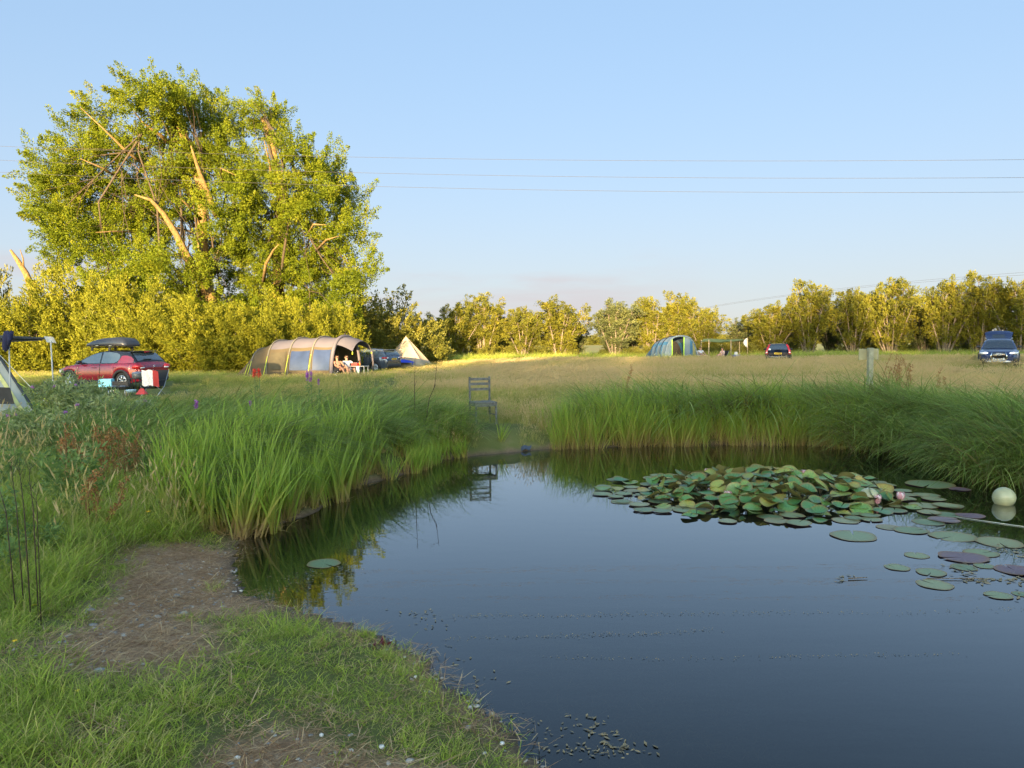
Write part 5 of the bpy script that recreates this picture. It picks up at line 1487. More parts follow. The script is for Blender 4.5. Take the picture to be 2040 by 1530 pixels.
# ---- people: one continuous skinned body, clothes as shells over it
def person(label, loc, rotz, J, skin, hair_m, shirt_m, shorts_m, shades=False, long_hair=False, scale=1.0):
    root = thing('person', label, 'person', loc, rotz)
    root.scale = (scale,) * 3
    def skinned(name, pts, edges, radii, m_, parent=root, sub=2, rootv=0):
        me = bpy.data.meshes.new(name); me.from_pydata([tuple(p) for p in pts], edges, []); me.materials.append(m_)
        o = new_obj(name, me, parent)
        sk = o.modifiers.new('skin', 'SKIN'); 
        for i, r in enumerate(radii):
            v = me.skin_vertices[0].data[i]; v.radius = r if isinstance(r, tuple) else (r, r); v.use_root = (i == rootv)
        sb = o.modifiers.new('sub', 'SUBSURF'); sb.levels = sub; sb.render_levels = sub
        dg = bpy.context.evaluated_depsgraph_get()
        nm = bpy.data.meshes.new_from_object(o.evaluated_get(dg))
        o.modifiers.clear(); o.data = nm
        for q in nm.polygons: q.use_smooth = True
        return o
    P = {k: Vector(v) for k, v in J.items()}
    pts, ed, rad = [], [], []
    def add(p, r, par=None):
        pts.append(Vector(p)); rad.append(r)
        if par is not None: ed.append((par, len(pts) - 1))
        return len(pts) - 1
    hip = add(P['hip'], (0.135, 0.11))
    mid = add(P['hip'].lerp(P['chest'], 0.5), (0.12, 0.095), hip)
    ch = add(P['chest'], (0.15, 0.105), mid)
    nk = add(P['neck'], 0.055, ch)
    hd0 = add(P['neck'].lerp(P['head'], 0.55), 0.062, nk)
    hd = add(P['head'], 0.088, hd0)
    add(P['head'] + (P['head'] - P['neck']).normalized() * 0.09, 0.07, hd)
    fwd = Vector(P['face']).normalized()
    for s in ('l', 'r'):
        sh = add(P[s + 'sho'], 0.058, ch); el = add(P[s + 'elb'], 0.042, sh); wr = add(P[s + 'wri'], 0.03, el)
        d = (P[s + 'wri'] - P[s + 'elb']).normalized()
        pm = add(P[s + 'wri'] + d * 0.07, 0.034, wr)
        sdv = d.cross(Vector((0, 0, 1))).normalized()
        for k in range(4):
            a = add(pts[pm] + d * 0.035 + sdv * (k - 1.5) * 0.021, 0.010, pm)
            add(pts[a] + d * (0.06 + 0.012 * (k in (1, 2))) + Vector((0, 0, -0.015)), 0.008, a)
        a = add(pts[wr] + d * 0.035 + sdv * 0.045, 0.011, wr); add(pts[a] + d * 0.045 + sdv * 0.012, 0.009, a)
        th = add(P[s + 'hip'], 0.092, hip); kn = add(P[s + 'kne'], 0.060, th); an = add(P[s + 'ank'], 0.038, kn)
        add(P[s + 'toe'], 0.034, an)
    body = skinned('body', pts, ed, rad, skin)
    # face: nose, mouth, eyes, ears
    up = (P['head'] - P['neck']).normalized(); rt = fwd.cross(up).normalized()
    H0 = P['head']
    mb = MB(); mb.tube([H0 + fwd * 0.085 + up * 0.01, H0 + fwd * 0.108 - up * 0.022, H0 + fwd * 0.085 - up * 0.03], [0.010, 0.014, 0.008], 6); mb.build('nose', skin, body)
    mb = MB(); mb.tube([H0 + fwd * 0.082 - up * 0.052 - rt * 0.022, H0 + fwd * 0.088 - up * 0.05, H0 + fwd * 0.082 - up * 0.052 + rt * 0.022], 0.007, 5); mb.build('mouth', mat('lips', (0.40, 0.13, 0.10), 0.5), body)
    for sg in (-1, 1):
        mb = MB(); mb.lathe([(0.0, -0.014), (0.028, 0), (0.0, 0.014)], 8, M=Matrix.Rotation(R(90), 3, 'Y'), c=H0 + rt * 0.09 * sg - fwd * 0.005); mb.build('ear', skin, body)
        if not shades:
            mb = MB(); mb.lathe([(0, -0.011), (0.011, 0), (0, 0.011)], 8, c=H0 + fwd * 0.083 + rt * 0.034 * sg + up * 0.012); mb.build('eye', INK, body)
    if shades:
        g = MB()
        for sg in (-1, 1):
            g.lathe([(0.0, -0.012), (0.026, -0.006), (0.03, 0), (0.026, 0.006), (0.0, 0.012)], 12, M=fwd.to_track_quat('Z', 'Y').to_matrix(), c=H0 + fwd * 0.096 + rt * 0.036 * sg + up * 0.012)
            g.tube([H0 + fwd * 0.093 + rt * 0.062 * sg + up * 0.015, H0 + rt * 0.096 * sg + up * 0.015], 0.005, 5)
        g.tube([H0 + fwd * 0.1 - rt * 0.012 + up * 0.018, H0 + fwd * 0.1 + rt * 0.012 + up * 0.018], 0.005, 5)
        g.build('sunglasses', GLOSSB, root)
    rows = []                                             # hair cap round the back and top of the skull
    for i in range(9):
        e = R(-25 + 115 * i / 8)
        rows.append([H0 + up * 0.028 + (rt * math.sin(a) * math.cos(e) + (-fwd) * math.cos(a) * math.cos(e)) * 0.104 + up * math.sin(e) * 0.112 for a in np.linspace(R(-108 - 6 * i), R(108 + 6 * i), 15)])
    mb = MB(); mb.grid(rows, flip=True)
    if long_hair:
        mb.tube([H0 - fwd * 0.09 + up * 0.03, H0 - fwd * 0.115 - up * 0.06, H0 - fwd * 0.09 - up * 0.2], [0.055, 0.05, 0.02], 8)
    mb.build('hair', hair_m, root)
    lp_, le, lr = [], [], []
    def cl(p, r, par=None):
        lp_.append(Vector(p)); lr.append(r)
        if par is not None: le.append((par, len(lp_) - 1))
        return len(lp_) - 1
    a = cl(P['hip'].lerp(P['chest'], 0.12), (0.15, 0.125)); b = cl(P['hip'].lerp(P['chest'], 0.55), (0.138, 0.112), a); c_ = cl(P['chest'].lerp(P['neck'], 0.1), (0.168, 0.12), b)
    if shirt_m is not BLACKC:
        for s in ('l', 'r'):
            d = cl(P[s + 'sho'], 0.075, c_); cl(P[s + 'sho'].lerp(P[s + 'elb'], 0.6), 0.064, d)
    skinned('shirt', lp_, le, lr, shirt_m)
    lp_, le, lr = [], [], []
    a = cl(P['hip'], (0.15, 0.125))
    for s in ('l', 'r'):
        d = cl(P[s + 'hip'], 0.108, a); cl(P[s + 'hip'].lerp(P[s + 'kne'], 0.55), 0.092, d)
    skinned('shorts', lp_, le, lr, shorts_m)
    return root
# reclining low in a camp chair: x to the sitter's front
SIT = dict(hip=(0, 0, 0.36), chest=(-0.20, 0, 0.70), neck=(-0.25, 0, 0.90), head=(-0.24, 0, 1.03), face=(1, 0, 0.05),
           lsho=(-0.20, 0.19, 0.83), lelb=(0.02, 0.27, 0.62), lwri=(0.24, 0.16, 0.58), rsho=(-0.20, -0.19, 0.83), relb=(0.02, -0.27, 0.62), rwri=(0.24, -0.16, 0.58),
           lhip=(0.08, 0.10, 0.36), lkne=(0.46, 0.13, 0.50), lank=(0.74, 0.12, 0.13), ltoe=(0.90, 0.13, 0.07), rhip=(0.08, -0.10, 0.36), rkne=(0.46, -0.13, 0.50), rank=(0.74, -0.12, 0.13), rtoe=(0.90, -0.13, 0.07))
def camp_chair(label, loc, rotz, m_, group=None, hs=0.32):
    r = thing('camp_chair', label, 'chair', loc, rotz, group)
    mb = MB(); mb.grid([[(x, y, hs - 0.05 * math.sin(math.pi * (y / 0.54 + 0.5)) - 0.02 * (x < 0)) for y in np.linspace(-0.27, 0.27, 7)] for x in np.linspace(-0.16, 0.26, 5)]); mb.build('seat', m_, r)
    mb = MB(); mb.grid([[(-0.16 - 0.28 * t, y, hs + 0.52 * t) for y in np.linspace(-0.27, 0.27, 5)] for t in np.linspace(0, 1, 5)]); mb.build('backrest', m_, r)
    for sd in (-1, 1):
        y = sd * 0.28
        mb = MB(); mb.tube([(-0.28, y, 0), (0.26, y, hs + 0.01)], 0.012, 6); mb.build('leg', METAL, r)
        mb = MB(); mb.tube([(0.28, y, 0), (-0.16, y, hs), (-0.45, y, hs + 0.54)], 0.012, 6); mb.build('leg', METAL, r)
        mb = MB(); mb.tube([(-0.26, y, hs + 0.2), (0.22, y, hs + 0.2), (0.24, y, hs)], 0.016, 6); mb.build('armrest', PLASTIC, r)
    return r
def gp(u, v, d, dz=0.0):
    q = at_d(u, v, d); return Vector((q.x, q.y, hz(q.x, q.y) + dz))
q = gp(677, 745, 39.9); ang = R(-46)
camp_chair('dark camp chair holding the woman in black at the tent porch', q, ang, GROUNDS)
J = dict(SIT); J.update(lelb=(0.06, 0.22, 0.60), lwri=(0.30, 0.10, 0.62), face=(1, -0.15, 0.0), lkne=(0.46, 0.13, 0.60), lank=(0.62, 0.12, 0.13), ltoe=(0.78, 0.12, 0.07))
person('woman in a black top and sunglasses sitting at the porch of the beige tent', q, ang, J, SKIN, HAIRB, BLACKC, BLACKC, True, True)
q = gp(694, 745, 40.6); ang = R(-58)
camp_chair('dark camp chair holding the man in the white shirt', q, ang, GROUNDS)
J = dict(SIT); J.update(relb=(0.02, -0.34, 0.60), rwri=(0.2, -0.26, 0.44), lelb=(-0.05, 0.36, 0.66), lwri=(0.16, 0.30, 0.52), face=(1, -0.1, 0.1), lkne=(0.48, 0.16, 0.46))
person('man in a white shirt and sunglasses sitting beside the white camp table', q, ang, J, SKIN2, HAIRB, WHITEC, WHITEC, True)
# white camp table with a box and a bottle
q = gp(716, 742, 40.6)
t = thing('camp_table', 'small white folding table in front of the grey SUV', 'table', q, R(-20))
mb = MB(); mb.box((0, 0, 0.56), (0.9, 0.5, 0.03)); bevel(mb.build('tabletop', WHITEP, t), 0.008)
for sx in (-1, 1):
    for sy in (-1, 1):
        mb = MB(); mb.tube([(sx * 0.40, sy * 0.2, 0), (sx * 0.40, sy * 0.2, 0.55)], 0.016, 6); mb.build('leg', WHITEP, t)
    mb = MB(); mb.tube([(sx * 0.40, -0.2, 0.12), (sx * 0.40, 0.2, 0.12)], 0.012, 6); mb.build('stretcher', WHITEP, t)
Mt = Matrix.Rotation(R(-20), 3, 'Z')
mb = MB(); mb.box((0, 0, 0.075), (0.34, 0.24, 0.15), 0); mb.box((0, 0, 0.157), (0.35, 0.25, 0.012), 1)
bevel(mb.build('food_box', [REDP, WHITEP], loc=q + Mt @ Vector((-0.24, 0, 0.577)), rot=(0, 0, R(-20)), label='red and white box on the left of the camp table', cat='box'), 0.01)
mb = MB(); mb.lathe([(0.0, 0), (0.04, 0.0), (0.042, 0.14), (0.018, 0.2), (0.018, 0.25), (0.0, 0.25)], 12); mb.build('bottle', mat('amber_bottle', (0.55, 0.22, 0.05), 0.2), loc=q + Mt @ Vector((0.0, 0.05, 0.576)), label='small amber bottle on the camp table', cat='bottle')
mb = MB(); mb.grid([[(0.10 * x + 0.01 * math.sin(8 * z), 0.01 * math.sin(10 * x), 0.55 - z) for x in np.linspace(-1, 1, 6)] for z in np.linspace(0, 0.42, 6)])
mb.build('towel', mat('pale_green_towel', (0.45, 0.62, 0.56), 0.9), loc=q + Mt @ Vector((0.05, -0.262, 0.02)), rot=(0, 0, R(-20)), label='pale green towel hanging from the camp table edge', cat='towel')

# people by the blue tent
q = gp(1398, 712, 66.0); camp_chair('pale camp chair right beside the blue tent door', q, R(-70), WHITEP)
J = dict(SIT); person('person in a pale top sitting right beside the blue tent', q, R(-70), J, SKIN2, HAIRB, WHITEC, PINKC)
q = gp(1440, 713, 65.5); camp_chair('black camp chair under the green tarp', q, R(200), BLACKC)
J = dict(SIT); J.update(chest=(-0.02, 0, 0.68), neck=(0.04, 0, 0.87), head=(0.07, 0, 1.0), lsho=(0.0, 0.19, 0.80), rsho=(0.0, -0.19, 0.80), lelb=(0.18, 0.22, 0.58), relb=(0.18, -0.22, 0.58), lwri=(0.40, 0.12, 0.52), rwri=(0.40, -0.12, 0.52))
person('person with long dark hair leaning forward under the green tarp', q, R(200), J, SKIN2, HAIRB, PINKC, PINKC, False, True)
q = gp(1466, 713, 66.0)
t = thing('cool_box', 'blue cool box with grey lid under the green tarp', 'cool box', q, R(5))
mb = MB(); mb.box((0, 0, 0.22), (0.62, 0.36, 0.44)); bevel(mb.build('tub', BLUEM, t), 0.02)
mb = MB(); mb.box((0, 0, 0.47), (0.64, 0.38, 0.07)); bevel(mb.build('lid', mat('grey_lid', (0.22, 0.26, 0.27), 0.6), t), 0.015)
mb = MB(); mb.tube([(-0.28, -0.2, 0.36), (-0.28, -0.23, 0.25), (0.28, -0.23, 0.25), (0.28, -0.2, 0.36)], 0.012, 6); mb.build('handle', PLASTIC, t)
mb = MB(); mb.box((0, 0, 0.12), (0.26, 0.05, 0.22)); mb.box((0, 0.06, 0.01), (0.28, 0.2, 0.016))
mb.build('white_panel', WHITEP, loc=q + Vector((0, 0, 0.51)), label='upright white panel standing on the blue cool box', cat='panel')
mb = MB(); mb.prism([(-0.4, -0.3), (0.42, -0.26), (0.36, 0.3), (-0.38, 0.26)], 0.16)
bevel(mb.build('holdall', mat('lilac_cloth', (0.42, 0.42, 0.62), 0.9, bump=0.4), loc=gp(1457, 713, 65.0), label='low lilac holdall beside the blue cool box', cat='bag'), 0.05, 3)

# ---- left camp: grey tent corner, awning pole, things behind the car
GREYC = mat('grey_tent_canvas', (0.36, 0.37, 0.33), 0.8, var=0.06, scale=2, bump=0.3, trans=0.1)
YELL = mat('yellow_piping', (0.55, 0.52, 0.20), 0.8)
g0 = gp(-20, 800, 16.5)
t = thing('grey_tent', 'corner of a grey tent cut off by the left edge', 'tent', g0)
ap = at_d(-60, 622, 17.5) - g0; f1 = at_d(88, 806, 16.0) - g0; f1.z = hz(f1.x + g0.x, f1.y + g0.y) - g0.z; f0 = at_d(-160, 812, 15.8) - g0; f0.z = f1.z; bk = at_d(40, 775, 19.5) - g0; bk.z = hz(bk.x + g0.x, bk.y + g0.y) - g0.z; bl = Vector((f0.x - 0.6, bk.y, bk.z))
def tri(a, b, c, m_, name, sag=0.05, n=8):
    nrm = (b - a).cross(c - a).normalized(); rows = []
    for i in range(n + 1):
        s = i / n; p0 = a.lerp(b, s); p1 = a.lerp(c, s)
        rows.append([p0.lerp(p1, k / 6) - nrm * sag * math.sin(math.pi * s) * math.sin(math.pi * k / 6) for k in range(7)])
    mb = MB(); mb.grid(rows); return mb.build(name, m_, t)
tri(ap, f0, f1, GREYC, 'front_panel'); tri(ap, f1, bk, GREYC, 'side_panel'); tri(ap, bk, bl, GREYC, 'back_panel'); tri(ap, bl, f0, GREYC, 'side_panel')
mb = MB(); mb.tube([ap, ap.lerp(f1, 0.5) + Vector((0.02, -0.02, 0.0)), f1], 0.03, 6); mb.build('seam_piping', GROUNDS, t)
mb = MB(); mb.grid([[ap.lerp(f1, s) + Vector((-0.18 - 0.05 * k, -0.03, -0.02)) for k in (0, 1, 2)] for s in np.linspace(0.1, 0.95, 8)]); mb.build('reflective_band', YELL, t)
mb = MB(); mb.tube([f0 + Vector((0, -0.03, 0.06)), f0.lerp(f1, 0.5) + Vector((0, -0.03, 0.06)), f1 + Vector((0, -0.03, 0.06)), bk + Vector((0.03, 0, 0.06))], 0.07, 6); mb.build('mud_flap', mat('navy_flap', (0.03, 0.035, 0.10), 0.8), t)
for k, s in enumerate((0.35, 0.62, 0.8)):
    a = ap.lerp(f1, s) + Vector((0.02, -0.02, 0)); e = f1 + Vector((0.7 + 0.25 * k, -0.35 + 0.3 * k, 0)); e.z = hz(e.x + g0.x, e.y + g0.y) - g0.z
    mb = MB(); mb.tube([a, e], 0.008, 4); mb.build('guy_rope', LIME if k else ROPE, t)
mb = MB(); mb.prism([(-0.28, 0.0), (0.28, 0), (0.2, 0.34), (-0.2, 0.36)], 0.01, M=Matrix.Rotation(R(90), 3, 'X'), c=at_d(2, 803, 15.86) - g0 + Vector((0, 0, -0.02))); mb.build('vent_opening', DARKIN, t)
a0 = at_d(-70, 671, 16.2); a1 = at_d(92, 674.5, 16.6)
g1 = gp(92, 800, 16.6)
t = thing('awning_frame', 'dark awning bar with pale end cloth and thin leaning poles', 'awning', g1)
mb = MB(); mb.tube([a0 - g1, a0.lerp(a1, 0.45) - g1, a1 - g1], [0.055, 0.05, 0.022], 8); mb.build('bar', GROUNDS, t)
mb = MB(); mb.grid([[a0.lerp(a1, k) - g1 + Vector((0, 0.02, -0.02 - (0.13 - 0.11 * k) * s)) for s in (0, 0.5, 1)] for k in np.linspace(0, 0.95, 6)]); mb.build('rolled_sheet', GROUNDS, t)
c0 = a1 - g1
mb = MB(); rows = [[c0 + Vector((-0.03 + 0.20 * s + 0.06 * k, -0.03 + 0.05 * math.sin(3 * s), 0.05 - 0.13 * k - 0.02 * s)) for s in np.linspace(0, 1, 6)] for k in np.linspace(0, 1, 5)]
mb.grid(rows); mb.build('end_cloth', WHITEP, t)
for (u, v, u2, d) in ((101, 680, 109, 16.6), (18, 690, 20, 16.3)):
    e = gp(u2, 800, d); mb = MB(); mb.tube([at_d(u, v, d) - g1, e - g1], 0.014, 6); mb.build('pole', WHITEP, t)
jk = at_d(17, 668, 16.2)
t = thing('jacket', 'navy jacket slung over the dark awning bar at the left edge', 'jacket', jk)
mb = MB(); rows = []
for i, (w, z, dx) in enumerate([(0.03, 0.09, 0.02), (0.09, 0.06, 0.0), (0.10, -0.03, -0.01), (0.085, -0.12, -0.03), (0.075, -0.2, -0.055), (0.06, -0.28, -0.075), (0.02, -0.33, -0.07)]):
    rows.append([(dx + w * math.cos(a) * (1 + 0.18 * math.sin(3 * a + i)), 0.09 * math.sin(a) * (w / 0.1), z + 0.02 * math.sin(2 * a + i)) for a in np.linspace(0, 2 * math.pi, 15)[:-1]])
mb.grid(rows, wrap=True); mb.build('coat', mat('navy_cloth', (0.02, 0.022, 0.06), 0.9, bump=0.6, scale=14), t)
mb = MB(); mb.tube([(0.05, -0.06, 0.02), (0.075, -0.09, -0.08), (0.05, -0.1, -0.2)], [0.035, 0.04, 0.028], 8); mb.build('sleeve', MATS['navy_cloth'], t)

# things set out behind the red hatchback
CAMPD = 25.5
q = gp(213, 790, CAMPD)
t = thing('crate', 'light blue open crate standing in front of the hatchback rear wheel', 'crate', q + Vector((0, 0, 0.0)), R(10))
SKYB = mat('light_blue_plastic', (0.16, 0.52, 0.72), 0.5)
zb = 0.30
for (c_, s_) in (((0, -0.15, zb + 0.13), (0.40, 0.02, 0.26)), ((0, 0.15, zb + 0.13), (0.40, 0.02, 0.26)), ((-0.19, 0, zb + 0.13), (0.02, 0.28, 0.26)), ((0.19, 0, zb + 0.13), (0.02, 0.28, 0.26)), ((0, 0, zb + 0.012), (0.36, 0.28, 0.02))):
    mb = MB(); mb.box(c_, s_); bevel(mb.build('side' if c_[2] > zb + 0.1 else 'base', SKYB, t), 0.006)
for sx in (-1, 1):
    for sy in (-1, 1):
        mb = MB(); mb.tube([(sx * 0.17, sy * 0.13, 0), (sx * 0.17, sy * 0.13, zb)], 0.014, 6); mb.build('leg', METAL, t)
q = gp(236, 795, 24.8)
t = thing('camp_stove', 'black two ring camp stove on a low stand beside the light blue crate', 'stove', q, R(8))
mb = MB(); mb.box((0, 0, 0.30), (0.58, 0.32, 0.10)); bevel(mb.build('casing', GLOSSB, t), 0.012)
mb = MB(); mb.box((0.02, 0.16, 0.42), (0.5, 0.02, 0.18)); bevel(mb.build('lid', PLASTIC, t), 0.005)
for x in (-0.14, 0.14):
    mb = MB(); mb.lathe([(0.09, 0.36), (0.08, 0.375), (0.03, 0.365), (0, 0.365)], 14, c=(x, 0, 0)); mb.build('burner', METAL, t)
for sx in (-1, 1):
    for sy in (-1, 1):
        mb = MB(); mb.tube([(sx * 0.25, sy * 0.13, 0), (sx * 0.25, sy * 0.13, 0.26)], 0.014, 6); mb.build('leg', METAL, t)
q = gp(275, 790, 25.6)
t = thing('fire_basket', 'black slatted iron fire basket behind the hatchback bumper', 'fire basket', q)
for k in range(14):
    a = 2 * math.pi * k / 14
    mb = MB(); mb.tube([(0.19 * math.cos(a), 0.19 * math.sin(a), 0.10), (0.27 * math.cos(a), 0.27 * math.sin(a), 0.55)], 0.014, 4); mb.build('slat', PLASTIC, t)
for r_, z in ((0.195, 0.12), (0.27, 0.55)):
    mb = MB(); mb.tube([(r_ * math.cos(a), r_ * math.sin(a), z) for a in np.linspace(0, 2 * math.pi, 17)[:-1]], 0.016, 5, closed=True); mb.build('hoop', PLASTIC, t)
for k in range(3):
    a = 2 * math.pi * k / 3; mb = MB(); mb.tube([(0.18 * math.cos(a), 0.18 * math.sin(a), 0.12), (0.24 * math.cos(a), 0.24 * math.sin(a), 0)], 0.016, 5); mb.build('leg', PLASTIC, t)
pq = q + Vector((0, 0, 0.562))
t = thing('cooking_pot', 'silver cooking pot resting on the black fire basket', 'pot', pq)
mb = MB(); mb.lathe([(0, 0), (0.15, 0), (0.165, 0.02), (0.165, 0.15), (0.17, 0.155)], 18); mb.build('pan', METAL, t)
mb = MB(); mb.lathe([(0.172, 0.155), (0.15, 0.19), (0.05, 0.215), (0.0, 0.217)], 18); mb.build('lid', METAL, t)
for z in (0.08, 0.12):
    mb = MB(); mb.tube([(0.168 * math.cos(a), 0.168 * math.sin(a), z) for a in np.linspace(0, 2 * math.pi, 19)[:-1]], 0.006, 4, closed=True); mb.build('rib', METAL, t)
q = gp(297, 790, 24.6)
PRINT = bpy.data.materials.new('printed_bag'); PRINT.use_nodes = True
n = PRINT.node_tree.nodes; l = PRINT.node_tree.links
tcp = n.new('ShaderNodeTexCoord'); vo = n.new('ShaderNodeTexWave'); vo.inputs['Scale'].default_value = 9; vo.inputs['Distortion'].default_value = 9; vo.inputs['Detail'].default_value = 3
l.new(tcp.outputs['Object'], vo.inputs['Vector'])
rp = n.new('ShaderNodeValToRGB'); rp.color_ramp.elements[0].position = 0.05; rp.color_ramp.elements[0].color = (0.32, 0.26, 0.26, 1); rp.color_ramp.elements[1].position = 0.16; rp.color_ramp.elements[1].color = (0.74, 0.71, 0.70, 1)
l.new(vo.outputs['Fac'], rp.inputs[0]); l.new(rp.outputs[0], n['Principled BSDF'].inputs['Base Color'])
t = thing('shopping_bag', 'white printed carrier bag with a red side, hung behind the hatchback', 'bag', q, R(-8))
zb = 0.36
mb = MB(); rows = [[(x * (0.20 - 0.02 * k), -0.06 + 0.02 * math.sin(5 * x + 4 * k), zb + 0.50 * k + 0.02 * math.sin(4 * x)) for x in np.linspace(-1, 1, 9)] for k in np.linspace(0, 1, 7)]
mb.grid(rows); mb.build('front_side', PRINT, t)
mb = MB(); mb.grid([[(0.20 - 0.02 * k + 0.11 * s, -0.06 + 0.14 * s, zb + 0.50 * k - 0.05 * s) for s in np.linspace(0, 1, 4)] for k in np.linspace(0, 1, 5)]); mb.build('red_side', REDP, t)
mb = MB(); mb.grid([[(x * 0.22, 0.08, zb + 0.48 * k) for x in np.linspace(-1, 1, 5)] for k in np.linspace(0, 1, 4)]); mb.build('back_side', REDP, t)
camp_chair('black folding camp chair carrying the white printed bag', q + Vector((0.02, 0.28, 0)), R(-98), BLACKC)
mb = MB(); mb.add([(-0.15, -0.12, 0), (0.15, -0.12, 0), (0.15, 0.12, 0), (-0.15, 0.12, 0), (-0.03, 0.0, 0.20), (0.06, 0.0, 0.18)], [(3, 2, 1, 0), (0, 1, 5, 4), (1, 2, 5), (2, 3, 4, 5), (3, 0, 4)])
bevel(mb.build('red_cover', REDP, loc=gp(283, 800, 23.2) + Vector((0, 0, 0.18)), label='small red peaked bag lying in the grass below the printed bag', cat='bag'), 0.02)
mb = MB(); mb.lathe([(0, 0), (0.13, 0), (0.15, 0.07), (0.15, 0.08), (0.12, 0.075), (0.0, 0.02)], 16)
mb.build('washing_bowl', mat('pale_blue_plastic', (0.36, 0.52, 0.60), 0.5), loc=gp(262, 800, 23.6) + Vector((0, 0, 0.22)), label='pale blue bowl in the grass left of the red peaked bag', cat='bowl')
mb = MB(); mb.lathe([(0.035, 0), (0.035, 0.2), (0.014, 0.25), (0.014, 0.29), (0, 0.29)], 10); mb.build('water_bottle', mat('blue_label_bottle', (0.10, 0.25, 0.62), 0.3, var=0.5, scale=14), loc=gp(110, 800, 15.5) + Vector((0, 0, 0.45)), label='water bottle with blue label standing on a stump among the thistles', cat='bottle')
mb = MB(); mb.lathe([(0.08, -0.1), (0.075, 0.45), (0, 0.45)], 9); mb.build('wood_stump', BARKD, loc=gp(110, 800, 15.5), label='narrow wood stump hidden among the thistles', cat='stump')
# ================================================================== CHAIR, SIGN, WIRES, LILIES, SMALL PLANTS
OLDW = mat('weathered_dark_wood', (0.12, 0.12, 0.11), 0.85, var=0.5, scale=16, bump=0.5)
GREYW = mat('greenish_grey_wood', (0.30, 0.29, 0.20), 0.85, var=0.25, scale=9, bump=0.5)
q = gp(962, 845, 15.8)
t = thing('wooden_chair', 'old dark wooden chair with slatted back standing above the bank', 'chair', q, R(20))
def bar(name, c, s, m_=OLDW, par=None, rot=None):
    mb = MB(); mb.box(c, s, M=rot); return bevel(mb.build(name, m_, par or t), 0.005)
for sx in (-1, 1):
    bar('back_leg', (sx * 0.215, 0.2, 0.46), (0.035, 0.04, 0.98))
    bar('front_leg', (sx * 0.215, -0.22, 0.20), (0.04, 0.04, 0.44))
for z in (0.90, 0.80, 0.69): bar('back_slat', (0, 0.2, z), (0.40, 0.018, 0.055))
bar('seat', (0, -0.01, 0.435), (0.47, 0.47, 0.03)); bar('seat_rail', (0, -0.222, 0.39), (0.39, 0.022, 0.07))
bar('seat_rail', (0, 0.19, 0.39), (0.39, 0.022, 0.06))
for sx in (-1, 1): bar('side_rail', (sx * 0.215, -0.01, 0.39), (0.022, 0.38, 0.06)); bar('stretcher', (sx * 0.215, -0.01, 0.18), (0.02, 0.40, 0.025))
# signpost seen from behind
q = gp(1732, 800, 17.2); zt = at_d(1732, 693, 17.2).z - q.z
t = thing('signpost', 'square wooden post with a blank sign board seen from behind', 'sign', q, R(4))
bar('post', (0, 0, zt / 2 - 0.1), (0.105, 0.105, zt + 0.2), GREYW)
zc = at_d(1732, 706, 17.2).z - q.z
bar('board', (0, 0.085, zc), (0.44, 0.022, 0.25), mat('plywood_board', (0.34, 0.31, 0.17), 0.8, var=0.15, scale=6, bump=0.3))
bar('edge_strip', (0.224, 0.085, zc), (0.012, 0.03, 0.25), METAL)

# overhead wires
def wire(pts, depths, label, r=0.008, group='power lines over the field', ext=0.5):
    P = [at_d(u, v, d) for (u, v), d in zip(pts, depths)]
    xs = np.array([p.x for p in P]); ys = np.array([p.y for p in P]); zs = np.array([p.z for p in P])
    cz = np.polyfit(xs, zs, 2); cy_ = np.polyfit(xs, ys, 1)
    X = np.linspace(xs.min() - ext * 20, xs.max() + ext * 20, 60)
    mb = MB(); mb.tube([(x, np.polyval(cy_, x), np.polyval(cz, x)) for x in X], r, 5, cap=False)
    mb.build('power_line', mat('cable_metal', (0.05, 0.045, 0.045), 0.7), label=label, cat='power line', group=group)
DW = [44, 39.5, 35]
wire([(0, 290), (1020, 321), (2040, 316)], DW, 'highest of the three thick power lines crossing the poplars')
wire([(0, 318), (1020, 353), (2040, 352)], DW, 'middle one of the three thick power lines crossing the poplars')
wire([(0, 342), (1020, 380), (2040, 381)], DW, 'lowest of the three thick power lines crossing the poplars')
wire([(1424, 609), (1720, 571), (2040, 541)], [150, 120, 95], 'upper faint distant power line above the right hand willows', 0.014, 'faint distant power lines', 1.0)
wire([(1424, 611), (1720, 574), (2040, 546)], [150, 120, 95], 'lower faint distant power line above the right hand willows', 0.014, 'faint distant power lines', 1.0)

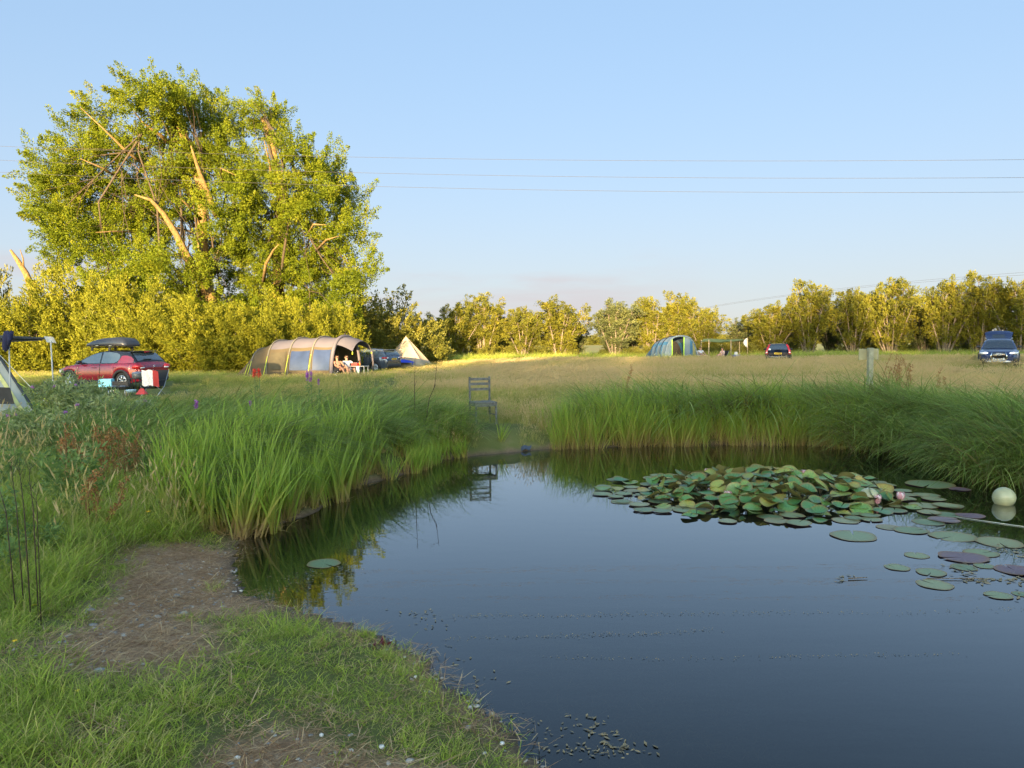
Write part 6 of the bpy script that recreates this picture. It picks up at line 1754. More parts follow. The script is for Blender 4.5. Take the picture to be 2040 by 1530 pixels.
# ---- water lilies
def lily_mat(name, stops, under=(0.22, 0.06, 0.05), spec=0.5):
    mt = bpy.data.materials.new(name); mt.use_nodes = True
    n = mt.node_tree.nodes; l = mt.node_tree.links; b = n['Principled BSDF']; b.inputs['Roughness'].default_value = 0.33; b.inputs['Specular IOR Level'].default_value = spec
    oi = n.new('ShaderNodeObjectInfo'); tcx = n.new('ShaderNodeTexCoord'); z = n.new('ShaderNodeTexNoise'); z.inputs['Scale'].default_value = 9; z.inputs['Detail'].default_value = 6
    l.new(tcx.outputs['Object'], z.inputs['Vector'])
    ma = n.new('ShaderNodeMath'); ma.operation = 'MULTIPLY_ADD'; ma.inputs[1].default_value = 0.55
    l.new(z.outputs['Fac'], ma.inputs[0])
    mb_ = n.new('ShaderNodeMath'); mb_.operation = 'MULTIPLY_ADD'; mb_.inputs[1].default_value = 0.75; mb_.inputs[2].default_value = -0.13
    l.new(oi.outputs['Random'], mb_.inputs[0]); l.new(mb_.outputs[0], ma.inputs[2])
    r = n.new('ShaderNodeValToRGB'); el = r.color_ramp.elements
    while len(el) < len(stops): el.new(0.5)
    for e, (p_, c_) in zip(el, stops): e.position = p_; e.color = (*c_, 1)
    l.new(ma.outputs[0], r.inputs[0])
    sx = n.new('ShaderNodeSeparateXYZ'); l.new(tcx.outputs['Object'], sx.inputs[0])
    def mm(op, a_, b_):
        k_ = n.new('ShaderNodeMath'); k_.operation = op
        for i_, v_ in enumerate((a_, b_)):
            if isinstance(v_, (int, float)): k_.inputs[i_].default_value = v_
            elif v_ is not None: l.new(v_, k_.inputs[i_])
        return k_.outputs[0]
    vein = mm('POWER', mm('ABSOLUTE', mm('SINE', mm('MULTIPLY', mm('ARCTAN2', sx.outputs[1], sx.outputs[0]), 7.0), None), None), 14.0)
    vm = n.new('ShaderNodeMixRGB'); vm.blend_type = 'ADD'; l.new(mm('MULTIPLY', vein, 0.5), vm.inputs[0]); l.new(r.outputs[0], vm.inputs[1]); vm.inputs[2].default_value = (0.10, 0.11, 0.05, 1)
    r = vm
    at_ = n.new('ShaderNodeAttribute'); at_.attribute_name = 'rim'
    rm = n.new('ShaderNodeMixRGB'); rm.inputs[2].default_value = (0.26, 0.13, 0.03, 1); mr = n.new('ShaderNodeMath'); mr.operation = 'MULTIPLY'
    l.new(at_.outputs['Fac'], mr.inputs[0]); l.new(z.outputs['Fac'], mr.inputs[1]); l.new(mr.outputs[0], rm.inputs[0]); l.new(r.outputs[0], rm.inputs[1])
    g = n.new('ShaderNodeNewGeometry'); mx = n.new('ShaderNodeMixRGB'); l.new(g.outputs['Backfacing'], mx.inputs[0]); l.new(rm.outputs[0], mx.inputs[1]); mx.inputs[2].default_value = (*under, 1)
    l.new(mx.outputs[0], b.inputs['Base Color'])
    tr = n.new('ShaderNodeBsdfTranslucent'); l.new(mx.outputs[0], tr.inputs['Color']); ms = n.new('ShaderNodeMixShader'); ms.inputs[0].default_value = 0.15
    l.new(b.outputs[0], ms.inputs[1]); l.new(tr.outputs[0], ms.inputs[2]); l.new(ms.outputs[0], n['Material Output'].inputs['Surface'])
    MATS[name] = mt; return mt
PADM = lily_mat('lily_leaf', [(0.1, (0.05, 0.16, 0.06)), (0.55, (0.10, 0.25, 0.065)), (0.74, (0.24, 0.33, 0.07)), (0.86, (0.42, 0.34, 0.07)), (0.97, (0.30, 0.13, 0.05))], (0.17, 0.15, 0.05))
PADF = lily_mat('floating_lily_leaf', [(0.1, (0.13, 0.20, 0.10)), (0.5, (0.22, 0.28, 0.14)), (0.8, (0.30, 0.31, 0.15)), (0.95, (0.24, 0.19, 0.12))], (0.16, 0.06, 0.06), 0.22)
PADP = lily_mat('purple_lily_leaf', [(0.1, (0.13, 0.075, 0.10)), (0.6, (0.20, 0.125, 0.155)), (0.95, (0.24, 0.18, 0.18))], (0.14, 0.05, 0.08), 0.22)
def pad_mesh(name, seed, cup, wave, m_, fold=0.0):
    rg = np.random.default_rng(seed); nseg = 22; Vv = [(0, 0, 0)]; rim = [0.0]; Ff = []
    ph = rg.uniform(0, 6.28, 3)
    for j, r in enumerate((0.45, 0.8, 1.0)):
        for k in range(nseg + 1):
            a = R(4) + (2 * math.pi - R(8)) * k / nseg
            e = min(k, nseg - k) / nseg
            rr = r * (1 - 0.06 * math.exp(-e * 30)) * (1 + 0.03 * math.sin(5 * a + ph[0]) * (j == 2))
            x, y = rr * math.cos(a), rr * math.sin(a) * 0.94
            z = cup * r ** 2.2 + wave * r * r * (math.sin(2 * a + ph[1]) + 0.6 * math.sin(3 * a + ph[2])) + fold * abs(y) ** 1.4
            Vv.append((x, y, z)); rim.append((0, 0.25, 1.5)[j])
    for k in range(nseg): Ff.append((0, 1 + k, 2 + k))
    for j in range(2):
        for k in range(nseg): a = 1 + j * (nseg + 1) + k; Ff.append((a, a + nseg + 1, a + nseg + 2, a + 1))
    me = bpy.data.meshes.new(name); me.from_pydata(Vv, [], Ff); me.materials.append(m_)
    at_ = me.attributes.new('rim', 'FLOAT', 'POINT'); at_.data.foreach_set('value', rim)
    me.polygons.foreach_set('use_smooth', [True] * len(me.polygons)); me.update(); return me
RAISED = [pad_mesh('leaf', 100 + i, rg_[0], rg_[1], PADM, rg_[2]) for i, rg_ in enumerate([(0.05, 0.08, 0.1), (0.20, 0.07, 0.25), (0.12, 0.12, 0.35), (0.02, 0.10, 0.0), (0.28, 0.05, 0.1), (-0.12, 0.1, 0.0), (0.10, 0.05, 0.6)])]
FLOAT = [pad_mesh('leaf', 200 + i, 0.01, w_, PADF) for i, w_ in enumerate((0.004, 0.012, 0.02, 0.008))]
CURLED = [pad_mesh('leaf', 220 + i, c_, w_, PADM) for i, (c_, w_) in enumerate(((0.16, 0.10), (0.05, 0.12)))]
PURP = [pad_mesh('leaf', 240 + i, 0.02, 0.02, PADP) for i in range(2)]
LG = np.random.default_rng(99)
LC = Vector((3.32, 10.05, WZ))
lil = thing('water_lily', 'big mounded water lily with raised green and bronze leaves', 'water lily', LC)
CXR, CYR = 1.78, 1.52
def place_leaf(me, x, y, z, r, tilt, az, par):
    o = new_obj('leaf', me, par)
    M = Matrix.Rotation(az, 4, 'Z') @ Matrix.Rotation(tilt, 4, 'Y') @ Matrix.Rotation(LG.uniform(0, 6.28), 4, 'Z')
    o.matrix_local = Matrix.Translation((x, y, z)) @ M @ Matrix.Diagonal((r, r, r, 1))
    return o
cnt = 0
stems = MB()
pts_ = []
while cnt < 215:                                   # leaves held above the water, higher and steeper to the middle
    a = LG.uniform(0, 6.28); r = LG.uniform(0, 1) ** 0.55
    x, y = math.cos(a) * r * CXR * 0.92, math.sin(a) * r * CYR * 0.92
    if any((x - b) ** 2 + (y - c_) ** 2 < 0.082 ** 2 for b, c_ in pts_): continue
    pts_.append((x, y))
    h = 0.03 + 0.22 * max(0, 1 - r ** 1.4) * LG.uniform(0.55, 1.15)
    tl = LG.normal() * R(12) + R(30) * LG.uniform(-0.4, 1.6) * (1 - 0.55 * r)
    place_leaf(RAISED[LG.integers(0, len(RAISED))], x, y, h, LG.uniform(0.092, 0.14), tl, a + LG.normal() * 0.9, lil)
    if h > 0.08: stems.tube([(x * 0.85, y * 0.85, -0.1), (x, y, h - 0.005)], 0.006, 4, cap=False)
    cnt += 1
stems.build('stalks', mat('lily_stalk', (0.14, 0.13, 0.05), 0.6), lil, kind='stuff')
n_f = 0
tries = 0
fl_pts = []
while n_f < 74 and tries < 4000:                   # ring of floating leaves
    tries += 1
    a = LG.uniform(0, 6.28); r = LG.uniform(0.88, 1.22)
    x, y = math.cos(a) * r * CXR, math.sin(a) * r * CYR
    rad = LG.uniform(0.10, 0.155)
    if any((x - b) ** 2 + (y - c_) ** 2 < (0.6 * (rad + d_)) ** 2 for b, c_, d_ in fl_pts): continue
    fl_pts.append((x, y, rad))
    me = FLOAT[LG.integers(0, 4)] if LG.uniform() < 0.72 else CURLED[LG.integers(0, 2)]
    place_leaf(me, x, y, 0.006 + 0.012 * LG.uniform(), rad, LG.normal() * 0.02, a, lil); n_f += 1
PINK = mat('lily_petal', (0.62, 0.30, 0.34), 0.5, var=0.25, scale=16)
PETW = mat('pale_petal', (0.72, 0.55, 0.54), 0.5, var=0.12, scale=16)
SEPAL = mat('lily_sepal', (0.20, 0.14, 0.07), 0.6)
def bud(u, v, dep, h, openk, z):
    p = at_d(u, v, dep) - LC
    b_ = new_obj('flower', None, lil, (p.x, p.y, z))
    for k in range(8):
        a = 2 * math.pi * k / 8 + (k % 2) * 0.2; rows = []
        for s in np.linspace(0, 1, 6):
            wd = 0.028 * math.sin(math.pi * min(1, s * 0.9 + 0.1)) ** 0.8; out = (0.018 + openk * 0.05 * s) * math.sin(math.pi * (0.25 + 0.6 * s)) + (0.006 if k % 2 else 0)
            c_ = Vector((math.cos(a) * out, math.sin(a) * out, h * s)); tn = Vector((-math.sin(a), math.cos(a), 0))
            rows.append([c_ - tn * wd, c_ + Vector((math.cos(a), math.sin(a), 0)) * 0.006, c_ + tn * wd])
        mb = MB(); mb.grid(rows); mb.build('petal', PINK if k % 2 else PETW, b_)
    mb = MB(); mb.tube([(0, 0, -z - 0.05), (0, 0, 0.01)], 0.008, 5); mb.lathe([(0.0, -0.01), (0.022, 0.0), (0.02, 0.02)], 8); mb.build('sepal', SEPAL, b_)
    return b_
for (u, v, d, h, ok, z) in ((1409, 940, 11.1, 0.085, 0.5, 0.07), (1423, 998, 9.85, 0.09, 0.2, 0.10), (1450, 1012, 9.45, 0.09, 0.9, 0.06), (1633, 988, 9.9, 0.06, 0.2, 0.11), (1748, 1003, 9.25, 0.11, 0.7, 0.02), (1794, 995, 9.4, 0.11, 0.8, 0.02), (1600, 975, 10.3, 0.06, 0.1, 0.2)):
    bud(u, v, d, h, ok, z)
# floating leaves drifting free of the mound: (u, v, width px, kind, label)
pads = [(645, 1123, 70, 'f', 'single round lily pad near the left shore, far from all the others'),
        (1230, 956, 44, 'f', 'small pad at the far left tip of the lily mound'), (1238, 1000, 46, 'f', 'oval pad floating alone just left of the lily mound'),
        (1700, 1068, 94, 'f', 'wide ragged pad in front of the lily mound on open water'), (1815, 1057, 68, 'f', 'pad with a curled dark edge right of the wide ragged one'),
        (1898, 1069, 92, 'f', 'large pale pad just below the nearer line of bronze pads'), (1990, 1081, 92, 'f', 'large pale pad at the right edge below the floating ball'),
        (1852, 965, 96, 'f', 'far flat pad behind the cluster, left of the floating ball'), (1912, 975, 42, 'p', 'dark bronze pad sinking just left of the floating ball'),
        (1845, 987, 52, 'f', 'middle pad between the pink flower and the floating ball'), (1840, 1007, 60, 'f', 'pad right of the two pink flowers'),
        (1890, 1008, 58, 'f', 'green pad left of the floating ball reflection'), (1888, 1026, 56, 'f', 'pale pad under the floating ball, second row'), (1932, 1028, 56, 'p', 'bronze pad next to the floating ball reflection'),
        (1880, 1036, 60, 'p', 'dark upturned pad in the middle of the bronze row'), (1850, 1041, 62, 'f', 'pale pad at the left end of the bronze row'),
        (1826, 1107, 50, 'f', 'small brown centred pad on open water, farther of two'), (1787, 1131, 50, 'f', 'lone pad with a notch, leftmost of the scattered pads'),
        (1855, 1141, 60, 'f', 'ragged green pad left of the big purple one, near the weeds'), (1918, 1111, 94, 'p', 'big purple pad surrounded by green pads'),
        (1955, 1102, 68, 'f', 'grey green pad tucked behind the big purple one'), (1862, 1165, 72, 'f', 'nearest pale pad with a lobed edge on open water'),
        (1920, 1131, 52, 'f', 'small green pad in front of the big purple one'), (2022, 1137, 78, 'p', 'second purple pad at the right edge'),
        (1989, 1187, 54, 'f', 'notched pad nearest the viewer at the right edge'), (2034, 1184, 36, 'f', 'pad cut by the right edge beside the nearest notched one'),
        (1770, 1051, 50, 'f', 'pad at the front corner of the mound, beneath the pink flowers'), (1960, 1128, 40, 'f', 'little pad between the two purple ones')]
for i, (u, v, w, k, lab) in enumerate(pads):
    p = at_z(u, v, WZ); r = w / 2 / FPX * p.y * 1.0
    me = (PURP if k == 'p' else FLOAT)[i % 2]
    o = new_obj('lily_pad', me, None, (p.x, p.y, WZ + 0.002 + 0.0008 * (i % 5)), (0, 0, LG.uniform(0, 6.28)), lab, 'lily pad', 'loose floating lily pads')
    o.scale = (r, r, r)
# white floats
BALL = mat('algae_white_float', (0.40, 0.39, 0.22), 0.35, var=0.25, scale=5, coat=0.3)
for (u, v, w, lab) in ((2000, 992, 42, 'pale yellow ball float on clear water at the right edge'), (1731, 990, 38, 'white ball float wedged among the lily leaves')):
    p = at_z(u, v + 12, WZ); r = w / 2 / FPX * p.y
    t = thing('ball_float', lab, 'float', (p.x, p.y, WZ + r * 0.62))
    mb = MB(); mb.lathe([(r * math.cos(a), r * math.sin(a)) for a in np.linspace(-math.pi / 2, math.pi / 2, 17)], 24); mb.build('shell', BALL, t)
    mb = MB(); mb.tube([(r * 1.004 * math.cos(a), r * 1.004 * math.sin(a), 0) for a in np.linspace(0, 2 * math.pi, 33)[:-1]], r * 0.012, 4, closed=True); mb.build('seam', mat('float_seam', (0.45, 0.42, 0.25), 0.5), t)
p = at_z(2000, 1004, WZ)
mb = MB(); a_ = at_z(1905, 1030, WZ + 0.005); b_ = at_z(2060, 1052, WZ + 0.005); mb.tube([a_, a_.lerp(b_, 0.5), b_], 0.004, 4)
mb.build('mooring_line', ROPE, label='thin pale line lying on the water below the ball float', cat='rope')
# sticks, stalks and weed on the water
mb = MB(); P0 = [at_z(1690, 1152, WZ + 0.01), at_z(1728, 1150, WZ + 0.012)]; mb.tube([P0[0], P0[0].lerp(P0[1], 0.5), P0[1]], [0.006, 0.005, 0.003], 5)
mb.build('floating_stick', BARKD, label='short brown stick floating on open water before the pads', cat='stick')
mb = MB(); P0 = [at_z(1845, 1152, WZ + 0.01), at_z(1960, 1152, WZ + 0.012)]; mb.tube([P0[0], P0[0].lerp(P0[1], 0.5), P0[1]], 0.004, 5)
mb.build('floating_stick', BARKD, label='long thin stalk floating between the loose lily pads', cat='stick')
flk = MB()
def flakes(line, n, w, spread_, z=0.003):
    for _ in range(n):
        t_ = G.uniform(); i = min(len(line) - 2, int(t_ * (len(line) - 1))); f = t_ * (len(line) - 1) - i
        u = line[i][0] + (line[i + 1][0] - line[i][0]) * f + G.normal() * spread_; v = line[i][1] + (line[i + 1][1] - line[i][1]) * f + G.normal() * spread_ * 0.16
        p = at_z(u, v, WZ + z); s = w * G.uniform(0.5, 1.6); a = G.uniform(0, 6.28)
        if shore_d(np.array([p.x]), np.array([p.y]))[0] > -0.04: continue
        q_ = [(math.cos(a + k * 1.57) * s * (1.8 if k % 2 else 0.6), math.sin(a + k * 1.57) * s * (1.8 if k % 2 else 0.6)) for k in range(4)]
        flk.add([(p.x + dx, p.y + dy, p.z + G.uniform(0, 0.004)) for dx, dy in q_], [(0, 1, 2, 3)])
flakes([(880, 1230), (1000, 1225), (1130, 1228), (1280, 1222), (1420, 1222), (1560, 1220), (1800, 1222), (2030, 1212)], 480, 0.0032, 16)
flakes([(880, 1272), (1060, 1268), (1190, 1264), (1300, 1262), (1440, 1252)], 260, 0.0032, 14)
flakes([(1080, 1308), (1300, 1312), (1560, 1308), (1760, 1305), (1900, 1303)], 200, 0.003, 16)
flakes([(800, 1215), (840, 1225), (870, 1250), (940, 1330), (960, 1370)], 60, 0.008, 22)
flakes([(540, 1150), (620, 1160), (740, 1120)], 60, 0.006, 40)
flakes([(1150, 1420), (1200, 1470), (1290, 1500)], 60, 0.009, 24)
flakes([(1020, 1420), (1130, 1490), (1250, 1500)], 90, 0.007, 40)
flakes([(1690, 1145), (1670, 1160)], 14, 0.012, 8); flakes([(1900, 1125), (1960, 1160), (2040, 1150)], 80, 0.016, 18); flakes([(1990, 1085), (2035, 1110), (2035, 1200)], 50, 0.016, 12)
flk.build('floating_weed', mat('drift_weed', (0.24, 0.18, 0.09), 0.7, var=0.4, scale=20), kind='stuff', label='fine flecks of weed and seed drifting on the water')
# ---- stones on the shore, plastic scrap
STONE = [mat('pale_pebble', (0.42, 0.38, 0.32), 0.8, var=0.25, scale=20), mat('grey_pebble', (0.26, 0.25, 0.23), 0.8, var=0.25, scale=20), mat('brown_pebble', (0.24, 0.17, 0.11), 0.8, var=0.25, scale=20)]
def pebble(seed, m_):
    rg = np.random.default_rng(seed); bm = bmesh.new(); bmesh.ops.create_icosphere(bm, subdivisions=1, radius=1)
    for v in bm.verts: v.co *= rg.uniform(0.8, 1.15)
    me = bpy.data.meshes.new('pebble'); bm.to_mesh(me); bm.free(); me.materials.append(m_); me.polygons.foreach_set('use_smooth', [True] * len(me.polygons)); return me
PEB = [pebble(i, STONE[i % 3]) for i in range(9)]
pc = clump_coll('pebblekind', PEB)
P = spread((-4.2, 1.3), (1.6, 8), 240, lambda x, y: (shore_d(x, y) > -0.05) * np.clip(dirt_mask(x, y) * 1.0, 0, 1) * (0.15 + 0.85 * (fbm(x * 1.6, y * 1.6, 44, 2) > 0.5)))
sz = G.uniform(0.005, 0.014, len(P)) * (1 + 1.0 * (G.uniform(size=len(P)) > 0.92))
scatter('gravel', P, np.stack([G.normal(size=len(P)) * 0.3, G.normal(size=len(P)) * 0.3, G.uniform(0, 6.28, len(P))], 1), np.stack([sz * 1.3, sz, sz * 0.6], 1), G.integers(0, 9, len(P)), pc, np.zeros(len(P)), 'scattered small stones on the worn earth')
WST = pebble(77, mat('white_stone', (0.70, 0.66, 0.58), 0.7, var=0.1))
def stand(u, v, z=-0.15):
    p = at_z(u, v, z)
    for _ in range(4): p = at_z(u, v, hz(p.x, p.y))
    return p
for (u, v, w, lab) in ((828, 1350, 10, 'white stone in the grass near the brink'), (684, 1162, 9, 'small white stone on the worn path'), (700, 1497, 12, 'pale stone on the bare patch at the bottom'), (760, 1490, 13, 'tan stone lying on the bare patch at the bottom'), (640, 1466, 11, 'white stone at the top of the bare patch'), (1000, 1483, 12, 'buff stone on the muddy corner by the water'), (472, 1512, 13, 'grey stone at the left of the bare patch')):
    p = stand(u, v); r = w / 2 / FPX * p.y
    o = new_obj('stone', WST, None, (p.x, p.y, p.z + r * 0.3), (0.2, 0.1, u), lab, 'stone', 'larger stones on the near bank'); o.scale = (r * 1.2, r * 0.9, r * 0.7)
p = at_z(1040, 893, WZ + 0.06)
mb = MB(); mb.grid([[(x * 0.13 + 0.05 * k, 0.12 * k, -0.045 + 0.035 * math.sin(3.1 * x + 2.2 * k) + 0.06 * k * (1 + x)) for x in np.linspace(-1, 1, 7)] for k in np.linspace(0, 1, 4)])
mb.build('plastic_sheet', mat('blue_grey_plastic', (0.05, 0.06, 0.08), 0.4, bump=0.4), loc=p, label='crumpled blue grey plastic scrap on the mud across the water', cat='scrap')

# ---- single plants one can point at
STEM = mat('green_stem', (0.14, 0.19, 0.06), 0.7, var=0.2); DRYST = mat('dark_dry_stem', (0.055, 0.032, 0.024), 0.8, var=0.3)
PURPLE = mat('purple_flower', (0.40, 0.10, 0.46), 0.7, var=0.3, scale=40); THIST = mat('thistle_purple', (0.46, 0.16, 0.50), 0.7, var=0.2, scale=40)
POKER = mat('poker_red', (0.75, 0.07, 0.04), 0.6, var=0.25, scale=40); YELF = mat('yellow_petal', (0.85, 0.55, 0.02), 0.5, var=0.1)
def spike(name, label, cat, u, vtop, vbase, dep, m_, wid, head, group=None):
    q = gp(u, vbase, dep); h = at_d(u, vtop, dep).z - q.z
    t = thing(name, label, cat, q, 0, group)
    mb = MB(); mb.tube([(0, 0, -0.05), (0.01, 0, h * 0.5), (0, 0.01, h - head * 0.4)], [0.008, 0.007, 0.005], 5); mb.build('stem', STEM, t)
    C = np.array([(G.normal() * wid * 0.3, G.normal() * wid * 0.3, h - head * G.uniform(0, 1)) for _ in range(26)])
    k = 1 - 0.75 * (C[:, 2] - (h - head)) / head
    C[:, :2] *= k[:, None]
    V, F, T = leaves_at(C, np.full(26, wid * 0.5), 7, wid * 0.7, wid * 0.4, G, (0, 0, 0.2))
    new_obj('flower_spike', np_mesh('flower_spike', V, F, m_), t)
    C = np.array([(G.normal() * 0.02, G.normal() * 0.02, h * G.uniform(0.25, 0.8)) for _ in range(14)]); V, F, T = leaves_at(C, np.full(14, 0.03), 3, 0.08, 0.022, G, (0, 0, 0.2))
    new_obj('leaves', np_mesh('leaves', V, F, WEEDL, {'tint': T}), t, kind='stuff')
    return t
spike('loosestrife', 'tallest purple flower spike in front of the beige tent', 'flower', 614, 737, 830, 13.5, PURPLE, 0.035, 0.20)
spike('loosestrife', 'second purple spike leaning close to the tallest one', 'flower', 621, 738, 830, 13.6, PURPLE, 0.03, 0.18)
spike('loosestrife', 'short purple spike just right of the tallest pair', 'flower', 636, 755, 830, 13.6, PURPLE, 0.022, 0.10)
spike('loosestrife', 'purple flower in the middle of the left sedge bed', 'flower', 393, 798, 880, 10.4, PURPLE, 0.028, 0.10)
spike('loosestrife', 'small purple flower on top of the left sedge bed', 'flower', 500, 799, 880, 11.4, PURPLE, 0.022, 0.06)
spike('red_hot_poker', 'left one of the two red poker flowers before the tent', 'flower', 509, 736, 830, 15.5, POKER, 0.045, 0.14)
spike('red_hot_poker', 'right one of the two red poker flowers before the tent', 'flower', 518, 736, 830, 15.6, POKER, 0.045, 0.14)
def thistle(label, u, vtop, dep, seed, heads):
    rg = np.random.default_rng(seed); q = gp(u, 850, dep); h = at_d(u, vtop, dep).z - q.z
    t = thing('thistle', label, 'thistle', q, 0, 'thistles in front of the red hatchback')
    mb = MB(); C = []; tips = []
    for i in range(6):
        e = np.array([rg.normal() * 0.20, rg.normal() * 0.16, h * rg.uniform(0.75, 1.0)]); tips.append(e)
        pth = bend((rg.normal() * 0.05, rg.normal() * 0.05, -0.05), e, 0.06, rg, 6); mb.tube(pth, [0.012, 0.011, 0.009, 0.008, 0.006, 0.004], 5)
        for p_ in pth[1:]:
            for _ in range(4): C.append(np.array(p_) + rg.normal(size=3) * 0.06)
    mb.build('stem', STEM, t, kind='stuff')
    C = np.array(C); V, F, T = leaves_at(C, np.full(len(C), 0.08), 18, 0.085, 0.024, rg, (0, 0, 0.1))
    new_obj('leaves', np_mesh('leaves', V, F, leaf_mat('thistle_leaf', [(0, (0.16, 0.21, 0.06)), (0.5, (0.30, 0.35, 0.13)), (1, (0.46, 0.48, 0.26))], 0.3, inst=False), {'tint': T}), t, kind='stuff')
    for i in range(heads):
        e = tips[i] + np.array([0, -0.05, 0.03])
        mb = MB(); mb.lathe([(0.0, -0.03), (0.022, -0.015), (0.024, 0.01), (0.016, 0.02)], 8, c=e); b_ = mb.build('flower_head', STEM, t)
        V, F, T = leaves_at(np.array([e + np.array([0, 0, 0.03])]), np.array([0.022]), 40, 0.035, 0.008, rg, (0, 0, 1.2)); new_obj('florets', np_mesh('florets', V, F, THIST), b_)
for i, (u, v, d, hd, lab) in enumerate(((118, 748, 12.5, 2, 'tall thistle with a purple head nearest the grey tent'), (165, 752, 12.8, 1, 'grey green thistle before the hatchback front wheel'), (198, 774, 13.0, 0, 'bushy thistle left of the light blue crate'),
                              (140, 772, 12.2, 1, 'thistle in the middle of the thistle patch'), (70, 822, 11.6, 2, 'thistle with violet heads below the grey tent'), (262, 792, 13.0, 1, 'thistle in front of the black fire basket'), (190, 790, 11.8, 1, 'low thistle at the front of the thistle patch'), (235, 800, 12.3, 0, 'thistle standing below the camp stove'), (100, 828, 11.2, 1, 'dark thistle at the front left of the patch'))):
    thistle(lab, u, v, d, 300 + i, hd)
def dock(label, u, vtop, vb, dep, seed, wid=0.22, n=5, cat='dock plant'):
    rg = np.random.default_rng(seed); q = gp(u, vb, dep); h = at_d(u, vtop, dep).z - q.z
    t = thing('dock_plant', label, cat, q); mb = MB(); C = []
    for i in range(n):
        e = np.array([rg.normal() * wid * 0.6, rg.normal() * wid * 0.4, h * rg.uniform(0.7, 1.0)]); pth = bend((0, 0, -0.05), e, 0.08, rg, 7)
        mb.tube(pth, [0.010, 0.009, 0.008, 0.007, 0.006, 0.005, 0.003], 5)
        for s in np.linspace(0.35, 1, 26):
            k = min(5, int(s * 6)); p_ = np.array(pth[k]) * (1 - (s * 6 - k)) + np.array(pth[k + 1]) * (s * 6 - k); C.append(p_ + rg.normal(size=3) * 0.02)
    mb.build('stem', mat('rusty_stem', (0.24, 0.13, 0.05), 0.8, var=0.3), t, kind='stuff')
    C = np.array(C); V, F, T = leaves_at(C, np.full(len(C), 0.022), 9, 0.022, 0.016, rg, (0, 0, 0.2)); new_obj('seeds', np_mesh('seeds', V, F, DOCK, {'tint': T}), t, kind='stuff')
dock('brown seeding dock plant right of the wooden signpost', 1796, 700, 790, 17.0, 401, 0.17, 13)
dock('small reddish dock in the meadow right of the brown one', 1876, 732, 780, 17.5, 402, 0.06, 3)
dock('rusty dock plant in the sedge at the far left of the bed', 140, 850, 960, 8.2, 403, 0.2, 5)
dock('rusty dock plant in the middle of the dark left sedge', 215, 840, 960, 8.6, 404, 0.22, 6)
dock('rusty dock plant right of the other docks in the sedge', 262, 855, 960, 8.9, 405, 0.2, 5)
dock('low rusty dock at the foot of the dark sedge', 185, 930, 1010, 7.2, 406, 0.16, 4)
dock('thin reddish dock stem left of the far bank sedge', 1258, 728, 790, 17.0, 407, 0.05, 2)
def drystalk(label, pts, dep, r, seed, group='bare dark stalks'):
    rg = np.random.default_rng(seed); q = gp(pts[0][0], pts[0][1], dep); t = thing('bare_stalk', label, 'dry plant', q, 0, group)
    P = [Vector((0, 0, -0.05))] + [at_d(u, v, dep) - q for u, v in pts[1:]]
    mb = MB(); mb.tube(P, [r * (1 - 0.75 * i / (len(P) - 1)) for i in range(len(P))], 6); mb.build('stem', DRYST, t)
    mb = MB()
    for i in range(8):
        k = rg.integers(1, len(P)); a = P[k].lerp(P[k - 1], rg.uniform(0, 0.6)); L = rg.uniform(0.06, 0.16)
        mb.tube([a, a + Vector((rg.normal() * 0.5, rg.normal() * 0.3, 0.8)) * L], [r * 0.35, r * 0.15], 4)
    mb.build('side_twig', DRYST, t, kind='stuff')
drystalk('tall straight bare stalk left of the wooden chair', [(827, 830), (826, 800), (826, 760), (827, 722)], 13.8, 0.010, 1)
drystalk('forked bare stalk between the straight stalk and the chair', [(842, 835), (855, 795), (866, 770), (870, 728)], 13.6, 0.010, 2)
drystalk('dark bare stalk farthest left in the long grass', [(27, 1075), (12, 1020), (2, 985), (-4, 960)], 4.9, 0.004, 3)
drystalk('dark bare stalk second from the left in the long grass', [(42, 1065), (33, 1010), (26, 960), (22, 930)], 5.0, 0.004, 4)
drystalk('dark bare stalk in the middle of the group of five', [(55, 1066), (48, 1015), (42, 965), (38, 930)], 4.9, 0.0045, 5)
drystalk('dark bare stalk second from the right in the long grass', [(70, 1060), (66, 1010), (60, 965), (58, 935)], 4.9, 0.004, 6)
drystalk('dark bare stalk farthest right, close to the long grass edge', [(74, 1055), (74, 1015), (72, 985)], 4.8, 0.0035, 7)
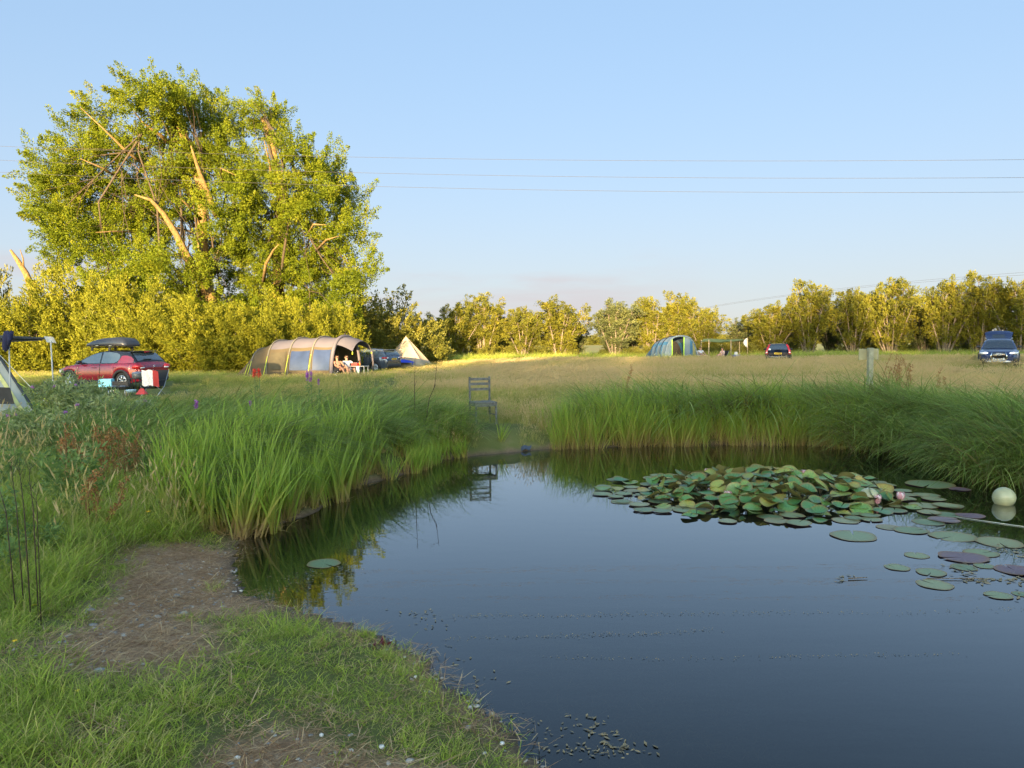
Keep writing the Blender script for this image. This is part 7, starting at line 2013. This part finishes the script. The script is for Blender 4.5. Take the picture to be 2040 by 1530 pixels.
def dandelion(u, v, lab, w=11):
    p = stand(u, v + 14, -0.05); dep = p.y; h = max(0.05, at_d(u, v, dep).z - p.z); r = w / 2 / FPX * dep
    t = thing('yellow_flower', lab, 'flower', p, 0, 'yellow flowers in the grass')
    mb = MB(); mb.tube([(0, 0, -0.02), (0.004, 0, h * 0.5), (0, 0, h)], 0.003, 5); mb.build('stem', STEM, t)
    mb = MB()
    for k in range(10):
        a = 2 * math.pi * k / 10; ca, sa = math.cos(a), math.sin(a)
        mb.add([(0, 0, h), (ca * r * 0.6 - sa * r * 0.25, sa * r * 0.6 + ca * r * 0.25, h + r * 0.35), (ca * r, sa * r, h + r * 0.3), (ca * r * 0.6 + sa * r * 0.25, sa * r * 0.6 - ca * r * 0.25, h + r * 0.35)], [(0, 1, 2, 3)])
    mb.lathe([(r * 0.4, h), (r * 0.35, h + r * 0.4), (0, h + r * 0.5)], 8)
    mb.build('petals', YELF, t)
for u, v, lab in ((30, 1281, 'yellow flower at the left edge beside the dark lush grass'), (155, 1383, 'single yellow flower in the grass at the bottom left'), (296, 1020, 'brightest yellow flower above the worn path'), (221, 966, 'yellow flower below the rusty docks'), (260, 962, 'small yellow flower right beside the iris tuft'),
                  (231, 1024, 'dull yellow flower in the middle of the long grass'), (16, 1098, 'yellow flower near the dark bare stalks'), (198, 1031, 'faint yellow flower left of the dull one'), (68, 1207, 'little yellow flower in the lush grass at the left'), (83, 931, 'tiny yellow flower high up at the left')):
    dandelion(u, v, lab, 11 if u not in (198, 83, 231) else 7)
p = stand(753, 1294)
t = thing('red_leaved_dock', 'small red leaved plant at the water edge of the near bank', 'plant', p)
V, F, T = leaves_at(np.array([(0, 0, 0.02), (0.03, 0.01, 0.02), (-0.03, 0, 0.02)]), np.full(3, 0.02), 6, 0.045, 0.02, G, (0, 0, 0.3)); new_obj('leaves', np_mesh('leaves', V, F, mat('crimson_leaf', (0.11, 0.02, 0.025), 0.6, var=0.4), {'tint': T}), t, kind='stuff')
